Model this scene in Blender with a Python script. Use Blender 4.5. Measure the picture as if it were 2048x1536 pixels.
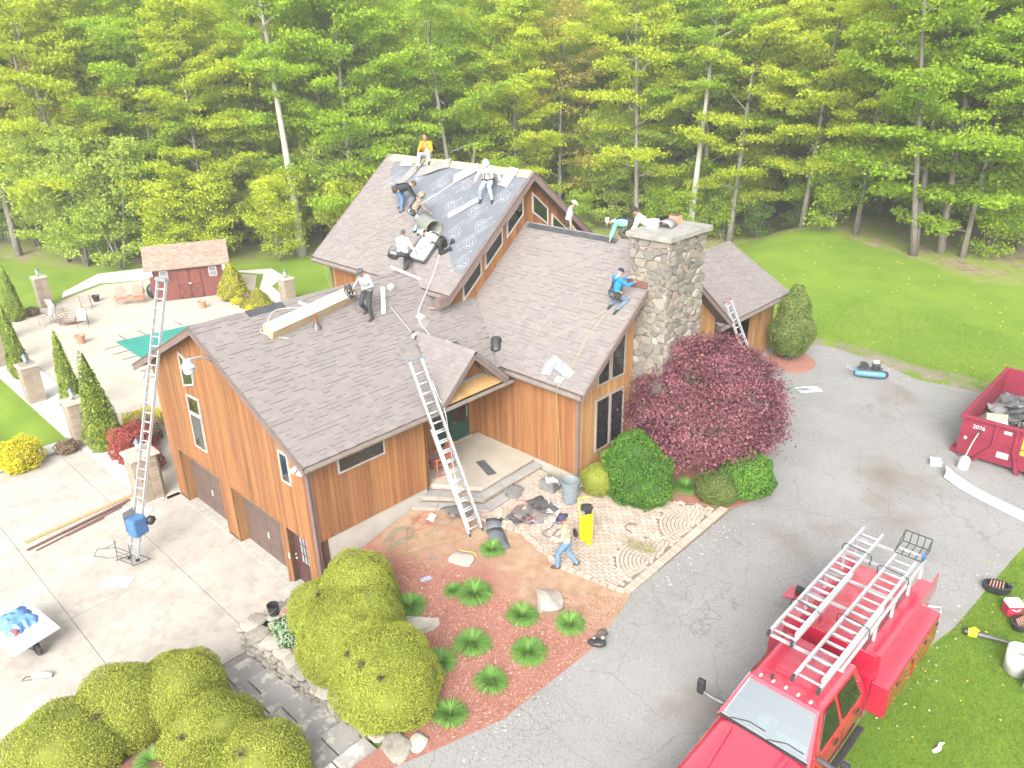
import bpy, bmesh, math, random
import numpy as np
from mathutils import Vector, Matrix, Quaternion
for o in list(bpy.data.objects): bpy.data.objects.remove(o)
SC = bpy.context.scene
COL = SC.collection
random.seed(7); RNG = np.random.default_rng(7)
rad = math.radians
# ------------------------------------------------------------------ camera
YAW, PIT, ROL = 2.34798963, 0.41729533, 0.02467779
CAM = Vector((16.784, -9.016, 15.151))
fw = Vector((math.cos(YAW)*math.cos(PIT), math.sin(YAW)*math.cos(PIT), -math.sin(PIT)))
r0 = Vector((math.sin(YAW), -math.cos(YAW), 0)); dn = fw.cross(r0)
rr = r0*math.cos(ROL)+dn*math.sin(ROL); dd = -r0*math.sin(ROL)+dn*math.cos(ROL)
cd = bpy.data.cameras.new('camera'); co = bpy.data.objects.new('camera', cd); COL.objects.link(co)
cd.sensor_width = 36; cd.lens = 36*1550/2048; cd.clip_end = 1500
co.matrix_world = Matrix(((rr.x, -dd.x, -fw.x, CAM.x), (rr.y, -dd.y, -fw.y, CAM.y), (rr.z, -dd.z, -fw.z, CAM.z), (0, 0, 0, 1)))
SC.camera = co
# ------------------------------------------------------------------ light
SUN_EL, SUN_AZ = rad(36), rad(-58)      # azimuth of the sun measured from +X
W = bpy.data.worlds.new('World'); SC.world = W; W.use_nodes = True
nt = W.node_tree; nt.nodes.clear()
wo = nt.nodes.new('ShaderNodeOutputWorld'); bg = nt.nodes.new('ShaderNodeBackground'); sk = nt.nodes.new('ShaderNodeTexSky')
sk.sky_type = 'NISHITA'; sk.sun_disc = False; sk.sun_elevation = SUN_EL; sk.sun_rotation = rad(90)-SUN_AZ; sk.dust_density = 4; sk.air_density = 1.0
hs = nt.nodes.new('ShaderNodeHueSaturation'); hs.inputs['Saturation'].default_value = .22
nt.links.new(sk.outputs[0], hs.inputs['Color']); nt.links.new(hs.outputs[0], bg.inputs[0]); nt.links.new(bg.outputs[0], wo.inputs[0])
bg.inputs[1].default_value = .15
sl = bpy.data.lights.new('sun', 'SUN'); sl.energy = .95; sl.angle = rad(40); sl.color = (1, .96, .9)
so = bpy.data.objects.new('sun', sl); COL.objects.link(so)
sd = Vector((math.cos(SUN_EL)*math.cos(SUN_AZ), math.cos(SUN_EL)*math.sin(SUN_AZ), math.sin(SUN_EL)))
so.rotation_euler = sd.to_track_quat('Z', 'Y').to_euler()
SC.view_settings.view_transform = 'Standard'; SC.view_settings.look = 'None'; SC.view_settings.gamma = 1
SC.view_settings.exposure = 2.08
SC.render.engine = 'CYCLES'
# ------------------------------------------------------------------ helpers
def tag(o, label=None, cat=None, group=None, kind=None):
    if label: o['label'] = label
    if cat: o['category'] = cat
    if group: o['group'] = group
    if kind: o['kind'] = kind
    return o
def empty(name, loc=(0, 0, 0), rz=0, label=None, cat=None, group=None, parent=None):
    o = bpy.data.objects.new(name, None); COL.objects.link(o); o.location = loc; o.rotation_euler = (0, 0, rz); o.empty_display_size = .2
    if parent: o.parent = parent
    return tag(o, label, cat, group)
def link(name, me, parent=None, mtx=None, mat=None):
    o = bpy.data.objects.new(name, me); COL.objects.link(o)
    if parent: o.parent = parent
    if mtx is not None: o.matrix_local = mtx
    if mat and not me.materials: me.materials.append(mat)
    return o
def clone(o, parent=None):
    c = o.copy(); COL.objects.link(c); c.parent = parent
    for ch in list(o.children): clone(ch, c)
    return c
class MB:
    def __init__(s): s.v = []; s.f = []; s.t = []; s.m = []
    def add(s, vs, fs, tint=.5, mi=0):
        b = len(s.v); s.v += [tuple(x) for x in vs]
        for f in fs: s.f.append([i+b for i in f]); s.t.append(tint); s.m.append(mi)
        return s
    def box(s, c, size, rot=None, tint=.5, mi=0, taper=1):
        hx, hy, hz = size[0]/2, size[1]/2, size[2]/2; c = Vector(c)
        vs = [Vector((x*hx*(taper if z > 0 else 1), y*hy*(taper if z > 0 else 1), z*hz)) for z in (-1, 1) for y in (-1, 1) for x in (-1, 1)]
        if rot is not None:
            R_ = rot if not isinstance(rot, (tuple, list)) else Matrix.Rotation(rot[2], 3, 'Z') @ Matrix.Rotation(rot[1], 3, 'Y') @ Matrix.Rotation(rot[0], 3, 'X')
            vs = [R_ @ v for v in vs]
        return s.add([v+c for v in vs], [(0, 2, 3, 1), (4, 5, 7, 6), (0, 1, 5, 4), (2, 6, 7, 3), (0, 4, 6, 2), (1, 3, 7, 5)], tint, mi)
    def bx(s, x0, x1, y0, y1, z0, z1, tint=.5, mi=0):
        return s.box(((x0+x1)/2, (y0+y1)/2, (z0+z1)/2), (abs(x1-x0), abs(y1-y0), abs(z1-z0)), None, tint, mi)
    def prism(s, poly, d, tint=.5, mi=0):
        """planar polygon (3D points) swept by vector d"""
        poly = [Vector(p) for p in poly]; d = Vector(d); n = len(poly)
        nrm = sum(((poly[i]-poly[0]).cross(poly[i+1]-poly[0]) for i in range(1, n-1)), Vector())
        if nrm.dot(d) < 0: poly = poly[::-1]
        return s.add(poly+[p+d for p in poly], [list(range(n))[::-1], list(range(n, 2*n))]+[(i, (i+1) % n, n+(i+1) % n, n+i) for i in range(n)], tint, mi)
    def lathe(s, prof, n=16, c=(0, 0, 0), axis=None, tint=.5, mi=0, caps=True):
        """prof: list of (r,z)"""
        c = Vector(c); Q = Vector((0, 0, 1)).rotation_difference(Vector(axis)) if axis is not None else None
        vs = []
        for r, z in prof:
            for k in range(n):
                a = 2*math.pi*k/n; p = Vector((r*math.cos(a), r*math.sin(a), z))
                vs.append((Q @ p if Q else p)+c)
        fs = [(i*n+k, i*n+(k+1) % n, (i+1)*n+(k+1) % n, (i+1)*n+k) for i in range(len(prof)-1) for k in range(n)]
        if caps: fs += [list(range(n))[::-1], list(range((len(prof)-1)*n, len(prof)*n))]
        return s.add(vs, fs, tint, mi)
    def cyl(s, p0, p1, r0, r1=None, n=10, tint=.5, mi=0):
        p0 = Vector(p0); p1 = Vector(p1); L = (p1-p0).length
        return s.lathe([(r0, 0), (r0 if r1 is None else r1, L)], n, p0, (p1-p0), tint, mi)
    def tube(s, pts, r, n=6, tint=.5, mi=0, closed=False):
        pts = [Vector(p) for p in pts]; N = len(pts); rs = r if isinstance(r, (list, tuple)) else [r]*N
        up = Vector((.13, .21, .97)); vs = []
        for i, p in enumerate(pts):
            a = pts[(i-1) % N] if closed else pts[max(0, i-1)]; b = pts[(i+1) % N] if closed else pts[min(N-1, i+1)]
            t = (b-a).normalized() if (b-a).length > 1e-6 else Vector((0, 0, 1))
            x = t.cross(up)
            if x.length < .05: x = t.cross(Vector((1, 0, 0)))
            x.normalize(); y = t.cross(x)
            for k in range(n):
                w = 2*math.pi*k/n; vs.append(p+(x*math.cos(w)+y*math.sin(w))*rs[i])
        M = N if closed else N-1
        fs = [(i*n+k, i*n+(k+1) % n, ((i+1) % N)*n+(k+1) % n, ((i+1) % N)*n+k) for i in range(M) for k in range(n)]
        if not closed: fs += [list(range(n))[::-1], list(range((N-1)*n, N*n))]
        return s.add(vs, fs, tint, mi)
    def ball(s, c, r, n=10, m=7, tint=.5, mi=0, rot=None):
        r = (r, r, r) if not isinstance(r, (tuple, list)) else r; c = Vector(c); vs = []; fs = []
        for i in range(m+1):
            th = math.pi*i/m
            for k in range(n):
                a = 2*math.pi*k/n; p = Vector((r[0]*math.sin(th)*math.cos(a), r[1]*math.sin(th)*math.sin(a), -r[2]*math.cos(th)))
                vs.append((rot @ p if rot else p)+c)
        for i in range(m):
            for k in range(n): fs.append((i*n+k, i*n+(k+1) % n, (i+1)*n+(k+1) % n, (i+1)*n+k))
        return s.add(vs, fs, tint, mi)
    def mesh(s, name, smooth=False, mats=()):
        me = bpy.data.meshes.new(name); me.from_pydata(s.v, [], s.f)
        at = me.attributes.new('tint', 'FLOAT', 'FACE'); at.data.foreach_set('value', s.t)
        me.polygons.foreach_set('material_index', s.m)
        if smooth: me.polygons.foreach_set('use_smooth', [True]*len(s.f))
        for m in mats: me.materials.append(m)
        me.update(); return me
    def build(s, name, mat, parent=None, smooth=False, bevel=0):
        ms = mat if isinstance(mat, (tuple, list)) else [mat]
        o = link(name, s.mesh(name, smooth, ms), parent)
        if smooth:
            try: o.data.set_sharp_from_angle(angle=rad(40))
            except Exception: pass
        if bevel:
            b = o.modifiers.new('bevel', 'BEVEL'); b.width = bevel; b.segments = 2; b.limit_method = 'ANGLE'; b.angle_limit = rad(40)
        return o
def np_mesh(name, V, k, tint=None, mat=None, smooth=False):
    """V: (N,k,3) array of N separate k-gons"""
    N = V.shape[0]; me = bpy.data.meshes.new(name)
    me.vertices.add(N*k); me.vertices.foreach_set('co', V.reshape(-1).astype(np.float32))
    me.loops.add(N*k); me.loops.foreach_set('vertex_index', np.arange(N*k, dtype=np.int32))
    me.polygons.add(N); me.polygons.foreach_set('loop_start', np.arange(0, N*k, k, dtype=np.int32))
    at = me.attributes.new('tint', 'FLOAT', 'FACE'); at.data.foreach_set('value', (np.full(N, .5) if tint is None else tint).astype(np.float32))
    me.update(calc_edges=True)
    if mat: me.materials.append(mat)
    return me
def leaves(P, Nrm, size, rng, tilt=.5, aspect=.55):
    """leaf quads at P (N,3), facing roughly Nrm"""
    N = len(P); n = Nrm+rng.normal(0, tilt, (N, 3)); n /= np.linalg.norm(n, axis=1)[:, None]+1e-9
    a = rng.normal(0, 1, (N, 3)); a -= (a*n).sum(1)[:, None]*n; a /= np.linalg.norm(a, axis=1)[:, None]+1e-9
    b = np.cross(n, a); s = (size*rng.uniform(.65, 1.3, N))[:, None]
    V = np.stack([P-a*s*.5, P+b*s*aspect*.5-n*s*.08, P+a*s*.5-n*s*.12, P-b*s*aspect*.5-n*s*.08], 1)
    return V
def sstep(a, b, x):
    t = max(0., min(1., (x-a)/(b-a))); return t*t*(3-2*t)
def clamp(v, a, b): return max(a, min(b, v))
# ------------------------------------------------------------------ materials
MATS = {}
def dim(t, c, k, sat=1.):
    h = t.nodes.new('ShaderNodeHueSaturation'); h.inputs['Saturation'].default_value = sat; h.inputs['Value'].default_value = k; t.links.new(c, h.inputs['Color']); return h.outputs[0]
def nodes(name):
    m = bpy.data.materials.new(name); m.use_nodes = True; t = m.node_tree
    return m, t, t.nodes['Principled BSDF']
def N(t, typ, **kw):
    n = t.nodes.new('ShaderNode'+typ)
    for k, v in kw.items():
        if k in n.inputs.keys() if hasattr(n.inputs, 'keys') else False: n.inputs[k].default_value = v
        else: setattr(n, k, v)
    return n
def mathn(t, op, a, b=None, cl=False):
    n = t.nodes.new('ShaderNodeMath'); n.operation = op; n.use_clamp = cl
    for i, x in enumerate((a, b)):
        if x is None: continue
        if isinstance(x, (int, float)): n.inputs[i].default_value = x
        else: t.links.new(x, n.inputs[i])
    return n.outputs[0]
def mixc(t, f, a, b):
    n = t.nodes.new('ShaderNodeMix'); n.data_type = 'RGBA'
    for i, x in ((0, f), (6, a), (7, b)):
        if isinstance(x, (int, float)): n.inputs[i].default_value = x
        elif isinstance(x, tuple): n.inputs[i].default_value = (*x[:3], 1)
        else: t.links.new(x, n.inputs[i])
    return n.outputs[2]
def noise(t, scale, detail=4, stretch=(1, 1, 1), rough=.6, coord='Object', off=0):
    tc = t.nodes.new('ShaderNodeTexCoord'); mp = t.nodes.new('ShaderNodeMapping'); mp.inputs['Scale'].default_value = stretch; mp.inputs['Location'].default_value = (off, off, off)
    n = t.nodes.new('ShaderNodeTexNoise'); n.inputs['Scale'].default_value = scale; n.inputs['Detail'].default_value = detail; n.inputs['Roughness'].default_value = rough
    t.links.new(tc.outputs[coord], mp.inputs[0]); t.links.new(mp.outputs[0], n.inputs['Vector']); return n.outputs[0]
def ramp(t, f, stops):
    n = t.nodes.new('ShaderNodeValToRGB'); e = n.color_ramp.elements
    while len(e) < len(stops): e.new(.5)
    for x, (p, c) in zip(e, stops): x.position = p; x.color = (*((c, c, c) if isinstance(c, (int, float)) else c), 1)
    t.links.new(f, n.inputs[0]); return n.outputs[0]
def bumpn(t, h, strength, dist, P):
    b = t.nodes.new('ShaderNodeBump'); b.inputs['Strength'].default_value = strength; b.inputs['Distance'].default_value = dist
    t.links.new(h, b.inputs['Height']); t.links.new(b.outputs[0], P.inputs['Normal'])
def rnd(t): return t.nodes.new('ShaderNodeObjectInfo').outputs['Random']
def attr(t, nm='tint'):
    a = t.nodes.new('ShaderNodeAttribute'); a.attribute_name = nm; return a.outputs['Fac']
def mat(name, c1, c2=None, rough=.7, metal=0, scale=5, detail=4, stretch=(1, 1, 1), bump=0, bscale=30, rand=0, tint=0, spec=.4, coat=0, lo=.35, hi=.65):
    if name in MATS: return MATS[name]
    m, t, P = nodes(name); c2 = c2 or tuple(x*.75 for x in c1); c1 = tuple(x*.8 for x in c1); c2 = tuple(x*.8 for x in c2)
    f = ramp(t, noise(t, scale, detail, stretch), [(lo, 0.), (hi, 1.)])
    c = mixc(t, f, c1, c2)
    if rand or tint:
        v = 1.
        if rand: v = mathn(t, 'ADD', mathn(t, 'MULTIPLY', rnd(t), 2*rand), 1-rand)
        if tint: v = mathn(t, 'MULTIPLY', v, mathn(t, 'ADD', mathn(t, 'MULTIPLY', attr(t), 2*tint), 1-tint))
        h = t.nodes.new('ShaderNodeHueSaturation'); t.links.new(c, h.inputs['Color']); t.links.new(v, h.inputs['Value']); c = h.outputs[0]
    t.links.new(c, P.inputs['Base Color']); P.inputs['Roughness'].default_value = rough; P.inputs['Metallic'].default_value = metal
    P.inputs['Specular IOR Level'].default_value = spec; P.inputs['Coat Weight'].default_value = coat; P.inputs['Coat Roughness'].default_value = .05
    if bump: bumpn(t, noise(t, bscale, 5), bump, .02, P)
    MATS[name] = m; return m
def leafmat(name, stops, trans=.4, objvar=.25, rough=.6):
    if name in MATS: return MATS[name]
    m, t, P = nodes(name)
    f = mathn(t, 'ADD', mathn(t, 'MULTIPLY', attr(t), 1-objvar), mathn(t, 'MULTIPLY', rnd(t), objvar), True)
    c = ramp(t, f, stops)
    P.inputs['Roughness'].default_value = rough; P.inputs['Specular IOR Level'].default_value = .25
    t.links.new(c, P.inputs['Base Color'])
    tr = t.nodes.new('ShaderNodeBsdfTranslucent'); t.links.new(c, tr.inputs['Color'])
    mx = t.nodes.new('ShaderNodeMixShader'); mx.inputs[0].default_value = trans
    out = t.nodes['Material Output']; t.links.new(P.outputs[0], mx.inputs[1]); t.links.new(tr.outputs[0], mx.inputs[2]); t.links.new(mx.outputs[0], out.inputs[0])
    MATS[name] = m; return m
# --- common ones
alu = mat('aluminium', (.5, .51, .52), (.4, .41, .43), .38, .3, 12, bump=.05)
white = mat('white_paint', (.66, .66, .65), (.6, .6, .59), .5)
paper = mat('paper_white', (.82, .82, .82), (.76, .77, .78), .7)
black = mat('black_plastic', (.02, .02, .022), (.035, .035, .035), .45)
rubber = mat('rubber', (.022, .022, .022), (.04, .04, .038), .8)
dgrey = mat('dark_grey_metal', (.09, .09, .095), (.14, .14, .14), .5, .4)
steel = mat('galvanised_steel', (.3, .31, .325), (.24, .25, .265), .5, .25)
bluep = mat('blue_paint', (.06, .17, .36), (.045, .13, .28), .4)
yellowp = mat('yellow_paint', (.85, .72, .0), (.8, .66, 0), .35, coat=.3)
redp = mat('red_plastic', (.45, .03, .05), (.36, .02, .04), .5)
terra = mat('terracotta', (.55, .25, .16), (.46, .2, .13), .85, bump=.1)
fascia = mat('fascia_paint', (.19, .13, .118), (.16, .11, .1), .6, scale=3)
# ================================================================== TERRAIN
def Hy(x, y): return 1.76-.05*clamp(x, -5, 16)+.04*clamp(y, -6, 15)
def Hbed(x, y):
    zt = min(.74+.1*clamp(x, 0, 6.3), Hy(x, y)); k = sstep(-2.4, -.2, y)
    return zt*(1-k)+(Hy(x, y)-.38*math.exp(-((x-.2)**2+(y-.8)**2)/3))*k
def Hg(x, y):
    if y > 4: z = sstep(-14, -5, x)*(Hy(x, y)+.03)-.03
    elif y > -2.2: z = sstep(.3, 1.0, x)*(Hbed(x, y)+.09)-.09
    else:
        a = sstep(.6, 7, x)*(Hy(x, y)+.0)-.12 if y > -3.7 else sstep(.2, 3.2, x)*min(1.25, Hy(x, y))-.1
        z = a-.25*(1-sstep(3, 8, x)) if y > -3.7 else a
        if x > 5.6 and y < -2.3: z = min(z, Hy(x, y)-.12)
        if x > 6.4 and y < -2.3: z = Hy(x, y)-(.12 if x < 13 else 0)
    if 8 < x < 13 and -16 < y < 23: z = min(z, Hy(x, y)-.1)
    if 6.9 < x < 8.1 and y < -1.4: z = min(z, Hy(x, y)-.1)
    d = math.hypot(x-CAM.x, y-CAM.y)
    return z+30*sstep(105, 260, d)
CLEAR = [(-64, -30), (-61, 5), (-49, 8), (-43.5, 12.5), (-39, 19.5), (-33.5, 27), (-28, 37), (-24, 43), (-17.8, 43.2), (-11, 46), (-2.7, 43.6), (2.9, 41), (6, 39.5), (9, 41), (30, 46), (80, 46), (80, -80), (-64, -80)]
def inpoly(x, y, P):
    c = False; j = len(P)-1
    for i in range(len(P)):
        xi, yi = P[i]; xj, yj = P[j]
        if (yi > y) != (yj > y) and x < (xj-xi)*(y-yi)/(yj-yi)+xi: c = not c
        j = i
    return c
def edge_dist(x, y, P=CLEAR[:-2]):
    b = 1e9
    for i in range(len(P)-1):
        ax, ay = P[i]; bx, by = P[i+1]; dx, dy = bx-ax, by-ay
        t = clamp(((x-ax)*dx+(y-ay)*dy)/(dx*dx+dy*dy), 0, 1); b = min(b, math.hypot(x-ax-t*dx, y-ay-t*dy))
    return b if not inpoly(x, y, CLEAR) else -b
xs = np.concatenate([np.arange(-420, -64, 14), np.arange(-64, 26, 1.0), np.arange(26, 80, 4), np.arange(80, 320, 20)])
ys = np.concatenate([np.arange(-120, -26, 12), np.arange(-26, -6, 1.0), np.arange(-6, 6, .5), np.arange(6, 60, 1.0), np.arange(60, 100, 4), np.arange(100, 440, 14)])
vs = [(x, y, Hg(x, y)) for y in ys for x in xs]; nx = len(xs)
fs = [(j*nx+i, j*nx+i+1, (j+1)*nx+i+1, (j+1)*nx+i) for j in range(len(ys)-1) for i in range(nx-1)]
gm = bpy.data.meshes.new('ground'); gm.from_pydata(vs, [], fs)
za = gm.attributes.new('zone', 'FLOAT', 'POINT'); za.data.foreach_set('value', [clamp(.5+edge_dist(v[0], v[1])/4, 0, 1) for v in vs])
gm.polygons.foreach_set('use_smooth', [True]*len(fs))
m, t, P = nodes('lawn')
f1 = noise(t, .35, 5); f2 = noise(t, 9, 6, rough=.7); f3 = noise(t, 60, 3, rough=.7)
c = mixc(t, ramp(t, f1, [(.35, 0.), (.65, 1.)]), (.11, .195, .014), (.18, .26, .026))
c = mixc(t, ramp(t, f2, [(.4, 0.), (.75, .75)]), c, (.09, .165, .014))
c = mixc(t, ramp(t, f3, [(.45, 0.), (.7, .55)]), c, (.25, .33, .05))
dirt = mixc(t, ramp(t, noise(t, 2.2, 5), [(.4, 0.), (.62, 1.)]), (.3, .235, .15), (.18, .145, .085))
dirt = mixc(t, ramp(t, noise(t, .7, 4, off=3), [(.4, 0.), (.55, .85)]), dirt, (.19, .26, .035))
zf = ramp(t, mathn(t, 'ADD', attr(t, 'zone'), mathn(t, 'MULTIPLY', mathn(t, 'SUBTRACT', noise(t, .6, 5, off=9), .5), .7)), [(.42, 0.), (.6, 1.)])
# worn, stony strip where the lawn meets the drive
tcg = t.nodes.new('ShaderNodeTexCoord'); sx = t.nodes.new('ShaderNodeSeparateXYZ'); t.links.new(tcg.outputs['Object'], sx.inputs[0])
yy = mathn(t, 'ABSOLUTE', mathn(t, 'SUBTRACT', sx.outputs[1], 24.6)); near = mathn(t, 'SUBTRACT', 1.15, mathn(t, 'MULTIPLY', yy, .55), True)
xin = mathn(t, 'GREATER_THAN', sx.outputs[0], 2.5)
worn = ramp(t, mathn(t, 'MULTIPLY', mathn(t, 'MULTIPLY', near, xin), noise(t, 1.3, 5, off=5)), [(.36, 0.), (.5, 1.)])
c = mixc(t, worn, c, mixc(t, f3, (.3, .26, .2), (.17, .14, .1)))
t.links.new(dim(t, mixc(t, zf, c, dirt), .88), P.inputs['Base Color']); P.inputs['Roughness'].default_value = .9; P.inputs['Specular IOR Level'].default_value = .15
bumpn(t, noise(t, 45, 6, rough=.8), .8, .06, P)
gm.materials.append(m); tag(link('ground', gm), kind='structure')

def patch(name, poly, H, off, mat_, step=1.0, skirt=.12):
    bm = bmesh.new(); vs = [bm.verts.new((x, y, 0)) for x, y in poly]
    es = [bm.edges.new((vs[i], vs[(i+1) % len(vs)])) for i in range(len(vs))]
    bmesh.ops.triangle_fill(bm, edges=es, use_beauty=True)
    X = [p[0] for p in poly]; Y = [p[1] for p in poly]
    for ax, lo, hi in ((0, min(X), max(X)), (1, min(Y), max(Y))):
        k = math.ceil(lo/step)*step
        while k < hi:
            n = (1, 0, 0) if ax == 0 else (0, 1, 0); p = (k, 0, 0) if ax == 0 else (0, k, 0)
            bmesh.ops.bisect_plane(bm, geom=bm.verts[:]+bm.edges[:]+bm.faces[:], plane_co=p, plane_no=n, dist=1e-5); k += step
    for f in bm.faces:
        f.normal_update()
        if f.normal.z < 0: f.normal_flip()
    for v in bm.verts: v.co.z = H(v.co.x, v.co.y)+off
    be = [e for e in bm.edges if len(e.link_faces) == 1]
    r = bmesh.ops.extrude_edge_only(bm, edges=be)
    for g in r['geom']:
        if isinstance(g, bmesh.types.BMVert): g.co.z -= skirt
    bmesh.ops.recalc_face_normals(bm, faces=bm.faces[:])
    me = bpy.data.meshes.new(name); bm.to_mesh(me); bm.free(); me.materials.append(mat_)
    return tag(link(name, me), kind='structure')
# asphalt
m, t, P = nodes('asphalt')
v = t.nodes.new('ShaderNodeTexVoronoi'); v.feature = 'DISTANCE_TO_EDGE'; v.inputs['Scale'].default_value = 7.5
tc = t.nodes.new('ShaderNodeTexCoord'); wv = t.nodes.new('ShaderNodeTexNoise'); wv.inputs['Scale'].default_value = 2.5; wv.inputs['Detail'].default_value = 5
vm = t.nodes.new('ShaderNodeVectorMath'); vm.operation = 'MULTIPLY_ADD'; vm.inputs[1].default_value = (.35, .35, .35)
t.links.new(tc.outputs['Object'], wv.inputs['Vector']); t.links.new(wv.outputs['Color'], vm.inputs[0]); t.links.new(tc.outputs['Object'], vm.inputs[2]); t.links.new(vm.outputs[0], v.inputs['Vector'])
crk = ramp(t, v.outputs['Distance'], [(0., 1.), (.05, 0.)])
v2 = t.nodes.new('ShaderNodeTexVoronoi'); v2.feature = 'DISTANCE_TO_EDGE'; v2.inputs['Scale'].default_value = .45; t.links.new(vm.outputs[0], v2.inputs['Vector'])
crk2 = ramp(t, v2.outputs['Distance'], [(0., .55), (.006, 0.)])
crk = mathn(t, 'MULTIPLY', crk, ramp(t, noise(t, .35, 3, off=2), [(.45, .05), (.65, .6)]))
c = mixc(t, ramp(t, noise(t, .5, 6), [(.35, 0.), (.68, 1.)]), (.275, .268, .256), (.22, .215, .205))
c = mixc(t, ramp(t, noise(t, 45, 4, rough=.8), [(.42, 0.), (.62, .6)]), c, (.38, .37, .35))
c = mixc(t, ramp(t, noise(t, 30, 4, off=4, rough=.8), [(.5, 0.), (.68, .7)]), c, (.1, .097, .09))
c = mixc(t, ramp(t, noise(t, .28, 5, off=7), [(.55, 0.), (.72, .75)]), c, (.17, .135, .1))
c = mixc(t, ramp(t, noise(t, .9, 6, off=21, rough=.7), [(.66, 0.), (.74, .5)]), c, (.1, .095, .085))
c = mixc(t, mathn(t, 'MAXIMUM', crk, mathn(t, 'MULTIPLY', crk2, .8)), c, (.06, .057, .052))
t.links.new(dim(t, c, .72), P.inputs['Base Color']); P.inputs['Roughness'].default_value = .85; P.inputs['Specular IOR Level'].default_value = .3
bumpn(t, noise(t, 60, 5, rough=.8), .5, .02, P); asphalt = m
patch('driveway', [(7.33, 4.76), (7.73, 2.88), (7.55, -.27), (7.07, -1.76), (6.62, -2.9), (6.3, -4), (6.1, -6), (6, -16), (13.6, -16), (13.5, -3), (13.3, 2), (13.3, 4.76), (13.45, 7.33), (13.95, 9.5), (14.1, 11.4), (14.4, 14.6), (16, 15.6), (26, 16.5), (26, 24.5), (9.82, 23.9), (8.2, 23.5), (6.2, 24.2), (3.8, 24.3), (3.1, 22.6), (2.4, 22.2), (-3, 22.2), (-3, 16.8), (3, 16.8), (4.2, 14.5), (6.3, 13.4), (7.6, 12.4), (7.8, 11.2), (7.41, 10.06)], Hy, .03, asphalt)
# concrete apron and patio
m, t, P = nodes('concrete')
c = mixc(t, ramp(t, noise(t, .6, 6), [(.35, 0.), (.65, 1.)]), (.5, .465, .41), (.42, .385, .335))
c = mixc(t, ramp(t, noise(t, 2.2, 6, off=3, rough=.75), [(.47, 0.), (.72, .8)]), c, (.3, .265, .21))
c = mixc(t, ramp(t, noise(t, 90, 3), [(.5, 0.), (.7, .3)]), c, (.36, .34, .3))
h = t.nodes.new('ShaderNodeHueSaturation'); t.links.new(c, h.inputs['Color']); t.links.new(mathn(t, 'ADD', mathn(t, 'MULTIPLY', rnd(t), .06), .97), h.inputs['Value'])
t.links.new(dim(t, h.outputs[0], .68), P.inputs['Base Color']); P.inputs['Roughness'].default_value = .85; bumpn(t, noise(t, 50, 5), .2, .01, P); concrete = m
flat0 = lambda x, y: 0.
apron = patch('concrete_apron', [(-16.4, -1.2), (-16.4, -30), (9, -30), (3, -9.6), (-1.2, -8.6), (-1.0, -5.6), (-.2, -3.7), (.35, -3.6), (.35, .3), (-9.5, .45), (-9.5, -1.0)], flat0, -.03, mat('joint_sand', (.3, .27, .22)))
jx = [-16.4, -13.2, -9.7, -5.2, .35]; jy = [.0, -2.05, -5.3, -8.6, -12, -16, -22, -30]
for i in range(len(jx)-1):
    for j in range(len(jy)-1):
        x0, x1, y0, y1 = jx[i]+.008, jx[i+1]-.008, jy[j+1]+.008, jy[j]-.008
        if i < 2 and j == 0: y1 = -1.15
        if x1 > 0:
            if j in (2, 3): x1 = -1.05
            if j == 1: x1 = -.15
        MB().bx(x0, x1, y0, y1, -.1, .0).build('concrete_slab', concrete, apron)
patio = patch('patio', [(-9.5, -.5), (-9.5, 9), (-24, 15.2), (-26.9, 14.5), (-27.6, 14.1), (-30, 14.4), (-31.4, 15.2), (-34.7, 17.2), (-36.2, 16.4), (-39.6, 11.8), (-41.1, 8.7), (-39.4, 5.6), (-38.3, 3.7), (-38, 1.6), (-36, 1.3), (-32, .6), (-28, .55), (-16.5, .6), (-12, -.4)], flat0, 0, mat('patio_stone', (.46, .41, .345), (.4, .35, .29), .85, scale=.8, detail=6, bump=.2, bscale=9), 2.0)
gravelm = mat('white_gravel', (.58, .56, .53), (.36, .345, .32), .9, scale=26, detail=5, bump=1., bscale=22, lo=.45, hi=.7)
patch('gravel_strip', [(-9.7, -1.15), (-16.6, -1.25), (-16.75, -4.2), (-17.6, -4.25), (-17.5, -1.3), (-36, -1.2), (-38.5, 1.4), (-36, 1.25), (-32, .5), (-28, .5), (-16.5, .55), (-12, -.45), (-9.7, -.55)], flat0, .02, gravelm, 2.0)
patch('gravel_strip', [(-26.8, 14.6), (-30, 14.6), (-31.3, 15.5), (-34.6, 17.7), (-37, 16.6), (-35.4, 18.8), (-32.8, 18.3), (-31.2, 16.4), (-28.6, 15.7), (-26.2, 17), (-25.2, 16.4)], flat0, .03, gravelm, 2.0)
patch('gravel_strip', [(-39.8, 12), (-41.6, 8.9), (-39.9, 5.7), (-41.2, 6.2), (-44.3, 9.6), (-43, 13), (-40, 14)], flat0, .03, gravelm, 2.0)
# mulch beds
m, t, P = nodes('mulch')
tc = t.nodes.new('ShaderNodeTexCoord'); sx = t.nodes.new('ShaderNodeSeparateXYZ'); t.links.new(tc.outputs['Object'], sx.inputs[0])
chip = noise(t, 26, 6, rough=.8); chip2 = noise(t, 70, 3, off=3, rough=.8)
red = mixc(t, ramp(t, chip, [(.38, 0.), (.66, 1.)]), (.2, .068, .05), (.36, .165, .118))
red = mixc(t, ramp(t, chip2, [(.55, 0.), (.68, .8)]), red, (.6, .38, .27))
soil = mixc(t, ramp(t, noise(t, 3, 6), [(.35, 0.), (.68, 1.)]), (.265, .155, .09), (.37, .255, .165))
soil = mixc(t, ramp(t, chip2, [(.55, 0.), (.7, .5)]), soil, (.44, .33, .235))
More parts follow.
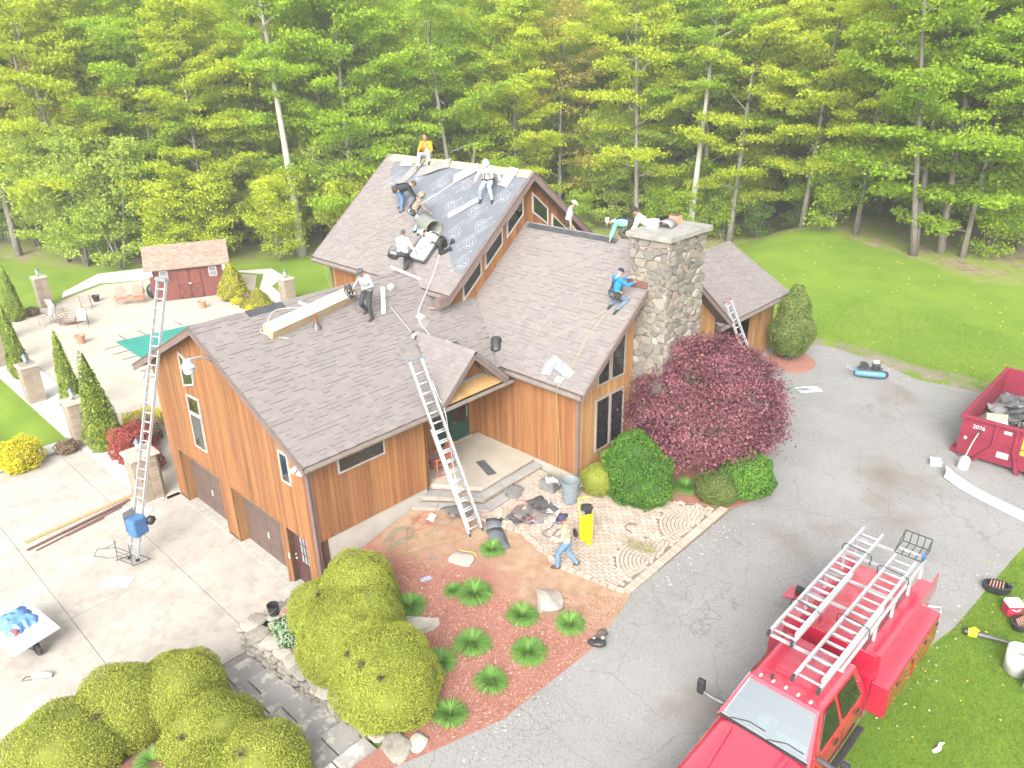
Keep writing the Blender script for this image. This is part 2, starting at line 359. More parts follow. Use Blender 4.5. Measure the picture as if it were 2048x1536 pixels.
# bare soil near the house, mulch nearer the drive: the bed itself is laid that way
g = mathn(t, 'SUBTRACT', mathn(t, 'MULTIPLY', sx.outputs[1], .30), mathn(t, 'MULTIPLY', sx.outputs[0], .02))
g = mathn(t, 'ADD', g, mathn(t, 'MULTIPLY', mathn(t, 'SUBTRACT', noise(t, .55, 5, off=6), .5), 1.6))
g = mathn(t, 'MULTIPLY', g, mathn(t, 'LESS_THAN', sx.outputs[1], 6))
t.links.new(mixc(t, ramp(t, g, [(.5, 0.), (.9, 1.)]), red, dim(t, soil, 1.0)), P.inputs['Base Color']); P.inputs['Roughness'].default_value = .95
bumpn(t, noise(t, 24, 6, rough=.85), 1., .05, P); mulch = m
patch('mulch_bed', [(.16, .2), (.5, -.3), (.42, -2.25), (6.2, -2.3), (6.1, -4.2), (6.36, -4.0), (6.68, -2.9), (7.1, -1.76), (7.6, -.27), (7.78, 2.88), (7.38, 4.86), (5.26, 4.42), (3.45, 4.8), (2.2, 4.4), (1.95, 4.75), (.16, 3.9)], Hbed, .045, mulch, .5)
patch('mulch_bed', [(3.22, 7.72), (3.63, 7.75), (6.43, 9.5), (7.36, 10.08), (7.8, 11.2), (7.6, 12.4), (6.3, 13.4), (4.2, 14.5), (3.22, 14.6)], Hy, .055, mulch, .5)
patch('mulch_bed', [(.95, -3.9), (6.6, -3.9), (6.6, -11), (1.5, -9), (-.6, -8.2), (-.6, -5.6), (.2, -4.3)], lambda x, y: sstep(.2, 3.2, x)*min(1.25, Hy(x, y))*.98, .06, mulch, .5)
cx, cy = 3.75, 21.35
patch('mulch_bed', [(cx+.95*math.cos(a*.3927)*1.05, cy+.95*math.sin(a*.3927)*1.25) for a in range(16)], Hy, .1, mulch, .5)
# gravel road seen through the wood
patch('road', [(-30, 66), (-12, 69), (6, 67.5), (30, 63), (30, 70), (6, 74), (-12, 76), (-32, 72)], lambda x, y: Hg(x, y), .12, mat('road_gravel', (.34, .33, .32), (.25, .24, .23), .9, scale=2), 2.0, .4)
patch('road', [(-70, 9), (-84, 18), (-106, 26), (-140, 33), (-142, 42), (-106, 34), (-84, 27), (-67, 16)], lambda x, y: Hg(x, y), .2, MATS['road_gravel'], 4.0, .4)
# ------------------------------------------------------------------ paved walk
pav = mat('paver', (.43, .35, .285), (.37, .295, .235), .85, scale=3, rand=.13, tint=.13, bump=.3)
pavb = mat('paver_buff', (.42, .36, .29), (.37, .31, .25), .85, scale=3, rand=.08, tint=.1, bump=.3)
PW = [(1.6, 7.62), (1.6, 4.45), (2.25, 4.35), (3.45, 4.75), (5.26, 4.36), (7.30, 4.80), (7.38, 10.02), (6.43, 9.45), (3.63, 7.72)]
walk = patch('paved_walk', PW, Hy, .025, mat('joint_grit', (.19, .15, .115), (.16, .125, .095), .95), .5)
FANS = [(7.07, 6.33, 1.0), (7.04, 8.5, 1.0)]
cand = []     # (x, y, rot, lx, ly, kind)
rw_ = 0
y = 4.2
while y < 10.1:
    x = 1.5+(rw_ % 2)*.115
    while x < 7.1:
        if rw_ % 2 == 0 or True:
            ok = inpoly(x, y, PW) and all(math.hypot(x-fx, y-fy) > r+.06 for fx, fy, r in FANS) and x < 7.02
            if ok: cand.append((x, y, 0 if (rw_//1 + int(x/.46)) % 2 else 0, .222, .112, 0))
        x += .23
    y += .12; rw_ += 1
for fx, fy, R in FANS:
    k = 0; r = R
    while r > .06:
        w = .115; n = max(4, int(2*math.pi*r/.135))
        for i in range(n):
            a = 2*math.pi*(i+.5*(k % 2))/n; x, y = fx+r*math.cos(a), fy+r*math.sin(a)
            if inpoly(x, y, PW) and x < 7.02: cand.append((x, y, a, w-.012, 2*math.pi*r/n-.014, 1))
        r -= w; k += 1
y = 4.9
while y < 9.95: cand.append((7.2, y, 0, .26, .105, 0)); y += .118
bl = [(2.3, 4.42), (3.45, 4.8), (5.26, 4.42), (7.2, 4.83)]
for a, b in zip(bl[:-1], bl[1:]):
    L = math.hypot(b[0]-a[0], b[1]-a[1]); n = int(L/.235); an = math.atan2(b[1]-a[1], b[0]-a[0])
    for i in range(n): cand.append((a[0]+(b[0]-a[0])*(i+.5)/n, a[1]+(b[1]-a[1])*(i+.5)/n, an+random.uniform(-.12, .12), .22, .15, 2))
cand.sort(key=lambda q: math.hypot(q[0]-CAM.x, q[1]-CAM.y))
pm = {}
stuff = MB()
for i, (x, y, a, lx, ly, k) in enumerate(cand):
    z = Hy(x, y)+.035+random.uniform(-.004, .004)+(.03 if k == 2 else 0)
    R_ = Matrix.Rotation(.05, 3, 'Y') @ Matrix.Rotation(a, 3, 'Z')
    if i < 300:
        key = (round(lx, 2), round(ly, 2), k)
        if key not in pm:
            b = MB().box((0, 0, 0), (lx-.014, ly-.014, .07), taper=.97); pm[key] = b.mesh('paver', mats=[pavb if k == 1 else pav])
        o = link('paver', pm[key], walk); o.location = (x, y, z); o.rotation_euler = (random.uniform(-.01, .01), .05, a)
    else: stuff.box((x, y, z), (lx-.014, ly-.014, .07), R_, random.random(), 1 if k == 1 else 0, .97)
o = stuff.build('pavers', [pav, pavb], walk); o['kind'] = 'stuff'
# ------------------------------------------------------------------ stone stair beside the dry wall
slabm = mat('bluestone', (.3, .285, .268), (.52, .49, .42), .85, scale=2.6, detail=9, rand=.16, bump=.4, bscale=14, lo=.52, hi=.6)
stair = tag(empty('stone_steps', (0, 0, 0)), 'mossy grey flagstone steps climbing between the clipped hedges and the dry stone wall', 'steps')
sx0 = .25
for i in range(7):
    z = .12+i*.17; x0 = sx0+i*.88; x1 = x0+.93
    for (ya, yb) in (((-3.72, -3.1), (-3.08, -2.48)) if i % 2 else ((-3.72, -3.35), (-3.33, -2.48))):
        b = MB(); pts = [(x0+random.uniform(-.02, .02), ya), (x1+random.uniform(-.02, .03), ya+random.uniform(0, .03)), (x1+random.uniform(-.02, .03), yb), (x0+random.uniform(-.03, .02), yb-random.uniform(0, .03))]
        b.prism([(p, q, z-.09) for p, q in pts], (0, 0, .09)); b.build('flagstone', slabm, stair, bevel=.012)
    MB().bx(x0+.02, x1+.9, -3.7, -2.5, -.3, z-.095).build('riser', mat('riser_stone', (.33, .3, .27), (.22, .2, .18), .9, bump=.5), stair)
# dry stone wall
drystone = mat('fieldstone', (.37, .335, .28), (.25, .23, .195), .9, scale=3.5, detail=6, rand=.25, tint=.2, bump=.6, bscale=18)
dsw = tag(empty('dry_stone_wall', (0, 0, 0)), 'low grey dry stone wall along the mulch bed, beside the flagstone steps', 'wall')
def rock(seed, size, n=10, m=6, rough=.16):
    r = random.Random(seed); b = MB(); b.ball((0, 0, 0), (1, 1, 1), n, m)
    ph = [(r.uniform(-1, 1), r.uniform(-1, 1), r.uniform(-1, 1), r.uniform(1.2, 3), r.uniform(0, 6)) for _ in range(5)]
    V = []
    for v in b.v:
        q = Vector(v); s = 1+sum(rough*.5*math.sin(p[3]*(q.x*p[0]+q.y*p[1]+q.z*p[2])*2+p[4]) for p in ph)
        q = Vector([math.copysign(abs(c)**.6, c) for c in q])*s
        V.append((q.x*size[0]*.5, q.y*size[1]*.5, q.z*size[2]*.5))
    b.v = V; return b
rk = [rock(i, (1, 1, 1), 10, 6).mesh('stone', True, [drystone]) for i in range(8)]
def put_rock(parent, x, y, z, sx, sy, sz, rz=0, i=None, name='stone'):
    o = link(name, rk[random.randrange(8) if i is None else i], parent); o.location = (x, y, z); o.scale = (sx, sy, sz); o.rotation_euler = (random.uniform(-.06, .06), random.uniform(-.06, .06), rz); return o
for lev in range(9):
    z = .05+lev*.115; x = -.45+random.uniform(0, .1)
    while x < 6.5:
        L = random.uniform(.26, .5); top = .74+.095*max(0, x)
        step_z = .12+max(0, (x-sx0)//.88)*.17 if x > sx0 else 0
        if z+.06 < top and z+.06 > step_z-.08: put_rock(dsw, x+L/2, -2.33+random.uniform(-.03, .03), z, L*1.02, .36, .135)
        x += L
for lev in range(6):
    y = -2.2
    while y < -.75:
        L = random.uniform(.25, .45); put_rock(dsw, -.33+random.uniform(-.03, .03), y+L/2, .05+lev*.115, .38, L, .13); y += L
x = -.4
while x < 6.4:
    L = random.uniform(.4, .7); put_rock(dsw, x+L/2, -2.28+random.uniform(-.04, .04), .80+.095*max(0, x+L/2), L, .5, .11); x += L*.96
for q in range(7):
    put_rock(dsw, random.uniform(-.25, 1.3), random.uniform(-2.0, -.9), .76+.02*q, .5, .42, .1, random.uniform(0, 3))
put_rock(dsw, 6.55, -2.35, 1.32, .6, .5, .3); put_rock(dsw, 6.7, -1.95, 1.36, .5, .4, .22)
# ================================================================== HOUSE
m, t, P = nodes('cedar_siding')
g1 = noise(t, 1.0, 6, (9, 9, .5), .7); g2 = noise(t, .5, 4, off=4)
c = mixc(t, ramp(t, g1, [(.3, 0.), (.7, 1.)]), (.38, .15, .04), (.235, .085, .022))
c = mixc(t, ramp(t, g2, [(.42, 0.), (.7, .6)]), c, (.27, .125, .05))
c = mixc(t, ramp(t, noise(t, .8, 5, (5, 5, .35), off=8), [(.56, 0.), (.72, .65)]), c, (.085, .045, .02))
h = t.nodes.new('ShaderNodeHueSaturation'); t.links.new(c, h.inputs['Color']); t.links.new(mathn(t, 'ADD', mathn(t, 'MULTIPLY', rnd(t), .28), .62), h.inputs['Value'])
t.links.new(mathn(t, 'ADD', mathn(t, 'MULTIPLY', mathn(t, 'SUBTRACT', rnd(t), .5), .012), .5), h.inputs['Hue'])
t.links.new(dim(t, h.outputs[0], .93, .93), P.inputs['Base Color']); P.inputs['Roughness'].default_value = .6; P.inputs['Specular IOR Level'].default_value = .3
bumpn(t, noise(t, 4, 5, (10, 10, .4)), .25, .01, P); cedar = m
cedar_pale = mat('weathered_cedar', (.36, .2, .083), (.27, .135, .05), .65, scale=2, stretch=(7, 7, .4), rand=.18, detail=6)
wallback = mat('wall_backing', (.09, .045, .02), (.06, .03, .015), .9)
frame_m = mat('window_frame', (.29, .25, .22), (.25, .22, .19), .5)
m, t, P = nodes('window_glass'); P.inputs['Base Color'].default_value = (.012, .014, .015, 1); P.inputs['Roughness'].default_value = .03; P.inputs['Specular IOR Level'].default_value = .55; P.inputs['Coat Weight'].default_value = .6; P.inputs['Coat Roughness'].default_value = .01
glass = m
house = tag(empty('house', (0, 0, 0)), 'large cedar sided house with brown shingle roofs being reroofed', 'house')
def boards(wall, O, U, Nn, segs, th=.022, mt=cedar, w=.15):
    """segs: (u0,u1,bottom(u),top(u)); O origin at z=0, U along the wall, Nn outward"""
    O = Vector(O); U = Vector(U); Nn = Vector(Nn); Z = Vector((0, 0, 1))
    for u0, u1, bt, tp in segs:
        n = max(1, round((u1-u0)/w)); ww = (u1-u0)/n
        for i in range(n):
            a, b = u0+i*ww+.005, u0+(i+1)*ww-.005
            if tp((a+b)/2)-bt((a+b)/2) < .05: continue
            poly = [(a, bt(a)), (b, bt(b)), (b, tp(b)), (a, tp(a))]
            mid = (a+b)/2
            if tp(mid) > max(tp(a), tp(b))+.001: poly = [(a, bt(a)), (b, bt(b)), (b, tp(b)), (mid, tp(mid)), (a, tp(a))]
            MB().prism([O+U*p+Z*q for p, q in poly], Nn*th).build('siding_board', mt, wall)
K = lambda z: (lambda u: z)
def inset(poly, d):
    c = sum((Vector(p) for p in poly), Vector())/len(poly); n = len(poly); out = []
    nr = (Vector(poly[1])-Vector(poly[0])).cross(Vector(poly[2])-Vector(poly[1])).normalized()
    for i in range(n):
        p0, p1, p2 = Vector(poly[i-1]), Vector(poly[i]), Vector(poly[(i+1) % n])
        e1 = (p1-p0).normalized(); e2 = (p2-p1).normalized(); n1 = nr.cross(e1); n2 = nr.cross(e2)
        bis = (n1+n2); bis = bis/(bis.length_squared)*2; out.append(p1+bis*d*1.0)
    return out
def window(poly, Nn, splits=(), fw=.06, fr=frame_m, depth=.055, gl=glass):
    """polygon (3D, on the wall face); splits: list of sub-polygons for panes"""
    Nn = Vector(Nn); poly = [Vector(p) for p in poly]; b = MB(); subs = splits or [poly]
    for sp in subs:
        sp = [Vector(p) for p in sp]; inn = inset(sp, fw); n = len(sp)
        for i in range(n):
            j = (i+1) % n; b.prism([sp[i], sp[j], inn[j], inn[i]], Nn*depth)
    w = b.build('window', fr, house)
    for sp in subs:
        inn = inset([Vector(p) for p in sp], fw*.8); MB().prism([p+Nn*.024 for p in inn], Nn*.008).build('pane', gl, w)
    return w
ZB = 2.37
# ---- garage wing -------------------------------------------------
GS = .48                                    # pitch
gz = lambda x: 7.8-abs(x+4.72)*GS if x > -4.72 else 7.8-abs(x+4.72)*(2.6/5.33)
# garage front (faces -Y)
wl = MB()
for x0, x1, z0, z1 in ((-9.5, -8.75, 0, 2.15), (-5.65, -4.95, 0, 2.15), (-1.85, -1.6, 0, 2.15), (-.5, .13, 0, 2.15)): wl.bx(x0+.002, x1-.002, .0, .32, z0, z1)
wl.prism([(-9.5, 0, 2.15), (.13, 0, 2.15), (.13, 0, gz(.13)-.2), (-4.72, 0, 7.6), (-9.5, 0, gz(-9.5)-.2)], (0, .32, 0))
wf = wl.build('wall', wallback, house)
seg = []
top = lambda u: gz(u)-.18
D = [(-9.5, -8.75, .12), (-8.75, -5.65, 2.16), (-5.65, -4.95, .12), (-4.95, -1.85, 2.16), (-1.85, -1.6, .12), (-1.6, -.5, 2.16), (-.5, .15, .12)]
boards(wf, (0, 0, 0), (1, 0, 0), (0, -1, 0), [(a, b, K(z), top) for a, b, z in D])
jm = mat('jamb_wood', (.3, .15, .06), (.2, .1, .04), .7, scale=3, stretch=(4, 4, .5))
trim = MB()
for x in (-8.75, -5.65, -4.95, -1.85): trim.bx(x-.04, x+.04, -.045, -.024, 0.05, 2.2)
for a, b in ((-8.75, -5.65), (-4.95, -1.85)): trim.bx(a-.04, b+.04, -.05, -.024, 2.2, 2.26)
trim.build('door_trim', jm, house)
jb = MB()
for x in (-8.745, -4.945): jb.bx(x, x+.02, .0, .3, 0, 2.15)
for x in (-5.655, -1.855): jb.bx(x-.02, x, .0, .3, 0, 2.15)
for a, b in ((-8.75, -5.65), (-4.95, -1.85)): jb.bx(a, b, .0, .3, 2.13, 2.15)
jb.build('door_jamb', jm, house)
gd = mat('garage_door_paint', (.13, .085, .07), (.105, .07, .058), .55, scale=1.5)
for a, b in ((-8.75, -5.65), (-4.95, -1.85)):
    d_ = MB().bx(a+.02, b-.02, .30, .34, .02, 2.13).build('garage_door', gd, house)
    for r in range(4):
        MB().bx(a+.03, b-.03, .272, .299, .03+r*.525, .03+r*.525+.512).build('section', gd, d_, bevel=.008)
        for q in range(4):
            w_ = (b-a-.1)/4; xx = a+.05+q*w_
            MB().bx(xx+.06, xx+w_-.06, .262, .2715, .1+r*.525, .03+r*.525+.44).build('panel', gd, d_, bevel=.006)
    mx = (a+b)/2; hb = MB().bx(mx-.02, mx+.02, .24, .261, .75, .98).tube([(mx-.07, .245, .8), (mx, .225, .87), (mx+.06, .245, .93)], .012); hb.build('handle', white, d_)
    MB().bx(a, b, -.12, .3, .0, .035).build('threshold', mat('threshold_concrete', (.44, .41, .36)), house)
ed = MB().bx(-1.58, -.52, .16, .21, .18, 2.12).build('door', mat('entry_door_paint', (.085, .033, .036), (.07, .028, .03), .45), house)
for q in range(3):
    for r in range(3): MB().bx(-1.2+q*.16, -1.2+q*.16+.14, .145, .158, 1.02+r*.325, 1.02+r*.325+.3).build('pane', mat('pane_glass_pale', (.35, .37, .36), (.15, .16, .16), .1, scale=1), ed)
b = MB()
for q in range(4): b.bx(-1.225+q*.16, -1.205+q*.16, .13, .159, .98, 2.02)
for r in range(4): b.bx(-1.225, -.725, .132, .1585, .98+r*.34, 1.0+r*.34)
b.build('muntin', MATS['entry_door_paint'], ed)
MB().bx(-1.45, -1.02, .15, .158, .32, .82).bx(-.95, -.62, .15, .158, .32, .82).build('panel', MATS['entry_door_paint'], ed, bevel=.01)
MB().ball((-1.45, .1, 1.05), .035).ball((-1.45, .1, 1.2), .028).cyl((-1.45, .15, 1.05), (-1.45, .1, 1.05), .015).build('knob', alu, ed, True)
MB().bx(-1.7, -.4, -.35, .2, 0, .15).build('door_step', MATS['threshold_concrete'], house)
MB().bx(-1.66, -1.62, -.05, -.023, 1.0, 1.2).build('keypad', white, house)
# gable windows
window([(-6.95, -.024, 5.15), (-6.1, -.024, 5.42), (-5.98, -.024, 6.05), (-6.85, -.024, 6.4)], (0, -1, 0), fr=mat('pale_frame', (.45, .41, .36)))
window([(-7.0, -.024, 2.96), (-6.15, -.024, 2.96), (-6.02, -.024, 4.96), (-6.9, -.024, 4.9)], (0, -1, 0), [[(-7.0, -.024, 2.96), (-6.15, -.024, 2.96), (-6.05, -.024, 4.3), (-6.93, -.024, 4.25)], [(-6.93, -.024, 4.25), (-6.05, -.024, 4.3), (-6.02, -.024, 4.96), (-6.9, -.024, 4.9)]], fr=MATS['pale_frame'])
window([(-1.25, -.024, 3.9), (-.74, -.024, 3.9), (-.74, -.024, 4.9), (-1.25, -.024, 4.9)], (0, -1, 0), fr=MATS['pale_frame'])
# side wall (faces +X)
ws = MB().bx(.0, .128, .01, 4.0, ZB, 5.0).build('wall', wallback, house)
boards(ws, (.128, 0, 0), (0, 1, 0), (1, 0, 0), [(0, 4.02, K(ZB), K(5.0))])
fnd = mat('foundation_render', (.42, .39, .34), (.35, .32, .27), .9, scale=1.2, bump=.2)
MB().bx(-.2, .11, .012, 4.0, .3, ZB-.005).build('foundation', fnd, house); MB().bx(-1.5, 3.16, 7.73, 7.9, 1.4, ZB-.005).build('foundation', fnd, house); MB().bx(2.9, 3.16, 7.901, 15.4, 1.4, ZB-.005).build('foundation', fnd, house)
b = MB(); b.bx(.152, .2, -.04, .05, 1.5, 4.95).bx(.05, .149, -.062, -.025, .1, 4.95); b.build('corner_board', fascia, house)
MB().tube([(.33, -.06, 5.05), (.24, -.08, 4.8), (.21, -.08, 4.6), (.21, -.08, .9)], .045, 8).build('downspout', fascia, house, True)
window([(.152, .9, 4.24), (.152, 2.52, 4.24), (.152, 2.52, 4.8), (.152, .9, 4.8)], (1, 0, 0), fr=MATS['pale_frame'], fw=.05)
# ---- porch recess ------------------------------------------------
wr = MB().bx(-1.5, .127, 3.98, 4.1, ZB, 5.1).build('wall', wallback, house)
boards(wr, (0, 4.102, 0), (1, 0, 0), (0, 1, 0), [(-1.5, .13, K(ZB), K(5.1))])
wd = MB().bx(-1.62, -1.5, 4.1, 7.7, ZB, 5.6).build('wall', wallback, house)
boards(wd, (-1.5, 0, 0), (0, 1, 0), (1, 0, 0), [(4.12, 5.75, K(ZB), K(5.4)), (7.35, 7.7, K(ZB), K(5.4))])
grn = mat('green_door_paint', (.012, .07, .05), (.01, .055, .04), .4)
dd_ = MB().bx(-1.499, -1.44, 5.78, 7.32, ZB+.05, 4.55).build('front_door', grn, house)
for y0, y1 in ((5.85, 6.35), (6.45, 7.25)):
    MB().bx(-1.439, -1.425, y0+.07, y1-.07, ZB+.7, 4.35).build('pane', glass, dd_)
MB().bx(-1.439, -1.415, 6.38, 6.42, ZB+.05, 4.5).build('mullion', grn, dd_)
MB().tube([(-1.40, 7.16, 3.2), (-1.37, 7.16, 3.25), (-1.37, 7.16, 3.55), (-1.40, 7.16, 3.6)], .014).build('handle', alu, dd_)
MB().bx(-1.48, -1.36, 5.75, 7.35, ZB+.012, ZB+.045).build('door_sill', mat('sill_wood', (.5, .42, .28)), house)
MB().bx(-1.48, .6, 4.15, 7.6, 5.02, 5.08).build('porch_ceiling', mat('soffit_wood', (.2, .1, .05)), house)
# porch slab and steps
pslab = mat('porch_concrete', (.45, .405, .335), (.37, .33, .265), .85, scale=1.1, detail=6, bump=.15)
stp = mat('slate_tread', (.34, .33, .305), (.26, .25, .235), .8, scale=1.6, detail=6, rand=.08, bump=.2)
porch = MB().prism([(-1.44, 4.12, ZB-.12), (-.1, 4.12, ZB-.12), (1.41, 5.16, ZB-.12), (1.30, 7.69, ZB-.12), (-1.44, 7.69, ZB-.12)], (0, 0, .12)).build('porch_floor', pslab, house, bevel=.012)
def lstep(z, pts, inner, th=.05):
    """tread as three slabs following the corner"""
    for (a, b), (c_, d__) in zip(zip(pts[:-1], pts[1:]), zip(inner[:-1], inner[1:])):
        n = 3
        for i in range(n):
            l = lambda p, q, s: (p[0]+(q[0]-p[0])*s, p[1]+(q[1]-p[1])*s)
            q = [l(a, b, i/n+.003), l(a, b, (i+1)/n-.003), l(c_, d__, (i+1)/n-.003), l(c_, d__, i/n+.003)]
            MB().prism([(x, y, z-th) for x, y in q], (0, 0, th)).build('tread', stp, porch, bevel=.008)
lstep(2.19, [(.02, 3.62), (1.71, 4.95), (1.68, 7.68)], [(-.1, 4.1), (1.36, 5.1), (1.27, 7.68)])
lstep(2.01, [(.17, 3.28), (2.11, 4.78), (2.04, 7.68)], [(.05, 3.6), (1.69, 4.93), (1.66, 7.68)])
brk = mat('riser_brick', (.4, .3, .22), (.32, .24, .18), .9, rand=.2)
for z0, z1, pts in ((1.8, 1.955, [(.17, 3.30), (2.08, 4.80), (2.01, 7.66)]), (2.01, 2.135, [(-.02, 3.66), (1.66, 4.98), (1.62, 7.66)]), (2.19, 2.245, [(-.12, 4.1), (1.37, 5.15), (1.26, 7.66)])):
    for a, b in zip(pts[:-1], pts[1:]):
        L = math.hypot(b[0]-a[0], b[1]-a[1]); n = int(L/.22); an = math.atan2(b[1]-a[1], b[0]-a[0])
        for i in range(n):
            s = (i+.5)/n; nx_, ny_ = -math.sin(an), math.cos(an)
            MB().box((a[0]+(b[0]-a[0])*s+nx_*.06, a[1]+(b[1]-a[1])*s+ny_*.06, (z0+z1)/2), (L/n-.008, .1, z1-z0), (0, 0, an)).build('riser_brick', brk, porch)
fill = MB().prism([(-.1, 3.75, 1.6), (.1, 3.45, 1.6), (1.95, 4.9, 1.6), (1.88, 7.66, 1.6), (-1.4, 7.66, 1.6), (-1.4, 4.15, 1.6)], (0, 0, .35)); fill.prism([(-.1, 4.0, 1.95), (1.52, 5.06, 1.95), (1.46, 7.66, 1.95), (-1.4, 7.66, 1.95), (-1.4, 4.15, 1.95)], (0, 0, .18)); fill.build('step_core', mat('mortar', (.3, .265, .215)), porch)
# ---- right wing --------------------------------------------------
RS = .816
wz = lambda y: 9.0-abs(y-11.7)*RS
w1 = MB().bx(-1.5, 3.17, 7.7, 7.82, ZB, 5.45).build('wall', wallback, house)
boards(w1, (0, 7.7, 0), (1, 0, 0), (0, -1, 0), [(-1.48, 3.1, K(ZB), K(5.5))])
w2 = MB().prism([(3.17, 7.72, ZB), (3.17, 15.6, ZB), (3.17, 15.6, wz(15.6)-.2), (3.17, 11.7, 8.8), (3.17, 7.72, wz(7.72)-.2)], (-.12, 0, 0)).build('wall', wallback, house)
tp2 = lambda u: wz(u)-.19
boards(w2, (3.17, 0, 0), (0, 1, 0), (1, 0, 0), [(7.76, 10.47, K(ZB), tp2), (12.66, 15.6, K(ZB), tp2)], mt=cedar_pale, th=.02)
MB().bx(3.1, 3.21, 7.655, 7.755, ZB, 5.5).build('corner_board', fascia, house)
X = 3.192
window([(X, 8.5, 2.9), (X, 9.98, 2.9), (X, 9.98, 4.76), (X, 8.5, 4.76)], (1, 0, 0), [[(X, 8.5, 2.9), (X, 9.24, 2.9), (X, 9.24, 4.76), (X, 8.5, 4.76)], [(X, 9.24, 2.9), (X, 9.98, 2.9), (X, 9.98, 4.76), (X, 9.24, 4.76)]])
window([(X, 8.55, 5.2), (X, 9.98, 5.2), (X, 9.98, 6.75), (X, 8.55, 5.9)], (1, 0, 0), [[(X, 8.55, 5.2), (X, 9.2, 5.2), (X, 9.2, 6.25), (X, 8.55, 5.72)], [(X, 9.24, 5.2), (X, 9.98, 5.2), (X, 9.98, 6.86), (X, 9.24, 6.28)]])
# ---- upper storey ------------------------------------------------
US = .825
uz = lambda y: 10.9-abs(y-11.7)*US
w3 = MB().prism([(-2.72, 7.9, 6.0), (-2.72, 15.5, 6.0), (-2.72, 15.5, uz(15.5)-.2), (-2.72, 11.7, 10.7), (-2.72, 7.9, uz(7.9)-.2)], (-.12, 0, 0)).build('wall', wallback, house)
boards(w3, (-2.72, 0, 0), (0, 1, 0), (1, 0, 0), [(7.9, 15.4, K(6.1), lambda u: uz(u)-.19)])
w4 = MB().bx(-9.9, -2.73, 7.92, 8.04, 4.0, 7.5).build('wall', wallback, house)
boards(w4, (0, 7.92, 0), (1, 0, 0), (0, -1, 0), [(-9.9, -5.0, K(4.6), K(7.55)), (-3.3, -2.7, K(6.2), K(7.55))])
MB().bx(-9.9, -9.78, 8.04, 15.5, 0, 7.4).bx(-9.9, -2.85, 15.4, 15.5, 0, 7.4).bx(-9.5, -9.38, .33, 7.9, 0, 5.2).bx(-2.8, 3.0, 15.5, 15.6, 1.5, 5.6).build('wall', cedar, house)
X = -2.698
wt = mat('white_frame', (.48, .44, .39), (.43, .39, .34), .5)
def slope_win(y0, y1, zb0, h):
    k = US; window([(X, y0, zb0), (X, y1, zb0+(y1-y0)*k), (X, y1, zb0+(y1-y0)*k+h), (X, y0, zb0+h)], (1, 0, 0), fw=.055, fr=wt)
slope_win(8.42, 9.36, 6.80, .60); slope_win(9.54, 10.46, 7.70, .62); slope_win(10.68, 11.56, 8.62, .62)
window([(X, 12.05, 9.34), (X, 12.92, 8.72), (X, 12.92, 9.36), (X, 12.05, 10.08)], (1, 0, 0), fw=.055, fr=wt)
window([(X, 13.14, 8.4), (X, 14.0, 7.7), (X, 14.0, 8.42), (X, 13.14, 9.14)], (1, 0, 0), fw=.055, fr=wt)
MB().bx(-2.5, -2.28, 7.0, 7.4, 7.0, 7.3).build('cornice_return', fascia, house)
MB().tube([(-2.95, 7.55, 7.2), (-2.9, 7.8, 6.95), (-2.85, 7.84, 6.7)], .05, 8).tube([(-9.95, 7.5, 7.25), (-9.98, 7.85, 7.1), (-9.98, 7.86, .2)], .05, 8).build('downspout', fascia, house, True)
# ---- breezeway / carport wing -----------------------------------
CS = 1.75/3.1
cz = lambda x: 6.75-abs(x+.1)*CS
w5 = MB().prism([(-3.2, 16.9, 2.2), (2.1, 16.9, 2.2), (2.1, 16.9, cz(2.1)-.2), (-.1, 16.9, 6.55), (-3.2, 16.9, 4.8)], (0, .12, 0)).build('wall', wallback, house)
boards(w5, (0, 16.9, 0), (1, 0, 0), (0, -1, 0), [(-.6, 2.1, K(2.2), lambda u: cz(u)-.19)], mt=cedar_pale)
MB().bx(-3.2, -3.08, 17.05, 22, 2.0, 4.9).bx(-3.2, 2.4, 21.88, 22, 2.0, 5.0).bx(-1.6, -1.5, 17.05, 21.85, 2.2, 5.2).build('wall', wallback, house)
w6 = MB().bx(2.3, 2.42, 20.9, 21.87, 2.0, 5.0).build('wall', wallback, house)
boards(w6, (2.42, 0, 0), (0, 1, 0), (1, 0, 0), [(20.88, 21.98, K(2.1), K(4.95))], mt=cedar_pale)
boards(w6, (0, 20.9, 0), (1, 0, 0), (0, -1, 0), [(1.9, 2.42, K(2.1), K(4.95))], mt=cedar_pale)
MB().bx(2.25, 2.4, 17.1, 20.9, 4.55, 4.95).bx(2.25, 2.4, 17.02, 17.12, 2.1, 4.55).build('header_beam', jm, house)
# ---- roofs -------------------------------------------------------
m, t, P = nodes('shingle')
v = mathn(t, 'FRACT', mathn(t, 'ADD', attr(t), rnd(t)))
c = ramp(t, v, [(0., (.185, .158, .15)), (.25, (.215, .186, .175)), (.5, (.2, .171, .16)), (.75, (.235, .205, .188)), (1., (.195, .17, .163))])
c = mixc(t, ramp(t, noise(t, .45, 5, coord='Object'), [(.4, 0.), (.7, .35)]), c, (.24, .208, .185))
c = mixc(t, ramp(t, noise(t, 160, 2), [(.4, 0.), (.7, .4)]), c, (.2, .18, .17))
t.links.new(dim(t, c, .76, .85), P.inputs['Base Color']); P.inputs['Roughness'].default_value = .92; P.inputs['Specular IOR Level'].default_value = .2
bumpn(t, noise(t, 220, 2), .3, .004, P); shing = m
deck = mat('roof_felt', (.17, .145, .137), (.15, .13, .122), .9)
TABS = []
butt = mat('shingle_butt', (.062, .052, .05), None, .95)  # dark asphalt edge; its colour also carries the shadow line under thick tabs
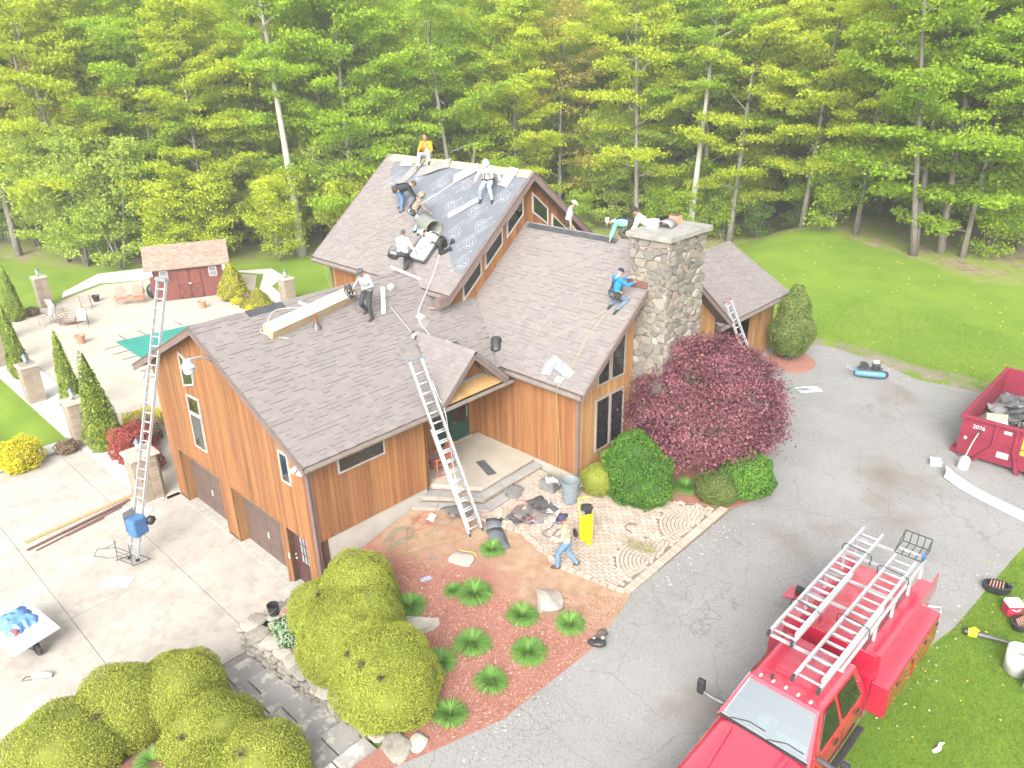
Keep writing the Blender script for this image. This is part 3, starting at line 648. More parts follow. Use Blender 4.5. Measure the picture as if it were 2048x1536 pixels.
class Roof:
    def __init__(s, O, U, V, poly, excl=None, tabs=True, th=.16, name='roof'):
        s.O = Vector(O); s.U = Vector(U).normalized(); s.V = Vector(V).normalized(); s.N = s.U.cross(s.V).normalized()
        if s.N.z < 0: s.N = -s.N
        s.poly = poly
        s.o = MB().prism([s.p(u, v)-s.N*th for u, v in poly], s.N*(th-.008)).build(name, deck, house)
        if tabs:
            v = 0.0; k = 0; vm = max(q[1] for q in poly); um0 = min(q[0] for q in poly); um1 = max(q[0] for q in poly)
            while v < vm-.05:
                u = um0-random.uniform(0, .2)
                while u < um1:
                    w = random.choice((.12, .17, .22, .27, .33))
                    uc = clamp(u+w/2, um0, um1)
                    if inpoly(uc, v+.08, poly) and not (excl and excl(uc, v+.08)):
                        a, b = max(u, um0), min(u+w, um1)
                        if b-a > .03: TABS.append((s, a, b, v, random.random() < .45))
                    u += w
                v += .145; k += 1
    def p(s, u, v, h=0): return s.O+s.U*u+s.V*v+s.N*h
gl_ = math.hypot(5.42, 2.6)
# u measured along +Y for the garage slopes, v up the slope
def gv(x): return (.7-x)/5.42*gl_
RG = Roof((.7, 0, 5.2), (0, 1, 0), (-5.42, 0, 2.6), [(-.4, 0), (4.28, 0), (5.72, gv(-2.2)), (7.02, gv(.55)), (9.04, gv(-2.7)), (9.04, gl_), (-.4, gl_)])
RL = Roof((-10.05, 0, 5.2), (0, 1, 0), (5.33, 0, 2.6), [(-.4, 0), (7.95, 0), (7.95, math.hypot(5.33, 2.6)), (-.4, math.hypot(5.33, 2.6))], tabs=False)
ul = math.hypot(4.3, 3.55)
def uv_(y): return (y-7.4)/4.3*ul
UND = [(-9.75, uv_(11.45)), (-9.6, uv_(10.95)), (-8.5, uv_(10.35)), (-8.2, uv_(10.0)), (-6.9, uv_(9.75)), (-6.0, uv_(9.5)), (-5.2, uv_(9.3)), (-4.3, uv_(9.1)), (-3.7, uv_(8.75)), (-3.3, uv_(8.5)), (-2.9, uv_(8.2)), (-2.3, uv_(8.05)), (-2.3, uv_(11.45))]
RU = Roof((0, 7.4, 7.35), (1, 0, 0), (0, 4.3, 3.55), [(-10.5, 0), (-2.25, 0), (-2.25, ul), (-10.5, ul)], excl=lambda u, v: inpoly(u, v, UND) or (v > uv_(11.4) and u > -9.8))
RUb = Roof((0, 16.0, 7.35), (1, 0, 0), (0, -4.3, 3.55), [(-10.5, 0), (-2.25, 0), (-2.25, ul), (-10.5, ul)], tabs=False)
wl_ = math.hypot(4.35, 3.55)
def wv_(y): return (y-7.35)/4.35*wl_
RW = Roof((0, 7.35, 5.45), (1, 0, 0), (0, 4.35, 3.55), [(-.45, 0), (3.6, 0), (3.6, wl_), (-2.7, wl_), (-2.7, wv_(9.04))], excl=lambda u, v: u > 2.9 and v > wv_(10.45))
RWb = Roof((0, 16.05, 5.45), (1, 0, 0), (0, -4.35, 3.55), [(-2.7, 0), (3.6, 0), (3.6, wl_), (-2.7, wl_)], tabs=False)
cl_ = math.hypot(3.1, 1.75)
RC = Roof((3.0, 0, 5.0), (0, 1, 0), (-3.1, 0, 1.75), [(16.4, 0), (22.2, 0), (22.2, cl_), (16.4, cl_)])
RCb = Roof((-3.2, 0, 5.0), (0, 1, 0), (3.1, 0, 1.75), [(16.4, 0), (22.2, 0), (22.2, cl_), (16.4, cl_)], tabs=False)
# porch gable roof
pl = math.hypot(2.95, 0)
dorm_l = MB().prism([(.78, 4.22, 5.24), (.78, 5.72, 6.62), (-2.2, 5.72, 6.62)], Vector((0, -.68, .74))*-.09).prism([(.78, 7.14, 5.30), (.78, 5.72, 6.62), (-2.2, 5.72, 6.62)], Vector((0, .68, .74))*-.09)
dorm_l.build('roof', deck, house)
dr = MB()
for sgn, y0, z0 in ((-1, 4.22, 5.24), (1, 7.14, 5.30)):
    V_ = Vector((0, 5.72-y0, 6.62-z0)); L = V_.length; V_.normalize(); n_ = Vector((1, 0, 0)).cross(V_); n_ = n_ if n_.z > 0 else -n_
    v = 0
    while v < L-.1:
        x1 = .80; x0 = .78-2.98*(v/L); x = x0
        while x < x1-.02:
            w = min(random.choice((.15, .2, .27, .33)), x1-x); o_ = Vector((x, y0, z0))+V_*v+n_*.004
            dr.add([o_, o_+Vector((w-.004, 0, 0)), o_+Vector((w-.004, 0, 0))+V_*.17, o_+V_*.17, o_+n_*.012, o_+Vector((w-.004, 0, 0))+n_*.012], [(0, 1, 5, 4), (4, 5, 2, 3), (0, 4, 3), (1, 2, 5)], random.random()); x += w
        v += .145
dr.build('shingles', shing, house)['kind'] = 'stuff'
b = MB()
for y0, z0 in ((4.2, 5.2), (7.16, 5.26)):
    V_ = Vector((0, 5.72-y0, 6.6-z0)); n_ = Vector((1, 0, 0)).cross(V_.normalized()); n_ = n_ if n_.z < 0 else -n_
    p0 = Vector((.70, y0, z0)); p1 = p0+V_; b.prism([p0, p1, p1+Vector((0, 0, -.26)), p0+n_*.2], (.05, 0, 0))
b.build('rake_board', fascia, house)
wg = MB().prism([(.02, 4.75, 5.3), (.02, 6.7, 5.3), (.02, 5.72, 6.35)], (-.05, 0, 0)).build('wall', wallback, house)
boards(wg, (.02, 0, 0), (0, 1, 0), (1, 0, 0), [(4.72, 6.75, K(5.34), lambda u: 6.4-abs(u-5.72)*.94)])
ply = mat('plywood', (.46, .29, .12), (.38, .22, .085), .7, scale=1.2, stretch=(1, 4, 1), detail=6)
MB().prism([(.06, 4.75, 5.36), (.68, 4.35, 5.2), (.68, 7.02, 5.2), (.06, 6.72, 5.36)], (0, 0, .02)).build('plywood_deck', ply, house)
MB().prism([(.05, 4.9, 5.4), (.12, 4.9, 5.38), (.12, 6.6, 5.38), (.05, 6.6, 5.4)], (0, 0, .05)).build('flashing', steel, house)
# gutters and fascias
gut = mat('gutter_metal', (.33, .28, .25), (.4, .37, .33), .45, .3)
def gutter(a, b, out):
    a = Vector(a); b = Vector(b); o_ = Vector(out); Z = Vector((0, 0, 1))
    prof = [(0, 0), (.0, -.09), (.06, -.1), (.1, -.05), (.11, 0), (.1, 0), (.09, -.04), (.055, -.085), (.012, -.08), (.012, 0)]
    MB().prism([a+o_*p+Z*q for p, q in prof], b-a).build('gutter', gut, house)
gutter((.70, -.4, 5.14), (.70, 7.35, 5.14), (1, 0, 0)); gutter((-10.5, 7.4, 7.28), (-5.6, 7.4, 7.28), (0, -1, 0)); gutter((-3.8, 7.4, 7.28), (-2.3, 7.4, 7.28), (0, -1, 0)); gutter((3.0, 16.4, 4.92), (3.0, 22.2, 4.92), (1, 0, 0)); gutter((.4, 7.35, 5.36), (3.55, 7.35, 5.36), (0, -1, 0))
MB().bx(.62, .698, -.38, 4.3, 4.98, 5.16).bx(-10.45, -2.3, 7.402, 7.46, 7.1, 7.3).bx(-.4, 3.55, 7.352, 7.42, 5.2, 5.4).bx(2.93, 2.998, 16.42, 22.18, 4.76, 4.95).build('fascia_board', fascia, house)
def rake(p0, p1, nrm, w=.2, th=.04):
    p0 = Vector(p0); p1 = Vector(p1); nrm = Vector(nrm); Z = Vector((0, 0, 1))
    MB().prism([p0, p1, p1-Z*w, p0-Z*w], nrm*th).build('rake_board', fascia, house)
    MB().prism([p0+Z*.012, p1+Z*.012, p1-Z*.035, p0-Z*.035], nrm*(th+.025)).build('drip_edge', mat('drip_metal', (.16, .12, .11), None, .5), house)
rake((.72, -.402, 5.19), (-4.72, -.402, 7.79), (0, -1, 0), .24); rake((-10.07, -.402, 5.19), (-4.72, -.402, 7.79), (0, -1, 0), .24)
rake((-2.248, 7.38, 7.33), (-2.248, 11.7, 10.89), (1, 0, 0), .3); rake((-2.248, 16.02, 7.33), (-2.248, 11.7, 10.89), (1, 0, 0), .3)
rake((3.602, 7.33, 5.43), (3.602, 10.5, 5.43+3.17*RS), (1, 0, 0), .22); rake((3.602, 16.07, 5.43), (3.602, 12.6, 5.43+3.47*RS), (1, 0, 0), .22)
rake((3.02, 16.398, 4.99), (-.1, 16.398, 6.74), (0, -1, 0), .26); rake((-3.2, 16.398, 4.99), (-.1, 16.398, 6.74), (0, -1, 0), .26)
rake((-10.502, 7.38, 7.33), (-10.502, 11.7, 10.89), (-1, 0, 0), .26)
# soffits (close the overhangs from below)
sof = mat('soffit_paint', (.12, .07, .05), None, .7)
MB().bx(-9.9, -2.76, 7.47, 7.9, 7.16, 7.19).bx(2.45, 2.92, 16.5, 22.1, 4.8, 4.83).bx(.15, .61, -.3, 4.0, 4.97, 5.0).build('soffit', sof, house)
b = MB(); b.bx(2.1, 2.95, 16.42, 16.88, 4.45, 4.5).build('soffit_return', fascia, house)
# tabs -> 300 nearest as parts, the rest joined
TABS.sort(key=lambda q: (q[0].p((q[1]+q[2])/2, q[3])-CAM).length)
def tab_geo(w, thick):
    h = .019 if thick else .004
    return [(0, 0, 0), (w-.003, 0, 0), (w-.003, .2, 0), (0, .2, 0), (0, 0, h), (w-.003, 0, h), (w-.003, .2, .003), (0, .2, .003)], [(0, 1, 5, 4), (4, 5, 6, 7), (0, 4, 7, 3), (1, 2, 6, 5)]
tm = {}; joined = {}
for i, (r, a, b_, v, tk) in enumerate(TABS):
    Mx = Matrix((r.U, r.V, r.N)).transposed()
    o_ = r.p(a, v, -.004)
    flip = r.U.cross(r.V).dot(r.N) < 0
    if flip: Mx = Matrix((-r.U, r.V, r.N)).transposed(); o_ = r.p(b_, v, -.004)
    V_, F_ = tab_geo(b_-a, tk)
    if i < 300:
        k = (round(b_-a, 2), tk)
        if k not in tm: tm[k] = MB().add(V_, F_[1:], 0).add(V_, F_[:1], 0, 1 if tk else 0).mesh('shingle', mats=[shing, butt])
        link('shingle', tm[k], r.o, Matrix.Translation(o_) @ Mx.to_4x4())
    else:
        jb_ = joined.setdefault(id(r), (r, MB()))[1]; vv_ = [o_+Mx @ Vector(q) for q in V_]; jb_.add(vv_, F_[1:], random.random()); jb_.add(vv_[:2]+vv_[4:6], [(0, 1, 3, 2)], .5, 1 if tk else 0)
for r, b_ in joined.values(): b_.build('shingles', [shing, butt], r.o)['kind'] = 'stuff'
# ridge caps
def ridge(p0, p1, slope_dirs, name='ridge_cap', cap=shing, r_=.15, seg=.2):
    p0 = Vector(p0); p1 = Vector(p1); L = (p1-p0).length; d = (p1-p0).normalized(); n = int(L/seg); b = MB()
    for i in range(n):
        o_ = p0+d*(i*seg); e = o_+d*(seg+.03); a_, c_ = [Vector(s).normalized()*r_ for s in slope_dirs]; Z = Vector((0, 0, .018)); z2 = Vector((0, 0, .005))
        b.add([o_+Z, e+z2, e+a_+z2, o_+a_+Z, e+c_+z2, o_+c_+Z], [(0, 1, 2, 3), (1, 0, 5, 4)], random.random())
    b.build(name, cap, house)['kind'] = 'stuff'
ridge((-4.72, -.4, 7.81), (-4.72, 1.3, 7.81), ((1, 0, -.48), (-1, 0, -.488)))
ridge((-4.72, 2.6, 7.81), (-4.72, 7.3, 7.81), ((1, 0, -.48), (-1, 0, -.488)))
ridge((-.1, 16.4, 6.76), (-.1, 22.2, 6.76), ((1, 0, -CS), (-1, 0, -CS)))
felt = mat('black_felt', (.035, .04, .045), (.06, .065, .07), .55, scale=3)
ridge((-2.5, 11.7, 9.03), (1.9, 11.7, 9.03), ((0, -1, -.8), (0, 1, -.8)), 'ridge_membrane', felt, .2, .8)
b = MB().prism([(-4.72+.01, 1.35, 7.815), (-4.72+.26, 1.35, 7.69), (-4.72+.26, 2.6, 7.69), (-4.72+.01, 2.6, 7.815)], (0, 0, .012)); b.build('vent_slot', felt, house)
MB().prism([(.05, 16.5, 6.7), (.2, 16.5, 6.61), (.2, 19.6, 6.61), (.05, 19.6, 6.7)], (0, 0, .012)).build('vent_slot', felt, house)
# ---- chimney -----------------------------------------------------
m, t, P = nodes('chimney_stone')
c = ramp(t, mathn(t, 'FRACT', mathn(t, 'ADD', attr(t), rnd(t))), [(0., (.16, .15, .135)), (.18, (.25, .23, .2)), (.36, (.33, .28, .21)), (.52, (.22, .2, .175)), (.68, (.4, .355, .28)), (.82, (.28, .25, .21)), (.93, (.52, .49, .43)), (1., (.3, .2, .14))])
c = mixc(t, ramp(t, noise(t, 5, 7, rough=.7), [(.35, 0.), (.7, .55)]), c, (.2, .185, .16))
t.links.new(dim(t, c, .6), P.inputs['Base Color']); P.inputs['Roughness'].default_value = .9; bumpn(t, noise(t, 16, 7, rough=.7), .6, .03, P); stone = m
mortar = MATS['mortar']
chim = MB().bx(2.9, 4.25, 10.52, 12.58, 1.3, 9.55).build('chimney', mortar, house)
def clip_poly(P_, a, n):
    out = []
    for i in range(len(P_)):
        p, q = P_[i], P_[(i+1) % len(P_)]; dp = (p[0]-a[0])*n[0]+(p[1]-a[1])*n[1]; dq = (q[0]-a[0])*n[0]+(q[1]-a[1])*n[1]
        if dp <= 0: out.append(p)
        if dp*dq < 0: s = dp/(dp-dq); out.append((p[0]+(q[0]-p[0])*s, p[1]+(q[1]-p[1])*s))
    return out
STN = []
def stone_face(O, U, Nn, w, z0, z1, cell, sd):
    r = random.Random(sd); pts = []; z = z0
    while z < z1:                      # rough courses with jitter
        h = r.choice((.13, .2, .28, .36))*cell; u = r.uniform(-.2, 0)
        while u < w+.1:
            L = r.uniform(.2, .52)*cell; pts.append((u+L/2, z+h/2+r.uniform(-.06, .06))); u += L
        z += h
    wts = [r.uniform(-.3, .3) for _ in pts]
    O = Vector(O); U = Vector(U); Nn = Vector(Nn); Z = Vector((0, 0, 1))
    for i, s in enumerate(pts):
        poly = [(0, z0), (w, z0), (w, z1), (0, z1)]
        for j, q in enumerate(pts):
            if i == j or abs(q[0]-s[0]) > 1.2 or abs(q[1]-s[1]) > .9: continue
            # anisotropic bisector: stones lie flat
            an = 1.5+1.6*((i*7919) % 13)/13 if False else 2.4; dx, dz = q[0]-s[0]+.12*math.sin(i*3+j*3), (q[1]-s[1])*an; kk = .5+(wts[i]-wts[j])*.5; mid = (s[0]+(q[0]-s[0])*kk, s[1]+(q[1]-s[1])*kk); poly = clip_poly(poly, mid, (dx, dz))
            if len(poly) < 3: break
        if len(poly) < 3: continue
        c_ = (sum(p[0] for p in poly)/len(poly), sum(p[1] for p in poly)/len(poly))
        sh = lambda k: [(c_[0]+(p[0]-c_[0])*k, c_[1]+(p[1]-c_[1])*k) for p in poly]
        ext = max(abs(p[0]-c_[0])+abs(p[1]-c_[1]) for p in poly)
        if ext < .06: continue
        k1 = 1-.009/ext*2; k2 = max(.6, 1-.035/ext*1.6); d_ = r.uniform(.03, .075); n = len(poly)
        A = [O+U*p[0]+Z*p[1] for p in sh(k1)]; B = [a+Nn*(d_*.6) for a in A]; Cc = [O+U*p[0]+Z*p[1]+Nn*(d_+r.uniform(-.015, .015)) for p in sh(k2)]
        STN.append((A+B+Cc, [(a, (a+1) % n, n+(a+1) % n, n+a) for a in range(n)]+[(n+a, n+(a+1) % n, 2*n+(a+1) % n, 2*n+a) for a in range(n)]+[list(range(2*n, 3*n))]))
stone_face((4.25, 10.47, 0), (0, 1, 0), (1, 0, 0), 2.16, 1.7, 9.55, .86, 3)
stone_face((2.9, 10.52, 0), (1, 0, 0), (0, -1, 0), 1.41, 1.7, 9.55, .86, 5)
STN.sort(key=lambda q: -max((a-b).length for a in q[0][:4] for b in q[0][:4]))
sj = MB()
for i, (V_, F_) in enumerate(STN):
    if i < 300: MB().add(V_, F_).build('stone', stone, chim, True)
    else: sj.add(V_, F_, random.random())
if sj.v: sj.build('stones', stone, chim, True)['kind'] = 'stuff'
MB().bx(2.78, 4.42, 10.36, 12.74, 9.56, 9.72).build('chimney_cap', mat('cap_concrete', (.3, .285, .255), (.21, .2, .18), .9, scale=3, detail=7, bump=.4), chim, bevel=.015)
b = MB(); b.bx(3.25, 3.55, 12.0, 12.3, 9.722, 9.98).build('flue', terra, chim); MB().bx(3.3, 3.5, 12.05, 12.25, 9.981, 9.985).build('flue_opening', black, chim)
MB().prism([(2.88, 10.5, 8.0), (3.62, 10.5, 8.03), (3.62, 10.5, 8.22), (2.88, 10.5, 8.22)], (0, -.1, 0)).build('flashing', mat('flashing_brown', (.19, .09, .075), None, .5), chim)
# yard light on the gable
b = MB().tube([(-3.55, -.44, 7.05), (-3.35, -.8, 7.35), (-3.3, -1.15, 7.4)], .028, 8).build('light_bracket', alu, house, True)
MB().lathe([(.05, .32), (.11, .3), (.13, .2), (.2, .14), (.21, .1), (.16, .08), (.15, -.08), (.11, -.12), (.02, -.13)], 16, (-3.3, -1.2, 7.1)).build('lamp_head', mat('lamp_glass', (.42, .43, .44), None, .25), b, True)
fl = MB().cyl((-9.75, -.2, 4.9), (-9.85, -.3, 4.75), .05, .09, 10).cyl((.3, -.25, 4.95), (.32, -.36, 4.8), .05, .09, 10).cyl((.1, -.25, 4.95), (.0, -.36, 4.8), .05, .09, 10); fl.build('floodlight', white, house, True)
# ================================================================== TREES
bark = mat('bark', (.24, .215, .185), (.13, .115, .098), .9, scale=3, stretch=(4, 4, .6), detail=6, bump=.6, bscale=8, rand=.25)
bark_pale = mat('bark_pale', (.46, .43, .385), (.32, .30, .265), .9, scale=2.5, stretch=(3, 3, 1), detail=6, bump=.4, bscale=8)
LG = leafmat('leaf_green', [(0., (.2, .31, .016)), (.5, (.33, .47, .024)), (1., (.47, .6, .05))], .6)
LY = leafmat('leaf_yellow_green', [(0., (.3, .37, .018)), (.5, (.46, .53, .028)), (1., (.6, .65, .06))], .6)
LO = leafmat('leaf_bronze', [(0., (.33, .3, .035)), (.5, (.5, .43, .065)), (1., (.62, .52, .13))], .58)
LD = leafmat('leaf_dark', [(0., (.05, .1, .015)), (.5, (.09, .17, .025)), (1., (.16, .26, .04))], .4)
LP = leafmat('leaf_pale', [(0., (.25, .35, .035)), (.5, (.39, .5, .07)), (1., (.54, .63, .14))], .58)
def tree_proto(name, seed, H, R, base, lm, bm_=bark, nl=26, leaf=.225, per=92, prof='maple', tr=.0098, stems=1, fork=0):
    r = np.random.default_rng(seed); rp = random.Random(seed); tb = MB(); CP = []; CT = []
    for st in range(stems):
        lean = Vector((rp.uniform(-.06, .06), rp.uniform(-.06, .06), 0)) if stems == 1 else Vector((math.cos(st*2.4+seed), math.sin(st*2.4+seed), 0))*.22
        pts = []; off = Vector((0, 0, 0))
        for k in range(9):
            s = k/8; off = off+Vector((rp.uniform(-.1, .1), rp.uniform(-.1, .1), 0))*(H*.02)
            pts.append(Vector((0, 0, -.3))+lean*H*s+off*s+Vector((0, 0, (H*.97+.3)*s)))
        rs = [max(.02, H*tr*(1.35 if k == 0 else 1)*(1-.88*k/8)) for k in range(9)]
        tb.tube(pts, rs, 8)
        def at(s):
            q = clamp(s, 0, .999)*8; i = int(q); return pts[i].lerp(pts[i+1], q-i)
        n = nl//stems
        for k in range(n):
            tt = ((k+.5)/n)**.85; h = base+(H-base)*tt*.98; p0 = at(h/H)
            if prof == 'maple': L = R*(math.sin(math.pi*clamp(.22+.78*tt, 0, 1))**.75+.12)
            elif prof == 'cone': L = R*(1-tt*.93)
            elif prof == 'high': L = R*(.35+.65*math.sin(math.pi*clamp(.1+.85*tt, 0, 1)))
            else: L = R*math.sqrt(max(.05, 1-(2*tt-.9)**2))
            L *= rp.uniform(.7, 1.2); az = k*2.39996+rp.uniform(-.5, .5)+st
            el = rad({'cone': -5, 'bush': 25}.get(prof, 12)+48*tt*(0 if prof == 'cone' else 1)+rp.uniform(-8, 10))
            d = Vector((math.cos(az)*math.cos(el), math.sin(az)*math.cos(el), math.sin(el))); side = Vector((-math.sin(az), math.cos(az), 0))
            lp = [p0+d*(L*s)+Vector((0, 0, -L*.13*s*s))+side*(L*.08*math.sin(s*4+k)) for s in (0, .25, .5, .75, 1)]
            r1 = max(.012, H*tr*.38*(1-.6*tt)); tb.tube(lp, [r1, r1*.75, r1*.5, r1*.3, .008], 4)
            nc = max(4, int(L*3.0))
            for q in range(nc):
                s = .22+.8*(q+rp.random())/nc; i = min(3, int(clamp(s, 0, .999)*4)); c_ = lp[i].lerp(lp[i+1], clamp(s, 0, .999)*4-i)
                sp = L*.30*(1.15-.6*s)
                c_ = c_+side*rp.uniform(-sp, sp)*1.4+Vector((0, 0, rp.uniform(-.15, .35)))
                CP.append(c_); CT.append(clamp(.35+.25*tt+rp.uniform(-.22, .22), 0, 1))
                if q % 3 == 0: tb.tube([lp[i].lerp(lp[i+1], .5), c_], [.018, .006], 3)
    CP = np.array([tuple(c) for c in CP]); CT = np.array(CT); Nn_ = len(CP)
    cr = r.uniform(.5, 1.05, Nn_)*(R/4.2)**.5
    ang = r.uniform(0, 2*np.pi, (Nn_, per)); rad_ = np.sqrt(r.uniform(0, 1, (Nn_, per)))*cr[:, None]
    Pp = np.stack([CP[:, 0:1]+rad_*np.cos(ang), CP[:, 1:2]+rad_*np.sin(ang), CP[:, 2:3]+r.normal(0, .13, (Nn_, per))-rad_**2*.12], -1).reshape(-1, 3)
    T = np.clip(np.repeat(CT, per)+r.normal(0, .14, Nn_*per), 0, 1)
    up = np.tile([0, 0, 1.], (len(Pp), 1))
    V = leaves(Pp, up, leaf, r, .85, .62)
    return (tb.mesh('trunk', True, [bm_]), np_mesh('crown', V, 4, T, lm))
PROTO = {
 'm1': tree_proto('m1', 1, 22, 5.2, 2.2, LG, nl=30), 'm2': tree_proto('m2', 2, 24, 5.6, 3.4, LY, nl=30), 'm3': tree_proto('m3', 3, 20, 5.0, 1.6, LG, nl=32),
 'm4': tree_proto('m4', 4, 23, 4.8, 4.5, LY, nl=28), 'o1': tree_proto('o1', 5, 21, 5.0, 3, LO, nl=26, per=36), 'p1': tree_proto('p1', 6, 17, 5.0, 2.0, LP, nl=28),
 'hi': tree_proto('hi', 7, 25, 4.6, 13, LG, bark_pale, nl=20, prof='high', tr=.0135), 'mm': tree_proto('mm', 8, 21, 5.2, 3, LG, nl=30, stems=2),
 'dark': tree_proto('dark', 9, 13, 2.6, 1.0, LD, nl=40, prof='cone', leaf=.22, per=26),
 'b1': tree_proto('b1', 10, 5.5, 2.6, .3, LY, nl=24, prof='bush', leaf=.17, tr=.009, stems=3, per=56), 'b2': tree_proto('b2', 11, 4.2, 2.1, .2, LG, nl=22, prof='bush', leaf=.18, tr=.009, stems=3, per=40),
 'b3': tree_proto('b3', 12, 8, 3.2, .5, LP, nl=30, prof='bush', leaf=.18, tr=.008, stems=3, per=52), 'b4': tree_proto('b4', 13, 3.0, 1.6, .15, LD, nl=18, prof='bush', leaf=.16, tr=.009, stems=3, per=34),
 'bare': tree_proto('bare', 14, 21, 6.0, 6.5, LO, nl=16, per=2, tr=.014),
}
INFO = {'m1': ('maple_tree', 'tall spring green maple tree in the wood around the lawn', 'tree', 'green maples of the wood'), 'm2': ('maple_tree', 'tall yellow green maple tree in the wood around the lawn', 'tree', 'yellow green maples of the wood'),
 'm3': ('maple_tree', 'green maple tree with low branches at the edge of the wood', 'tree', 'low branched maples of the wood'), 'm4': ('maple_tree', 'slender yellow green tree with a bare lower trunk in the wood', 'tree', 'slender trees of the wood'),
 'o1': ('maple_tree', 'tree with bronze tinged young leaves in the wood', 'tree', 'bronze leaved trees of the wood'), 'p1': ('beech_tree', 'pale green spreading tree at the wood edge', 'tree', 'pale trees of the wood'),
 'hi': ('tall_tree', 'tall tree with a long pale bare trunk at the wood edge', 'tree', 'pale trunked trees'), 'mm': ('maple_tree', 'twin stemmed green maple tree in the wood', 'tree', 'twin stemmed maples'),
 'dark': ('hemlock_tree', 'dark green narrow evergreen among the maples', 'tree', 'dark evergreens of the wood'), 'b1': ('shrub', 'yellow green bushy shrub along the wood edge', 'shrub', 'yellow green wood edge shrubs'),
 'b2': ('shrub', 'green leafy shrub along the wood edge', 'shrub', 'green wood edge shrubs'), 'b3': ('young_tree', 'pale green bushy young tree along the wood edge', 'tree', 'young trees at the wood edge'),
 'b4': ('shrub', 'low dark green shrub in the shade of the wood', 'shrub', 'dark wood edge shrubs'), 'bare': ('bare_tree', 'almost leafless grey tree with crooked limbs in the wood', 'tree', 'nearly bare trees')}
def plant(k, x, y, s=1., rz=None, label=None, sz=None, z=None):
    nm, lb, ct, gp = INFO[k]
    if not label:
        q = Vector((x, y, 2))-CAM; sx_ = 1024+1550*q.dot(rr)/max(1, q.dot(fw)); zi = sum(sx_ > b for b in (330, 640, 1090, 1420, 1760)); row = edge_dist(x, y) < 9
        zn = ('left of the red shed', 'behind the red shed', 'behind the upper roof', 'behind the chimney', 'behind the back lawn', 'at the right image edge')[zi]
        lb = lb.replace('slender yellow green tree with a bare lower trunk', 'slender yellow green tree').replace('tree with bronze tinged young leaves', 'bronze tinged tree').replace('green maple tree with low branches', 'low branched maple').replace('tall tree with a long pale bare trunk', 'pale trunked tree').replace('almost leafless grey tree with crooked limbs', 'almost leafless tree').split(' in the wood')[0].split(' along the')[0].split(' at the')[0].split(' among')[0].split(' in the shade')[0]+(', front row of wood ' if row else ', deeper in wood ')+zn; gp = gp+(', front row ' if row else ', deep ')+zn
    e = empty(nm, (x, y, (Hg(x, y) if z is None else z)-.05), random.uniform(0, 6.3) if rz is None else rz, label or lb, ct, None if label else gp)
    e.scale = (s, s, sz or s); link('trunk', PROTO[k][0], e); link('crown', PROTO[k][1], e); return e
# trees that can be picked out
plant('hi', -37.2, 22.6, 1.0, 1.0, 'tall pale trunked tree standing alone behind the red shed')
plant('mm', 1.6, 42.6, 1.0, .3, 'thick twin stemmed maple at the right corner of the lawn')
plant('m1', 2.6, 44.4, 1.02, 2.0, 'leaning maple just right of the twin stemmed one at the lawn corner')
plant('m3', 3.9, 44.3, .9, 4.0, 'forked maple farthest right at the corner of the lawn')
plant('hi', -16.0, 44.9, .85, 2.5, 'straight pale trunked tree on the lawn edge behind the chimney')
plant('m4', -3.0, 44.9, .8, 1.2, 'slim tree with a bare stem on the lawn edge right of the chimney')
plant('m4', -7.4, 46.2, .85, 3.3); plant('m2', -13.3, 46.5, .95, .7)
plant('bare', -62, 24, 1.05, 1.2, 'nearly leafless tree with crooked limbs at the upper left of the wood')
plant('m1', -60, 60, 1.05, 2.2); plant('dark', -46, 56, 1.1, .5, 'dark evergreen in the gap behind the upper roof')
TP = [(-37.2, 22.6), (1.6, 42.6), (2.6, 44.4), (3.9, 44.3), (-16, 44.9), (-3, 44.9), (-7.4, 46.2), (-13.3, 46.5), (-62, 24), (-60, 60), (-46, 56)]
r = random.Random(21); kinds = ['m1']*5+['m2']*6+['m3']*6+['m4']*3+['o1']*3+['p1']*4+['mm']*3
fa = math.atan2(fw.y, fw.x); tries = 0; nbig = 0
while nbig < 285 and tries < 26000:
    tries += 1
    dd0 = math.sqrt(r.uniform(52**2, 150**2)); a = fa+r.uniform(-.68, .68); x, y = CAM.x+dd0*math.cos(a), CAM.y+dd0*math.sin(a); e = edge_dist(x, y)
    if e < 1.0: continue
    gap = 4.0 if e < 14 else 5.6
    if any((x-p)**2+(y-q)**2 < gap*gap for p, q in TP): continue
    if (-14 < x < 12 and 64 < y < 77) or (-112 < x < -66 and 8 < y < 36 and abs(y-(9+(-66-x)*.47)) < 6): continue
    TP.append((x, y)); k = r.choice(kinds)
    if x < -50 and r.random() < .45: k = r.choice(['p1', 'o1', 'm2', 'm4'])
    plant(k, x, y, r.uniform(.8, 1.15)); nbig += 1
# shrub belt along the wood edge
nb = 0; tries = 0; BP = []
while nb < 215 and tries < 14000:
    tries += 1
    dd0 = math.sqrt(r.uniform(45**2, 110**2)); a = fa+r.uniform(-.66, .66); x, y = CAM.x+dd0*math.cos(a), CAM.y+dd0*math.sin(a); e = edge_dist(x, y)
    if e < .4 or e > 36: continue
    if any((x-p)**2+(y-q)**2 < 2.6**2 for p, q in BP): continue
    if x > -4 and e < 6 and r.random() < .7: continue       # open wood floor on the right
    BP.append((x, y)); left = x < -34
    plant(r.choice(['b1', 'b1', 'b3', 'b3', 'b2'] if left else ['b2', 'b2', 'b1', 'b4', 'b3']), x, y, r.uniform(.75, 1.25)); nb += 1
for x, y, s in ((-41.5, 14.5, 1.15), (-40.5, 17.5, 1.2), (-44.5, 11.5, 1.2), (-47.5, 10, 1.3), (-37.0, 20.6, 1.1), (-34.6, 25.2, 1.0), (-50, 9.5, 1.2)): plant('b1' if x > -42 else 'b3', x, y, s)
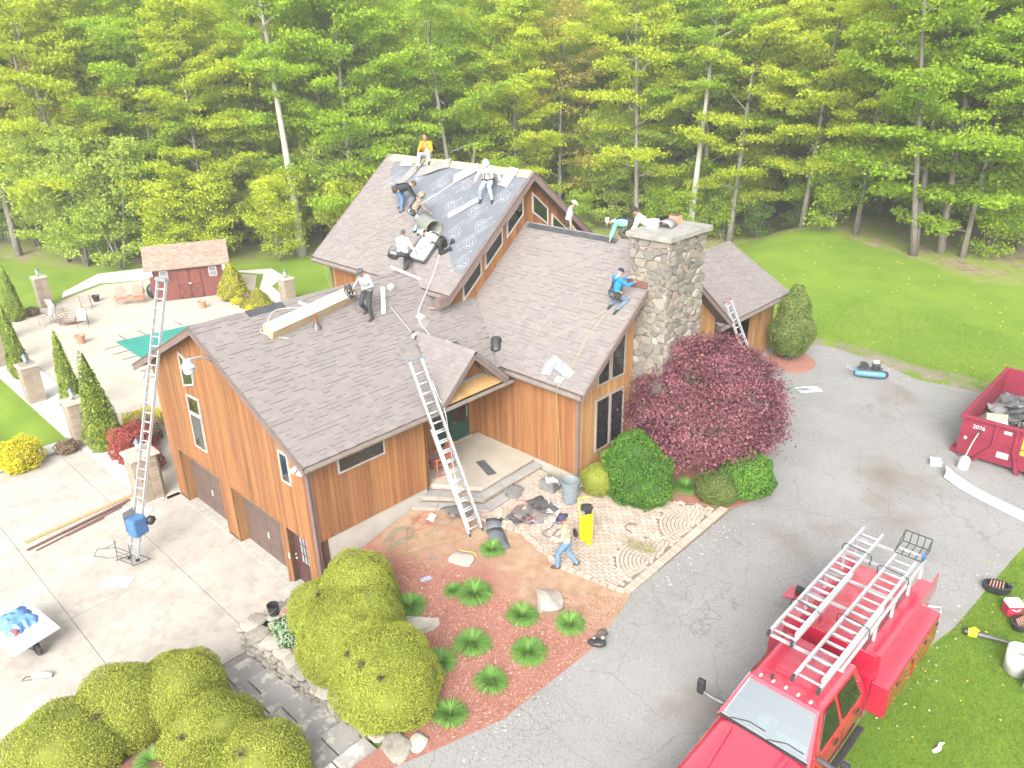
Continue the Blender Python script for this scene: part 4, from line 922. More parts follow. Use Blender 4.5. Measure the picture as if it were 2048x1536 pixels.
for x, y, s in ((-46, 17, .75), (-51, 15, .8), (-43.5, 22.5, .78), (-56, 13, .85), (-49, 23, .9), (-40.5, 26.5, .72), (-60, 19, .9)): plant('p1', x, y, s)
# far wooded hillside: one mass
r2 = np.random.default_rng(5); nf = 26000
dist = np.sqrt(r2.uniform(140**2, 300**2, nf)); aa = fa+r2.uniform(-.72, .72, nf)
fx = CAM.x+dist*np.cos(aa); fy = CAM.y+dist*np.sin(aa); fz = np.array([Hg(a_, b_) for a_, b_ in zip(fx, fy)])+r2.uniform(1, 19, nf)
V = leaves(np.stack([fx, fy, fz], 1), np.tile([0, 0, 1.], (nf, 1)), 1.9, r2, .6, .7)
tag(link('far_wood', np_mesh('far_wood', V, 4, r2.uniform(0, 1, nf), LY)), 'distant wooded hillside closing the view above the trees', 'wood', kind='stuff')

# ================================================================== CLIPPED HEDGES AND SHRUBS
LH = leafmat('hedge_leaf', [(0., (.17, .205, .022)), (.4, (.255, .29, .034)), (.8, (.33, .36, .05)), (1., (.43, .42, .14))], .25, .08)
LE = leafmat('arborvitae_leaf', [(0., (.07, .11, .01)), (.5, (.16, .22, .018)), (1., (.26, .32, .04))], .25, .1)
LYW = leafmat('yew_leaf', [(0., (.03, .085, .01)), (.5, (.075, .185, .018)), (1., (.16, .29, .035))], .25, .1)
LGO = leafmat('gold_leaf', [(0., (.32, .3, .01)), (.5, (.58, .52, .015)), (1., (.72, .64, .05))], .3, .1)
LOL = leafmat('oval_leaf', [(0., (.045, .075, .015)), (.5, (.115, .165, .03)), (1., (.22, .24, .07))], .25, .05)
LRD = leafmat('barberry_leaf', [(0., (.17, .025, .025)), (.5, (.33, .06, .05)), (1., (.46, .16, .1))], .3, .1)
LBR = leafmat('brown_leaf', [(0., (.13, .09, .055)), (.5, (.23, .165, .1)), (1., (.33, .26, .16))], .2, .1)
LGC = leafmat('gold_cypress_leaf', [(0., (.14, .15, .01)), (.5, (.29, .28, .02)), (1., (.43, .4, .04))], .25, .1)
LBK = leafmat('dead_leaf', [(0., (.02, .014, .01)), (.6, (.06, .045, .03)), (1., (.16, .12, .07))], .1, 0)
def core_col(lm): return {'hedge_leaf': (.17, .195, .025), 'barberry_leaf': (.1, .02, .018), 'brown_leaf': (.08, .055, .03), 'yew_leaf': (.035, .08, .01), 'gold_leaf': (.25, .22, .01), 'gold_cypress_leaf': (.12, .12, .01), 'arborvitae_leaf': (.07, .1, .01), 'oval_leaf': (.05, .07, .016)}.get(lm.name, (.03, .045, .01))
def hedge(name, loc, lumps, lm, label, cat, dens=1300, leaf=.05, group=None, seed=1, holes=(), rough=.05, tilt=.75, bot=-.05):
    """lumps: ellipsoids (x,y,z,rx,ry,rz) relative to loc; leaf quads on the union's skin"""
    e = empty(name, loc, 0, label, cat, group); rg = np.random.default_rng(seed); PP = []; NN = []
    L = np.array(lumps, float)
    for i, (x, y, z, a, b, c_) in enumerate(L):
        area = 4*math.pi*((((a*b)**1.6+(a*c_)**1.6+(b*c_)**1.6)/3)**(1/1.6)); n = int(area*dens)
        u = rg.normal(0, 1, (n, 3)); u /= np.linalg.norm(u, axis=1)[:, None]
        ph = rg.uniform(0, 6, 6)
        bumpy = 1+rough*(np.sin(u[:, 0]*5+ph[0])*np.sin(u[:, 1]*6+ph[1])+np.sin(u[:, 2]*7+ph[2])*.7+np.sin(u[:, 0]*13+ph[3])*np.sin(u[:, 2]*11+ph[4])*.5)
        p = u*np.array([a, b, c_])*bumpy[:, None]*(1+rg.normal(0, .018, n)-np.abs(rg.normal(0, .03, n)))[:, None]+np.array([x, y, z])
        nr = u/np.array([a, b, c_]); nr /= np.linalg.norm(nr, axis=1)[:, None]
        keep = p[:, 2] > bot
        for j, q in enumerate(L):
            if j == i: continue
            dq = (p-q[:3])/q[3:]; keep &= (dq**2).sum(1) > .9
        for hx, hy, hz, hr in holes: keep &= ((p-np.array([hx, hy, hz]))**2).sum(1)*(1+.5*np.sin(p[:, 0]*23)*np.sin(p[:, 1]*19)) > hr*hr
        PP.append(p[keep]); NN.append(nr[keep])
    Pp = np.concatenate(PP); Nn_ = np.concatenate(NN)
    T = np.clip(.45+.18*np.sin(Pp[:, 0]*2.1+seed)*np.sin(Pp[:, 1]*2.7)+.12*np.sin(Pp[:, 0]*9)*np.sin(Pp[:, 2]*8+1)+rg.normal(0, .2, len(Pp)), 0, 1)
    link('foliage', np_mesh('foliage', leaves(Pp, Nn_*1.0, leaf, rg, tilt, .55), 4, T, lm), e)
    if holes:
        hp = np.concatenate([np.array([hx, hy, hz])+rg.normal(0, hr*.42, (90, 3))*np.array([1, 1, .6]) for hx, hy, hz, hr in holes])
        dpo = link('dead_patch', np_mesh('dead_patch', leaves(hp, np.tile([0, 0, 1.], (len(hp), 1)), leaf*1.1, rg, 1., .5), 4, rg.uniform(0, .6, len(hp)), LBK), e); dpo['kind'] = 'stuff'
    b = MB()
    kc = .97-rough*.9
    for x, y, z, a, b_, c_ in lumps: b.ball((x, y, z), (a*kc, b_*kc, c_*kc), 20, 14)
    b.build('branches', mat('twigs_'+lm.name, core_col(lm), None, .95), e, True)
    return e
hedge('clipped_hedge', (3.4, -1.1, 1.2), [(-1.0, .85, .75, 1.15, 1.0, 1.2), (-1.7, .1, .2, .95, .9, 1.0), (-.1, -.25, .55, 1.3, 1.2, 1.2), (1.85, -.5, .8, 1.3, 1.22, 1.25), (.2, .35, .7, 1.0, .8, 1.1)], LH, 'large lobed olive green hedge between the garage corner and the daylily bed', 'hedge', 2900, .038, seed=3, holes=[(2.05, -1.2, 1.85, .13), (2.6, -1.1, 1.75, .1), (1.5, -1.15, 1.75, .1), (-.9, -.4, 1.6, .1)])
hedge('clipped_hedge', (.9, -5.6, .35), [(.15, .95, .55, 1.15, 1.1, 1.05), (-.35, -.25, .5, 1.25, 1.2, 1.1), (-.1, -1.6, .45, 1.4, 1.35, 1.15)], LH, 'long olive green hedge curving along the concrete apron at the bottom left', 'hedge', 2800, .038, seed=5, holes=[(.35, -.9, 1.45, .12)])
hedge('clipped_hedge', (3.9, -4.9, .9), [(-.8, .1, .12, 1.2, 1.12, 1.05), (.95, .35, .42, 1.08, 1.0, 1.0), (.3, -.6, .1, 1.15, 1.1, .95)], LH, 'rounded olive green hedge at the bottom edge beside the flagstone steps', 'hedge', 2900, .038, seed=6, holes=[(1.35, -.3, 1.15, .26), (1.0, -.05, 1.32, .16), (-.6, -.6, 1.0, .1)])
hedge('yew_bush', (4.67, 8.76, 1.85), [(0, 0, .75, 1.1, 1.05, .95), (-.1, .05, 1.35, .75, .75, .7), (.5, -.2, .5, .8, .8, .7)], LYW, 'large bright green yew beside the tall window wall', 'bush', 1700, .065, seed=7, rough=.11, tilt=1.0)
hedge('boxwood', (3.78, 8.0, 1.88), [(0, 0, .42, .58, .55, .55)], LH, 'small round olive shrub between the trash can and the yew', 'bush', 1900, .04, seed=8)
hedge('boxwood', (6.75, 10.15, 1.85), [(0, 0, .38, .72, .62, .5)], LOL, 'low dome shaped shrub at the walk corner under the red maple', 'bush', 1900, .045, seed=9)
hedge('yew_bush', (7.2, 11.1, 1.85), [(0, 0, .6, .9, .85, .8), (-.4, .4, .5, .6, .6, .6)], LYW, 'bright green yew right of the red maple by the drive', 'bush', 1700, .065, seed=10, rough=.1, tilt=1.0)
hedge('oval_shrub', (3.6, 21.5, 2.25), [(0, 0, 1.25, .95, .98, 1.05), (0, 0, 2.0, .68, .7, 1.15), (0, .05, 2.6, .42, .45, .75)], LOL, 'egg shaped clipped shrub at the carport corner', 'shrub', 1000, .075, seed=11, rough=.04)
b = MB()
for q in range(5): b.tube([(3.6+.1*math.cos(q*1.3), 21.5+.1*math.sin(q*1.3), 2.2), (3.6+.3*math.cos(q*1.3), 21.5+.3*math.sin(q*1.3), 3.0)], .03, 6)
o = b.build('stem', bark, bpy.data.objects['oval_shrub']); o.location = (-3.6, -21.5, -2.25)
hedge('small_shrub', (1.6, 17.9, 2.2), [(0, 0, .8, .55, .55, .7), (0, 0, 1.4, .3, .3, .6)], LYW, 'cone shaped green shrub behind the red maple below the carport eave', 'shrub', 900, .06, seed=12)
def arbor(name, x, y, h, r, lm, label, seed=1, tips=1, group=None, cat='shrub', n=None, z0=0):
    e = empty(name, (x, y, z0), 0, label, cat, group); rg = np.random.default_rng(seed); n = n or int(h*r*2600); PP = []; NN = []
    for k in range(tips):
        ox, oy = (0, 0) if tips == 1 else (rg.uniform(-.25, .25), rg.uniform(-.25, .25)); hh = h*(1 if k == 0 else rg.uniform(.75, .95)); m_ = n//tips
        zz = hh*(1-np.sqrt(rg.uniform(0, 1, m_))*.99); s = zz/hh; a = rg.uniform(0, 2*np.pi, m_)
        R_ = r*np.minimum(1, (.55+s*3.0))*(1-s)**.72*1.12*(1+.09*np.sin(a*3+s*9+seed)+.06*np.sin(a*7-s*21))*(1+rg.normal(0, .05, m_)); R_ = np.maximum(R_, .02)
        PP.append(np.stack([ox*(1-s*.3)+R_*np.cos(a), oy*(1-s*.3)+R_*np.sin(a), zz+.03], 1)); NN.append(np.stack([np.cos(a), np.sin(a), np.full(m_, .5)], 1))
    Pp = np.concatenate(PP); Nn_ = np.concatenate(NN); T = np.clip(.5+.15*np.sin(Pp[:, 2]*7+seed)+rg.normal(0, .2, len(Pp)), 0, 1)
    link('foliage', np_mesh('foliage', leaves(Pp, Nn_, .12 if h > 1.5 else .08, rg, .7, .5), 4, T, lm), e)
    MB().lathe([(r*.62, 0), (r*.95, h*.18), (r*.75, h*.45), (r*.4, h*.75), (.02, h*.96)], 12).build('branches', mat('twigs_'+lm.name, core_col(lm), None, .95), e, True); return e
arbor('arborvitae', -15.5, -.45, 4.4, .54, LE, 'tallest arborvitae with twin tips, nearest the red barberry bush', 31, 2)
arbor('arborvitae', -19.8, -.2, 4.1, .46, LE, 'narrow arborvitae second from the house in the white gravel strip', 32)
arbor('arborvitae', -26.6, -.5, 3.9, .48, LE, 'arborvitae partly hidden by a lamp pillar, third from the house', 33)
arbor('arborvitae', -33.5, .3, 3.8, .5, LE, 'arborvitae behind the third one at the left edge of the patio', 34)
arbor('arborvitae', -37.0, 2.2, 3.5, .5, LE, 'farthest arborvitae at the left edge near the stone pillar', 35)
arbor('gold_cypress', -30.6, 13.3, 2.5, .95, LGC, 'golden green cone shrub at the right end of the red shed', 36)
arbor('gold_cypress', -27.7, 13.5, 1.25, .8, LGC, 'short golden cone shrub just above the garage ridge', 37)
def bush(x, y, r, h, lm, label, seed, nm='bush', cat='bush', z=0, lf=.07): return hedge(nm, (x, y, z), [(0, 0, h*.45, r, r, h*.6), (r*.3, -r*.2, h*.4, r*.7, r*.7, h*.5)], lm, label, cat, 900, lf, seed=seed, rough=.14, tilt=1.2)
bush(-16.3, -3.4, .8, 1.15, LGO, 'bright yellow bush at the corner of the left lawn', 41, 'gold_bush')
bush(-16.3, -1.7, .45, .5, LBR, 'small brown heather beside the yellow bush on the gravel', 42, 'heather')
bush(-13.7, .0, .85, 1.35, LRD, 'red barberry bush left of the hoist ladder', 43, 'barberry')
bush(-12.2, -.1, .6, .95, LRD, 'smaller red barberry right behind the hoist ladder', 44, 'barberry')
bush(-14.9, .95, .75, 1.0, LBR, 'grey brown shrub behind the red barberry', 45, 'brown_shrub')
bush(-16.2, 1.4, .8, .7, LGO, 'yellow low shrub behind the red barberry', 46, 'gold_bush')
bush(-37.5, 3.2, .45, .5, LBR, 'straw coloured grass tuft at the foot of the far stone pillar', 47, 'ornamental_grass')
bush(-39.0, 1.2, .5, .55, LBR, 'straw coloured tuft at the left image edge of the patio', 48, 'ornamental_grass')
bush(-29.2, 13.9, .55, .6, LBR, 'brown rounded shrub between the two golden cones', 49, 'brown_shrub')
bush(-29.4, 12.9, .38, .42, LGO, 'small yellow mound beside the shed cone shrub', 50, 'gold_bush')
bush(-28.4, 13.0, .5, .45, LGC, 'low golden mound in front of the short golden cone', 51, 'gold_mound')
bush(-27.6, 12.8, .3, .3, LGO, 'tiny yellow mound closest to the garage ridge', 52, 'gold_bush')
SAGE = leafmat('sage_leaf', [(0., (.13, .2, .12)), (.5, (.26, .36, .22)), (1., (.42, .5, .34))], .2, .1)
bush(.85, -1.75, .38, .42, SAGE, 'grey green sedum on top of the dry stone wall', 53, 'sedum', 'plant', .78)
bush(1.5, -1.9, .33, .4, SAGE, 'grey green sedum half hidden by the lobed hedge', 54, 'sedum', 'plant', .85)
bush(.75, -.95, .28, .34, SAGE, 'small grey green sedum beside the black mat', 55, 'sedum', 'plant', .8)
# ---- red japanese maple ------------------------------------------
LM = leafmat('red_maple_leaf', [(0., (.065, .02, .03)), (.35, (.14, .045, .06)), (.7, (.225, .085, .1)), (1., (.35, .165, .175))], .3, .05)
e = empty('japanese_maple', (5.2, 11.8, 1.9), 0, 'dome shaped red leaved maple in front of the stone chimney', 'tree')
rg = np.random.default_rng(61); tb = MB(); CP = []; CT = []
for k in range(9):
    a = k*.7; tb.tube([(0, 0, 0), (.3*math.cos(a), .3*math.sin(a), .8), (1.1*math.cos(a), 1.1*math.sin(a), 1.8+.3*math.sin(k)), (1.9*math.cos(a), 1.9*math.sin(a), 2.2+.6*math.sin(k*2))], [.09, .07, .04, .012], 6)
tb.build('trunk', bark_pale, e, True)
nC = 1150
u = rg.normal(0, 1, (nC*2, 3)); u /= np.linalg.norm(u, axis=1)[:, None]; u = u[u[:, 2] > -.62][:nC]; nC = len(u)
sc_ = 1+.07*np.sin(u[:, 0]*7+1)*np.sin(u[:, 1]*6)+.06*np.sin(u[:, 2]*9+u[:, 0]*5); dep = 1-np.abs(rg.normal(0, .09, nC))
CPn = u*np.array([2.35, 2.45, 2.25])*(sc_*dep)[:, None]+np.array([0, 0, 2.15]); per = 46
cr = rg.uniform(.16, .36, nC); o3 = rg.normal(0, 1, (nC, per, 3))*np.array([1, 1, .45]); o3 *= cr[:, None, None]*.62
drop = -(o3[..., 0]**2+o3[..., 1]**2)*.5
Pp = CPn[:, None, :]+o3; Pp[..., 2] += drop; Pp = Pp.reshape(-1, 3); Tn = np.clip(np.repeat(rg.uniform(.2, .75, nC), per)+rg.normal(0, .16, nC*per), 0, 1)
nrm = np.repeat(u*.7+np.array([0, 0, .6]), per, 0)
ok = Pp[:, 2] > .12
link('crown', np_mesh('crown', leaves(Pp[ok], nrm[ok], .092, rg, .6, .6), 4, Tn[ok], LM), e)
# ---- daylilies ----------------------------------------------------
LL = leafmat('daylily_leaf', [(0., (.07, .17, .03)), (.5, (.14, .3, .055)), (1., (.26, .42, .11))], .3, .1)
def lily_mesh(seed, n=620):
    rg = np.random.default_rng(seed); Q = []; T = []
    for k in range(n):
        a = rg.uniform(0, 6.283); q = math.sqrt(rg.uniform(0, 1)); r_ = .2*q; L = .46*rg.uniform(.75, 1.15); w = .0075*rg.uniform(.8, 1.4); th = .85*q*rg.uniform(.7, 1.2)+rg.normal(0, .08)
        a += rg.normal(0, .25); d = np.array([math.cos(a), math.sin(a)]); sd_ = np.array([-d[1], d[0], 0]); p = np.array([d[0]*r_, d[1]*r_, 0.]); pts = [p]
        for i in range(4):
            th += .16+.28*q*rg.uniform(.6, 1.4); p = p+np.array([d[0]*math.sin(th), d[1]*math.sin(th), math.cos(th)])*L/4; p[2] = max(p[2], .012); pts.append(p)
        t_ = rg.uniform(.1, .95)
        for i in range(4): w0, w1 = w*(1-.06*i), (w*(1-.06*(i+1)) if i < 3 else .001); Q.append([pts[i]-sd_*w0, pts[i]+sd_*w0, pts[i+1]+sd_*w1, pts[i+1]-sd_*w1]); T.append(t_)
    return np_mesh('leaves', np.array(Q), 4, np.array(T), LL)
lily = [lily_mesh(s) for s in (1, 2, 3)]
LIL = [(3.39, .58, 1., 'daylily clump closest to the lobed hedge, beside a flat rock'), (4.3, 2.05, 1.15, 'largest daylily clump, in the middle of the bed'), (3.8, 1.75, .75, 'small daylily merged with the largest clump on its left'), (5.79, 2.33, 1.1, 'daylily clump in front of the pale boulder'), (6.87, 2.94, .9, 'daylily clump next to the harness at the drive edge'), (5.52, .81, 1.1, 'daylily clump in the centre of the red mulch'), (6.73, 1.55, .98, 'daylily clump below the one by the boulder, toward the drive'), (5.39, -.13, 1.0, 'daylily clump half hidden by the rounded right lobe of the hedge'), (6.7, .3, .92, 'daylily clump second from the bottom of the bed'), (6.67, -.97, .95, 'bottommost daylily clump in the mulch bed'), (3.37, 3.65, .8, 'daylily clump by the torn membrane near the walk')]
for i, (x, y, s, lb) in enumerate(LIL):
    e = empty('daylily', (x, y, Hbed(x, y)+.04), i*1.1, lb, 'plant', 'daylily clumps in the mulch bed'); s *= .8*random.uniform(.92, 1.08); e.scale = (s, s*random.uniform(.92, 1.08), s*random.uniform(.9, 1.15)); e.rotation_euler = (random.uniform(-.08, .08), random.uniform(-.08, .08), i*1.1); link('leaves', lily[i % 3], e)
for x, y, z, s, lb in ((5.75, 10.0, Hy(5.75, 10)+.05, .85, 'strappy green daylily under the red maple'), (2.75, -6.0, 1.12, .8, 'daylily in the mulch pocket between the bottom hedges')):
    e = empty('daylily', (x, y, z), 2, lb, 'plant'); e.scale = (s, s, s); link('leaves', lily[1], e)
# ---- rocks in the bed ----------------------------------------------
pale = mat('pale_boulder', (.4, .36, .31), (.29, .26, .215), .9, scale=3, detail=7, bump=.6)
for x, y, s, rz, lb in ((4.15, .35, (.85, .5, .25), .9, 'flat pale rock beside the daylily near the hedge'), (6.0, 3.15, (.75, .6, .3), 2.3, 'pale angular boulder behind the daylily'), (2.95, 2.75, (.7, .5, .22), .4, 'pale rock lying in the bare soil near the hoses')):
    o = rock(int(x*10), s, 12, 8, .22).build('boulder', pale, None, True); o.location = (x, y, Hbed(x, y)+.07); o.rotation_euler = (.1, 0, rz); tag(o, lb, 'rock')
# ---- grass blades on the near lawn (right) -----------------------
GL = leafmat('grass_blade', [(0., (.045, .1, .01)), (.5, (.1, .2, .02)), (1., (.24, .31, .05))], .3, 0)
rg = np.random.default_rng(71)
def blades(n, x0, x1, y0, y1, h, ok):
    x = rg.uniform(x0, x1, n); y = rg.uniform(y0, y1, n); m_ = np.array([ok(a, b) for a, b in zip(x, y)]); x = x[m_]; y = y[m_]; k = len(x)
    z = np.array([Hg(a, b) for a, b in zip(x, y)]); a = rg.uniform(0, 6.283, k); hh = h*rg.uniform(.5, 1.3, k); w = .006*rg.uniform(.7, 1.4, k)
    dx, dy = np.cos(a), np.sin(a); l = rg.uniform(.3, 1.1, k)*hh; b2 = rg.uniform(0, 6.283, k)
    return np.stack([np.stack([x-dx*w, y-dy*w, z-.005], 1), np.stack([x+dx*w, y+dy*w, z-.005], 1), np.stack([x+np.cos(b2)*l, y+np.sin(b2)*l, z+hh], 1)], 1)
V = np.concatenate([blades(60000, 13.3, 16.5, -1, 13.5, .055, lambda a, b: a > 13.45+max(0, (b-5)*.1)+.08*math.sin(b*7) and a < 14.2+b*.14+1.2), blades(26000, 2.2, 14, 23.6, 32, .08, lambda a, b: b > 24.5+.35*math.sin(a*2.1)+.3*math.sin(a*5.3))])
tag(link('grass', np_mesh('grass', V, 3, rg.uniform(0, 1, len(V)), GL)), 'short green grass along the right of the drive', 'grass', kind='stuff')
dl = MB()
for k in range(130):
    x, y = (random.uniform(13.8, 16.5), random.uniform(1, 13)) if k < 36 else (random.uniform(-14, 12), random.uniform(25, 41))
    if edge_dist(x, y) > -1: continue
    dl.ball((x, y, Hg(x, y)+(.06 if k < 36 else .09)), (.022, .022, .012) if k < 36 else (.035, .035, .02), 6, 3)
tag(dl.build('dandelions', mat('dandelion', (.8, .62, .02), None, .7)), 'yellow dandelion flowers dotted over the lawns', 'flowers', kind='stuff')
# ================================================================== ON THE ROOFS
def text_mesh(s, size, name='lettering', ext=.002, mt=None):
    cu = bpy.data.curves.new('tmp', 'FONT'); cu.body = s; cu.size = size; cu.extrude = ext; cu.align_x = 'CENTER'; cu.align_y = 'CENTER'
    ob = bpy.data.objects.new('tmp', cu); COL.objects.link(ob); me = bpy.data.meshes.new_from_object(ob.evaluated_get(bpy.context.evaluated_depsgraph_get())); bpy.data.objects.remove(ob)
    me.name = name; me.materials.clear()
    if mt: me.materials.append(mt)
    return me
def frame(o, x, y):
    """4x4 from origin and two in-plane axes"""
    x = Vector(x).normalized(); z = x.cross(Vector(y)).normalized(); y = z.cross(x); m_ = Matrix((x, y, z)).transposed().to_4x4(); m_.translation = Vector(o); return m_
undm = mat('underlayment', (.14, .15, .17), (.115, .123, .14), .5, scale=1.3, detail=5, bump=.25, bscale=3)
und = MB()
CUT = [(10.98, 11.46), (10.0, 11.05), (9.05, 10.07), (8.0, 9.12)]
for i, (ya, yb) in enumerate(CUT):
    pl_ = UND
    pl_ = clip_poly(pl_, (0, uv_(ya)), (0, -1)); pl_ = clip_poly(pl_, (0, uv_(yb)), (0, 1))
    if len(pl_) > 2: und.prism([RU.p(u, v, .006+.004*(3-i)) for u, v in pl_], RU.N*.004)
undo = und.build('underlayment', undm, house)
prnt = mat('white_print', (.4, .425, .45), None, .6)
emb = MB()
def fl(pts, w=.018, closed=False):
    n = len(pts)
    for i in range(n if closed else n-1):
        a = Vector((*pts[i], 0)); b = Vector((*pts[(i+1) % n], 0)); d = (b-a).normalized(); s = Vector((-d.y, d.x, 0))*w/2; a = a-d*w*.3; b = b+d*w*.3
        emb.add([a-s, b-s, b+s, a+s], [(0, 1, 2, 3)])
fl([(-.3, .12), (-.33, .42), (-.12, .62), (.16, .6), (.34, .4), (.3, .12), (.02, .02)], .02, True)
fl([(-.2, .2), (-.1, .42), (.02, .3), (.1, .46), (.2, .26), (.1, .14)], .03); fl([(-.22, .42), (-.05, .54), (.12, .52)], .024); fl([(.18, .44), (.25, .3)], .03); fl([(-.12, .12), (0, .2), (.08, .1)], .025)
fl([(-.62, -.02), (.62, -.02), (.64, -.1), (.62, -.18), (-.62, -.18), (-.64, -.1)], .018, True)
embm = emb.mesh('printed_emblem', mats=[prnt]); tU = text_mesh('U20', .17, 'printed_lettering', .0006, prnt); tB = text_mesh('RHINOROOF', .1, 'printed_lettering', .0006, prnt)
EMB = [(-9.15, 10.75, 0), (-7.9, 11.05, 0), (-6.4, 10.95, 0), (-5.1, 10.98, 0), (-3.95, 10.8, 0), (-2.95, 10.8, 0), (-7.3, 10.15, 1), (-6.0, 10.15, 1), (-4.8, 10.05, 1), (-3.5, 10.0, 1), (-2.75, 9.6, 1), (-4.0, 9.35, 0), (-3.05, 9.15, 0), (-2.75, 8.5, 0)]
for X_, y_, fl_ in EMB:
    a = rad(58)+(math.pi if fl_ == 0 else 0)
    u_ = RU.U*math.cos(a)+RU.V*math.sin(a); v_ = -RU.U*math.sin(a)+RU.V*math.cos(a)
    o_ = RU.p(X_, uv_(y_), .0265); Mx = frame(o_, u_, v_)
    q = link('printed_emblem', embm, undo, Mx @ Matrix.Scale(.74, 4)); link('printed_lettering', tU, undo, Mx @ Matrix.Translation((.38, .2, .0004)) @ Matrix.Scale(.74, 4)); link('printed_lettering', tB, undo, Mx @ Matrix.Translation((0, -.08, .0004)) @ Matrix.Scale(.74, 4))
plyb = mat('bare_plywood', (.5, .41, .22), (.43, .34, .18), .75, scale=1.5, stretch=(1, 5, 5), rand=.08)
x = -10.2
while x < -2.4:
    L = min(1.22, -2.3-x); MB().prism([RU.p(x, uv_(11.42), .004), RU.p(x+L-.01, uv_(11.42), .004), RU.p(x+L-.01, ul, .004), RU.p(x, ul, .004)], RU.N*.012).build('sheathing_panel', plyb, house); x += L
# strips of old shingle and white release film thrown over the ridge
def strip(name, R_, pts, w, mt, label, cat, lift=.03, group=None, th=.006, up=None, curl=0):
    """sheet following points (u,v[,h]) on a roof"""
    b = MB(); P_ = [R_.p(p[0], p[1], lift+(p[2] if len(p) > 2 else 0)) for p in pts]; n = len(P_); vs = []
    for i in range(n):
        d = (P_[min(n-1, i+1)]-P_[max(0, i-1)]).normalized(); s = d.cross(R_.N).normalized()*w/2
        for h in (0, th):
            vs += [P_[i]-s+R_.N*h, P_[i]+R_.N*(h+curl*w*.2), P_[i]+s+R_.N*h]
    fs = []
    for i in range(n-1):
        a = i*6; c_ = a+6
        for k in (0, 1): fs += [(a+k, a+k+1, c_+k+1, c_+k), (a+3+k, c_+3+k, c_+4+k, a+4+k)]
        fs += [(a, c_, c_+3, a+3), (a+2, a+5, c_+5, c_+2)]
    fs += [(0, 3, 4, 1), (1, 4, 5, 2), ((n-1)*6, (n-1)*6+1, (n-1)*6+4, (n-1)*6+3), ((n-1)*6+1, (n-1)*6+2, (n-1)*6+5, (n-1)*6+4)]
    o_ = b.add(vs, fs).build(name, mt, None, True); return tag(o_, label, cat, group)
oldsh = mat('old_shingle', (.25, .23, .21), (.19, .175, .165), .9, scale=3); oldsh2 = mat('torn_film', (.58, .58, .56), (.45, .45, .43), .7, scale=3)
strip('shingle_strip', RU, [(-8.55, uv_(10.55)), (-8.3, uv_(11.0), .02), (-8.2, uv_(11.4), .05), (-8.15, uv_(11.62), .1)], .42, oldsh, 'long grey shingle strip hanging below the man in orange', 'shingle')
strip('shingle_strip', RU, [(-7.9, uv_(11.1)), (-7.35, uv_(11.25), .06), (-6.9, uv_(11.45), .08), (-6.5, uv_(11.6), .03)], .5, oldsh, 'crumpled grey shingle sheet just right of the man in orange', 'shingle', curl=.3)
strip('shingle_strip', RU, [(-9.3, uv_(11.42)), (-8.9, uv_(11.4), .05), (-8.6, uv_(11.45), .02)], .4, oldsh2, 'pale torn shingle backing left of the hanging strip', 'shingle')
strip('release_film', RU, [(-5.75, uv_(11.05)), (-5.3, uv_(11.3), .04), (-4.9, uv_(11.55), .08)], .45, oldsh2, 'white film sheet beside the man in the white helmet', 'film', curl=.2)
strip('release_film', RU, [(-3.2, uv_(11.05)), (-3.15, uv_(11.35), .03), (-3.1, uv_(11.66), .08)], .5, oldsh2, 'white film sheet near the gable end of the ridge', 'film', curl=.2)
strip('shingle_strip', RU, [(-4.75, uv_(9.75)), (-4.3, uv_(10.1), .01), (-3.85, uv_(10.5), .01)], .3, mat('starter_strip', (.26, .275, .27), (.23, .245, .24), .85), 'smooth grey starter strip lying on the printed membrane', 'shingle')
# skylight and bin
sky = MB()
u0, u1, v0, v1 = -5.25, -4.2, uv_(8.1), uv_(8.95)
for a in ((u0, v0, u1, v0+.08), (u0, v1-.08, u1, v1), (u0, v0+.08, u0+.08, v1-.08), (u1-.08, v0+.08, u1, v1-.08)): sky.prism([RU.p(a[0], a[1], 0), RU.p(a[2], a[1], 0), RU.p(a[2], a[3], 0), RU.p(a[0], a[3], 0)], RU.N*.14)
sk_ = sky.build('skylight', dgrey, house); MB().prism([RU.p(u0+.07, v0+.07, .09), RU.p(u1-.07, v0+.07, .09), RU.p(u1-.07, v1-.07, .09), RU.p(u0+.07, v1-.07, .09)], RU.N*.02).build('pane', mat('skylight_glass', (.5, .53, .54), (.62, .64, .65), .08, scale=2, coat=1), sk_)
o_ = RU.p(-5.0, uv_(9.2), .30); ax = (RU.U*.9-RU.V*.25).normalized(); b = MB().lathe([(.26, -.45), (.3, -.4), (.31, .3), (.33, .34), (.33, .4), (.30, .4), (.27, .36), (.25, -.4)], 18, (0, 0, 0), ax, caps=False).lathe([(.26, -.45), (.0, -.45)], 18, (0, 0, 0), ax, caps=False)
o = b.build('plastic_bin', mat('olive_grey_plastic', (.24, .245, .21), (.2, .205, .175), .55), None, True); o.location = o_; tag(o, 'olive grey bin lying on its side by the kneeling man in white', 'bin')
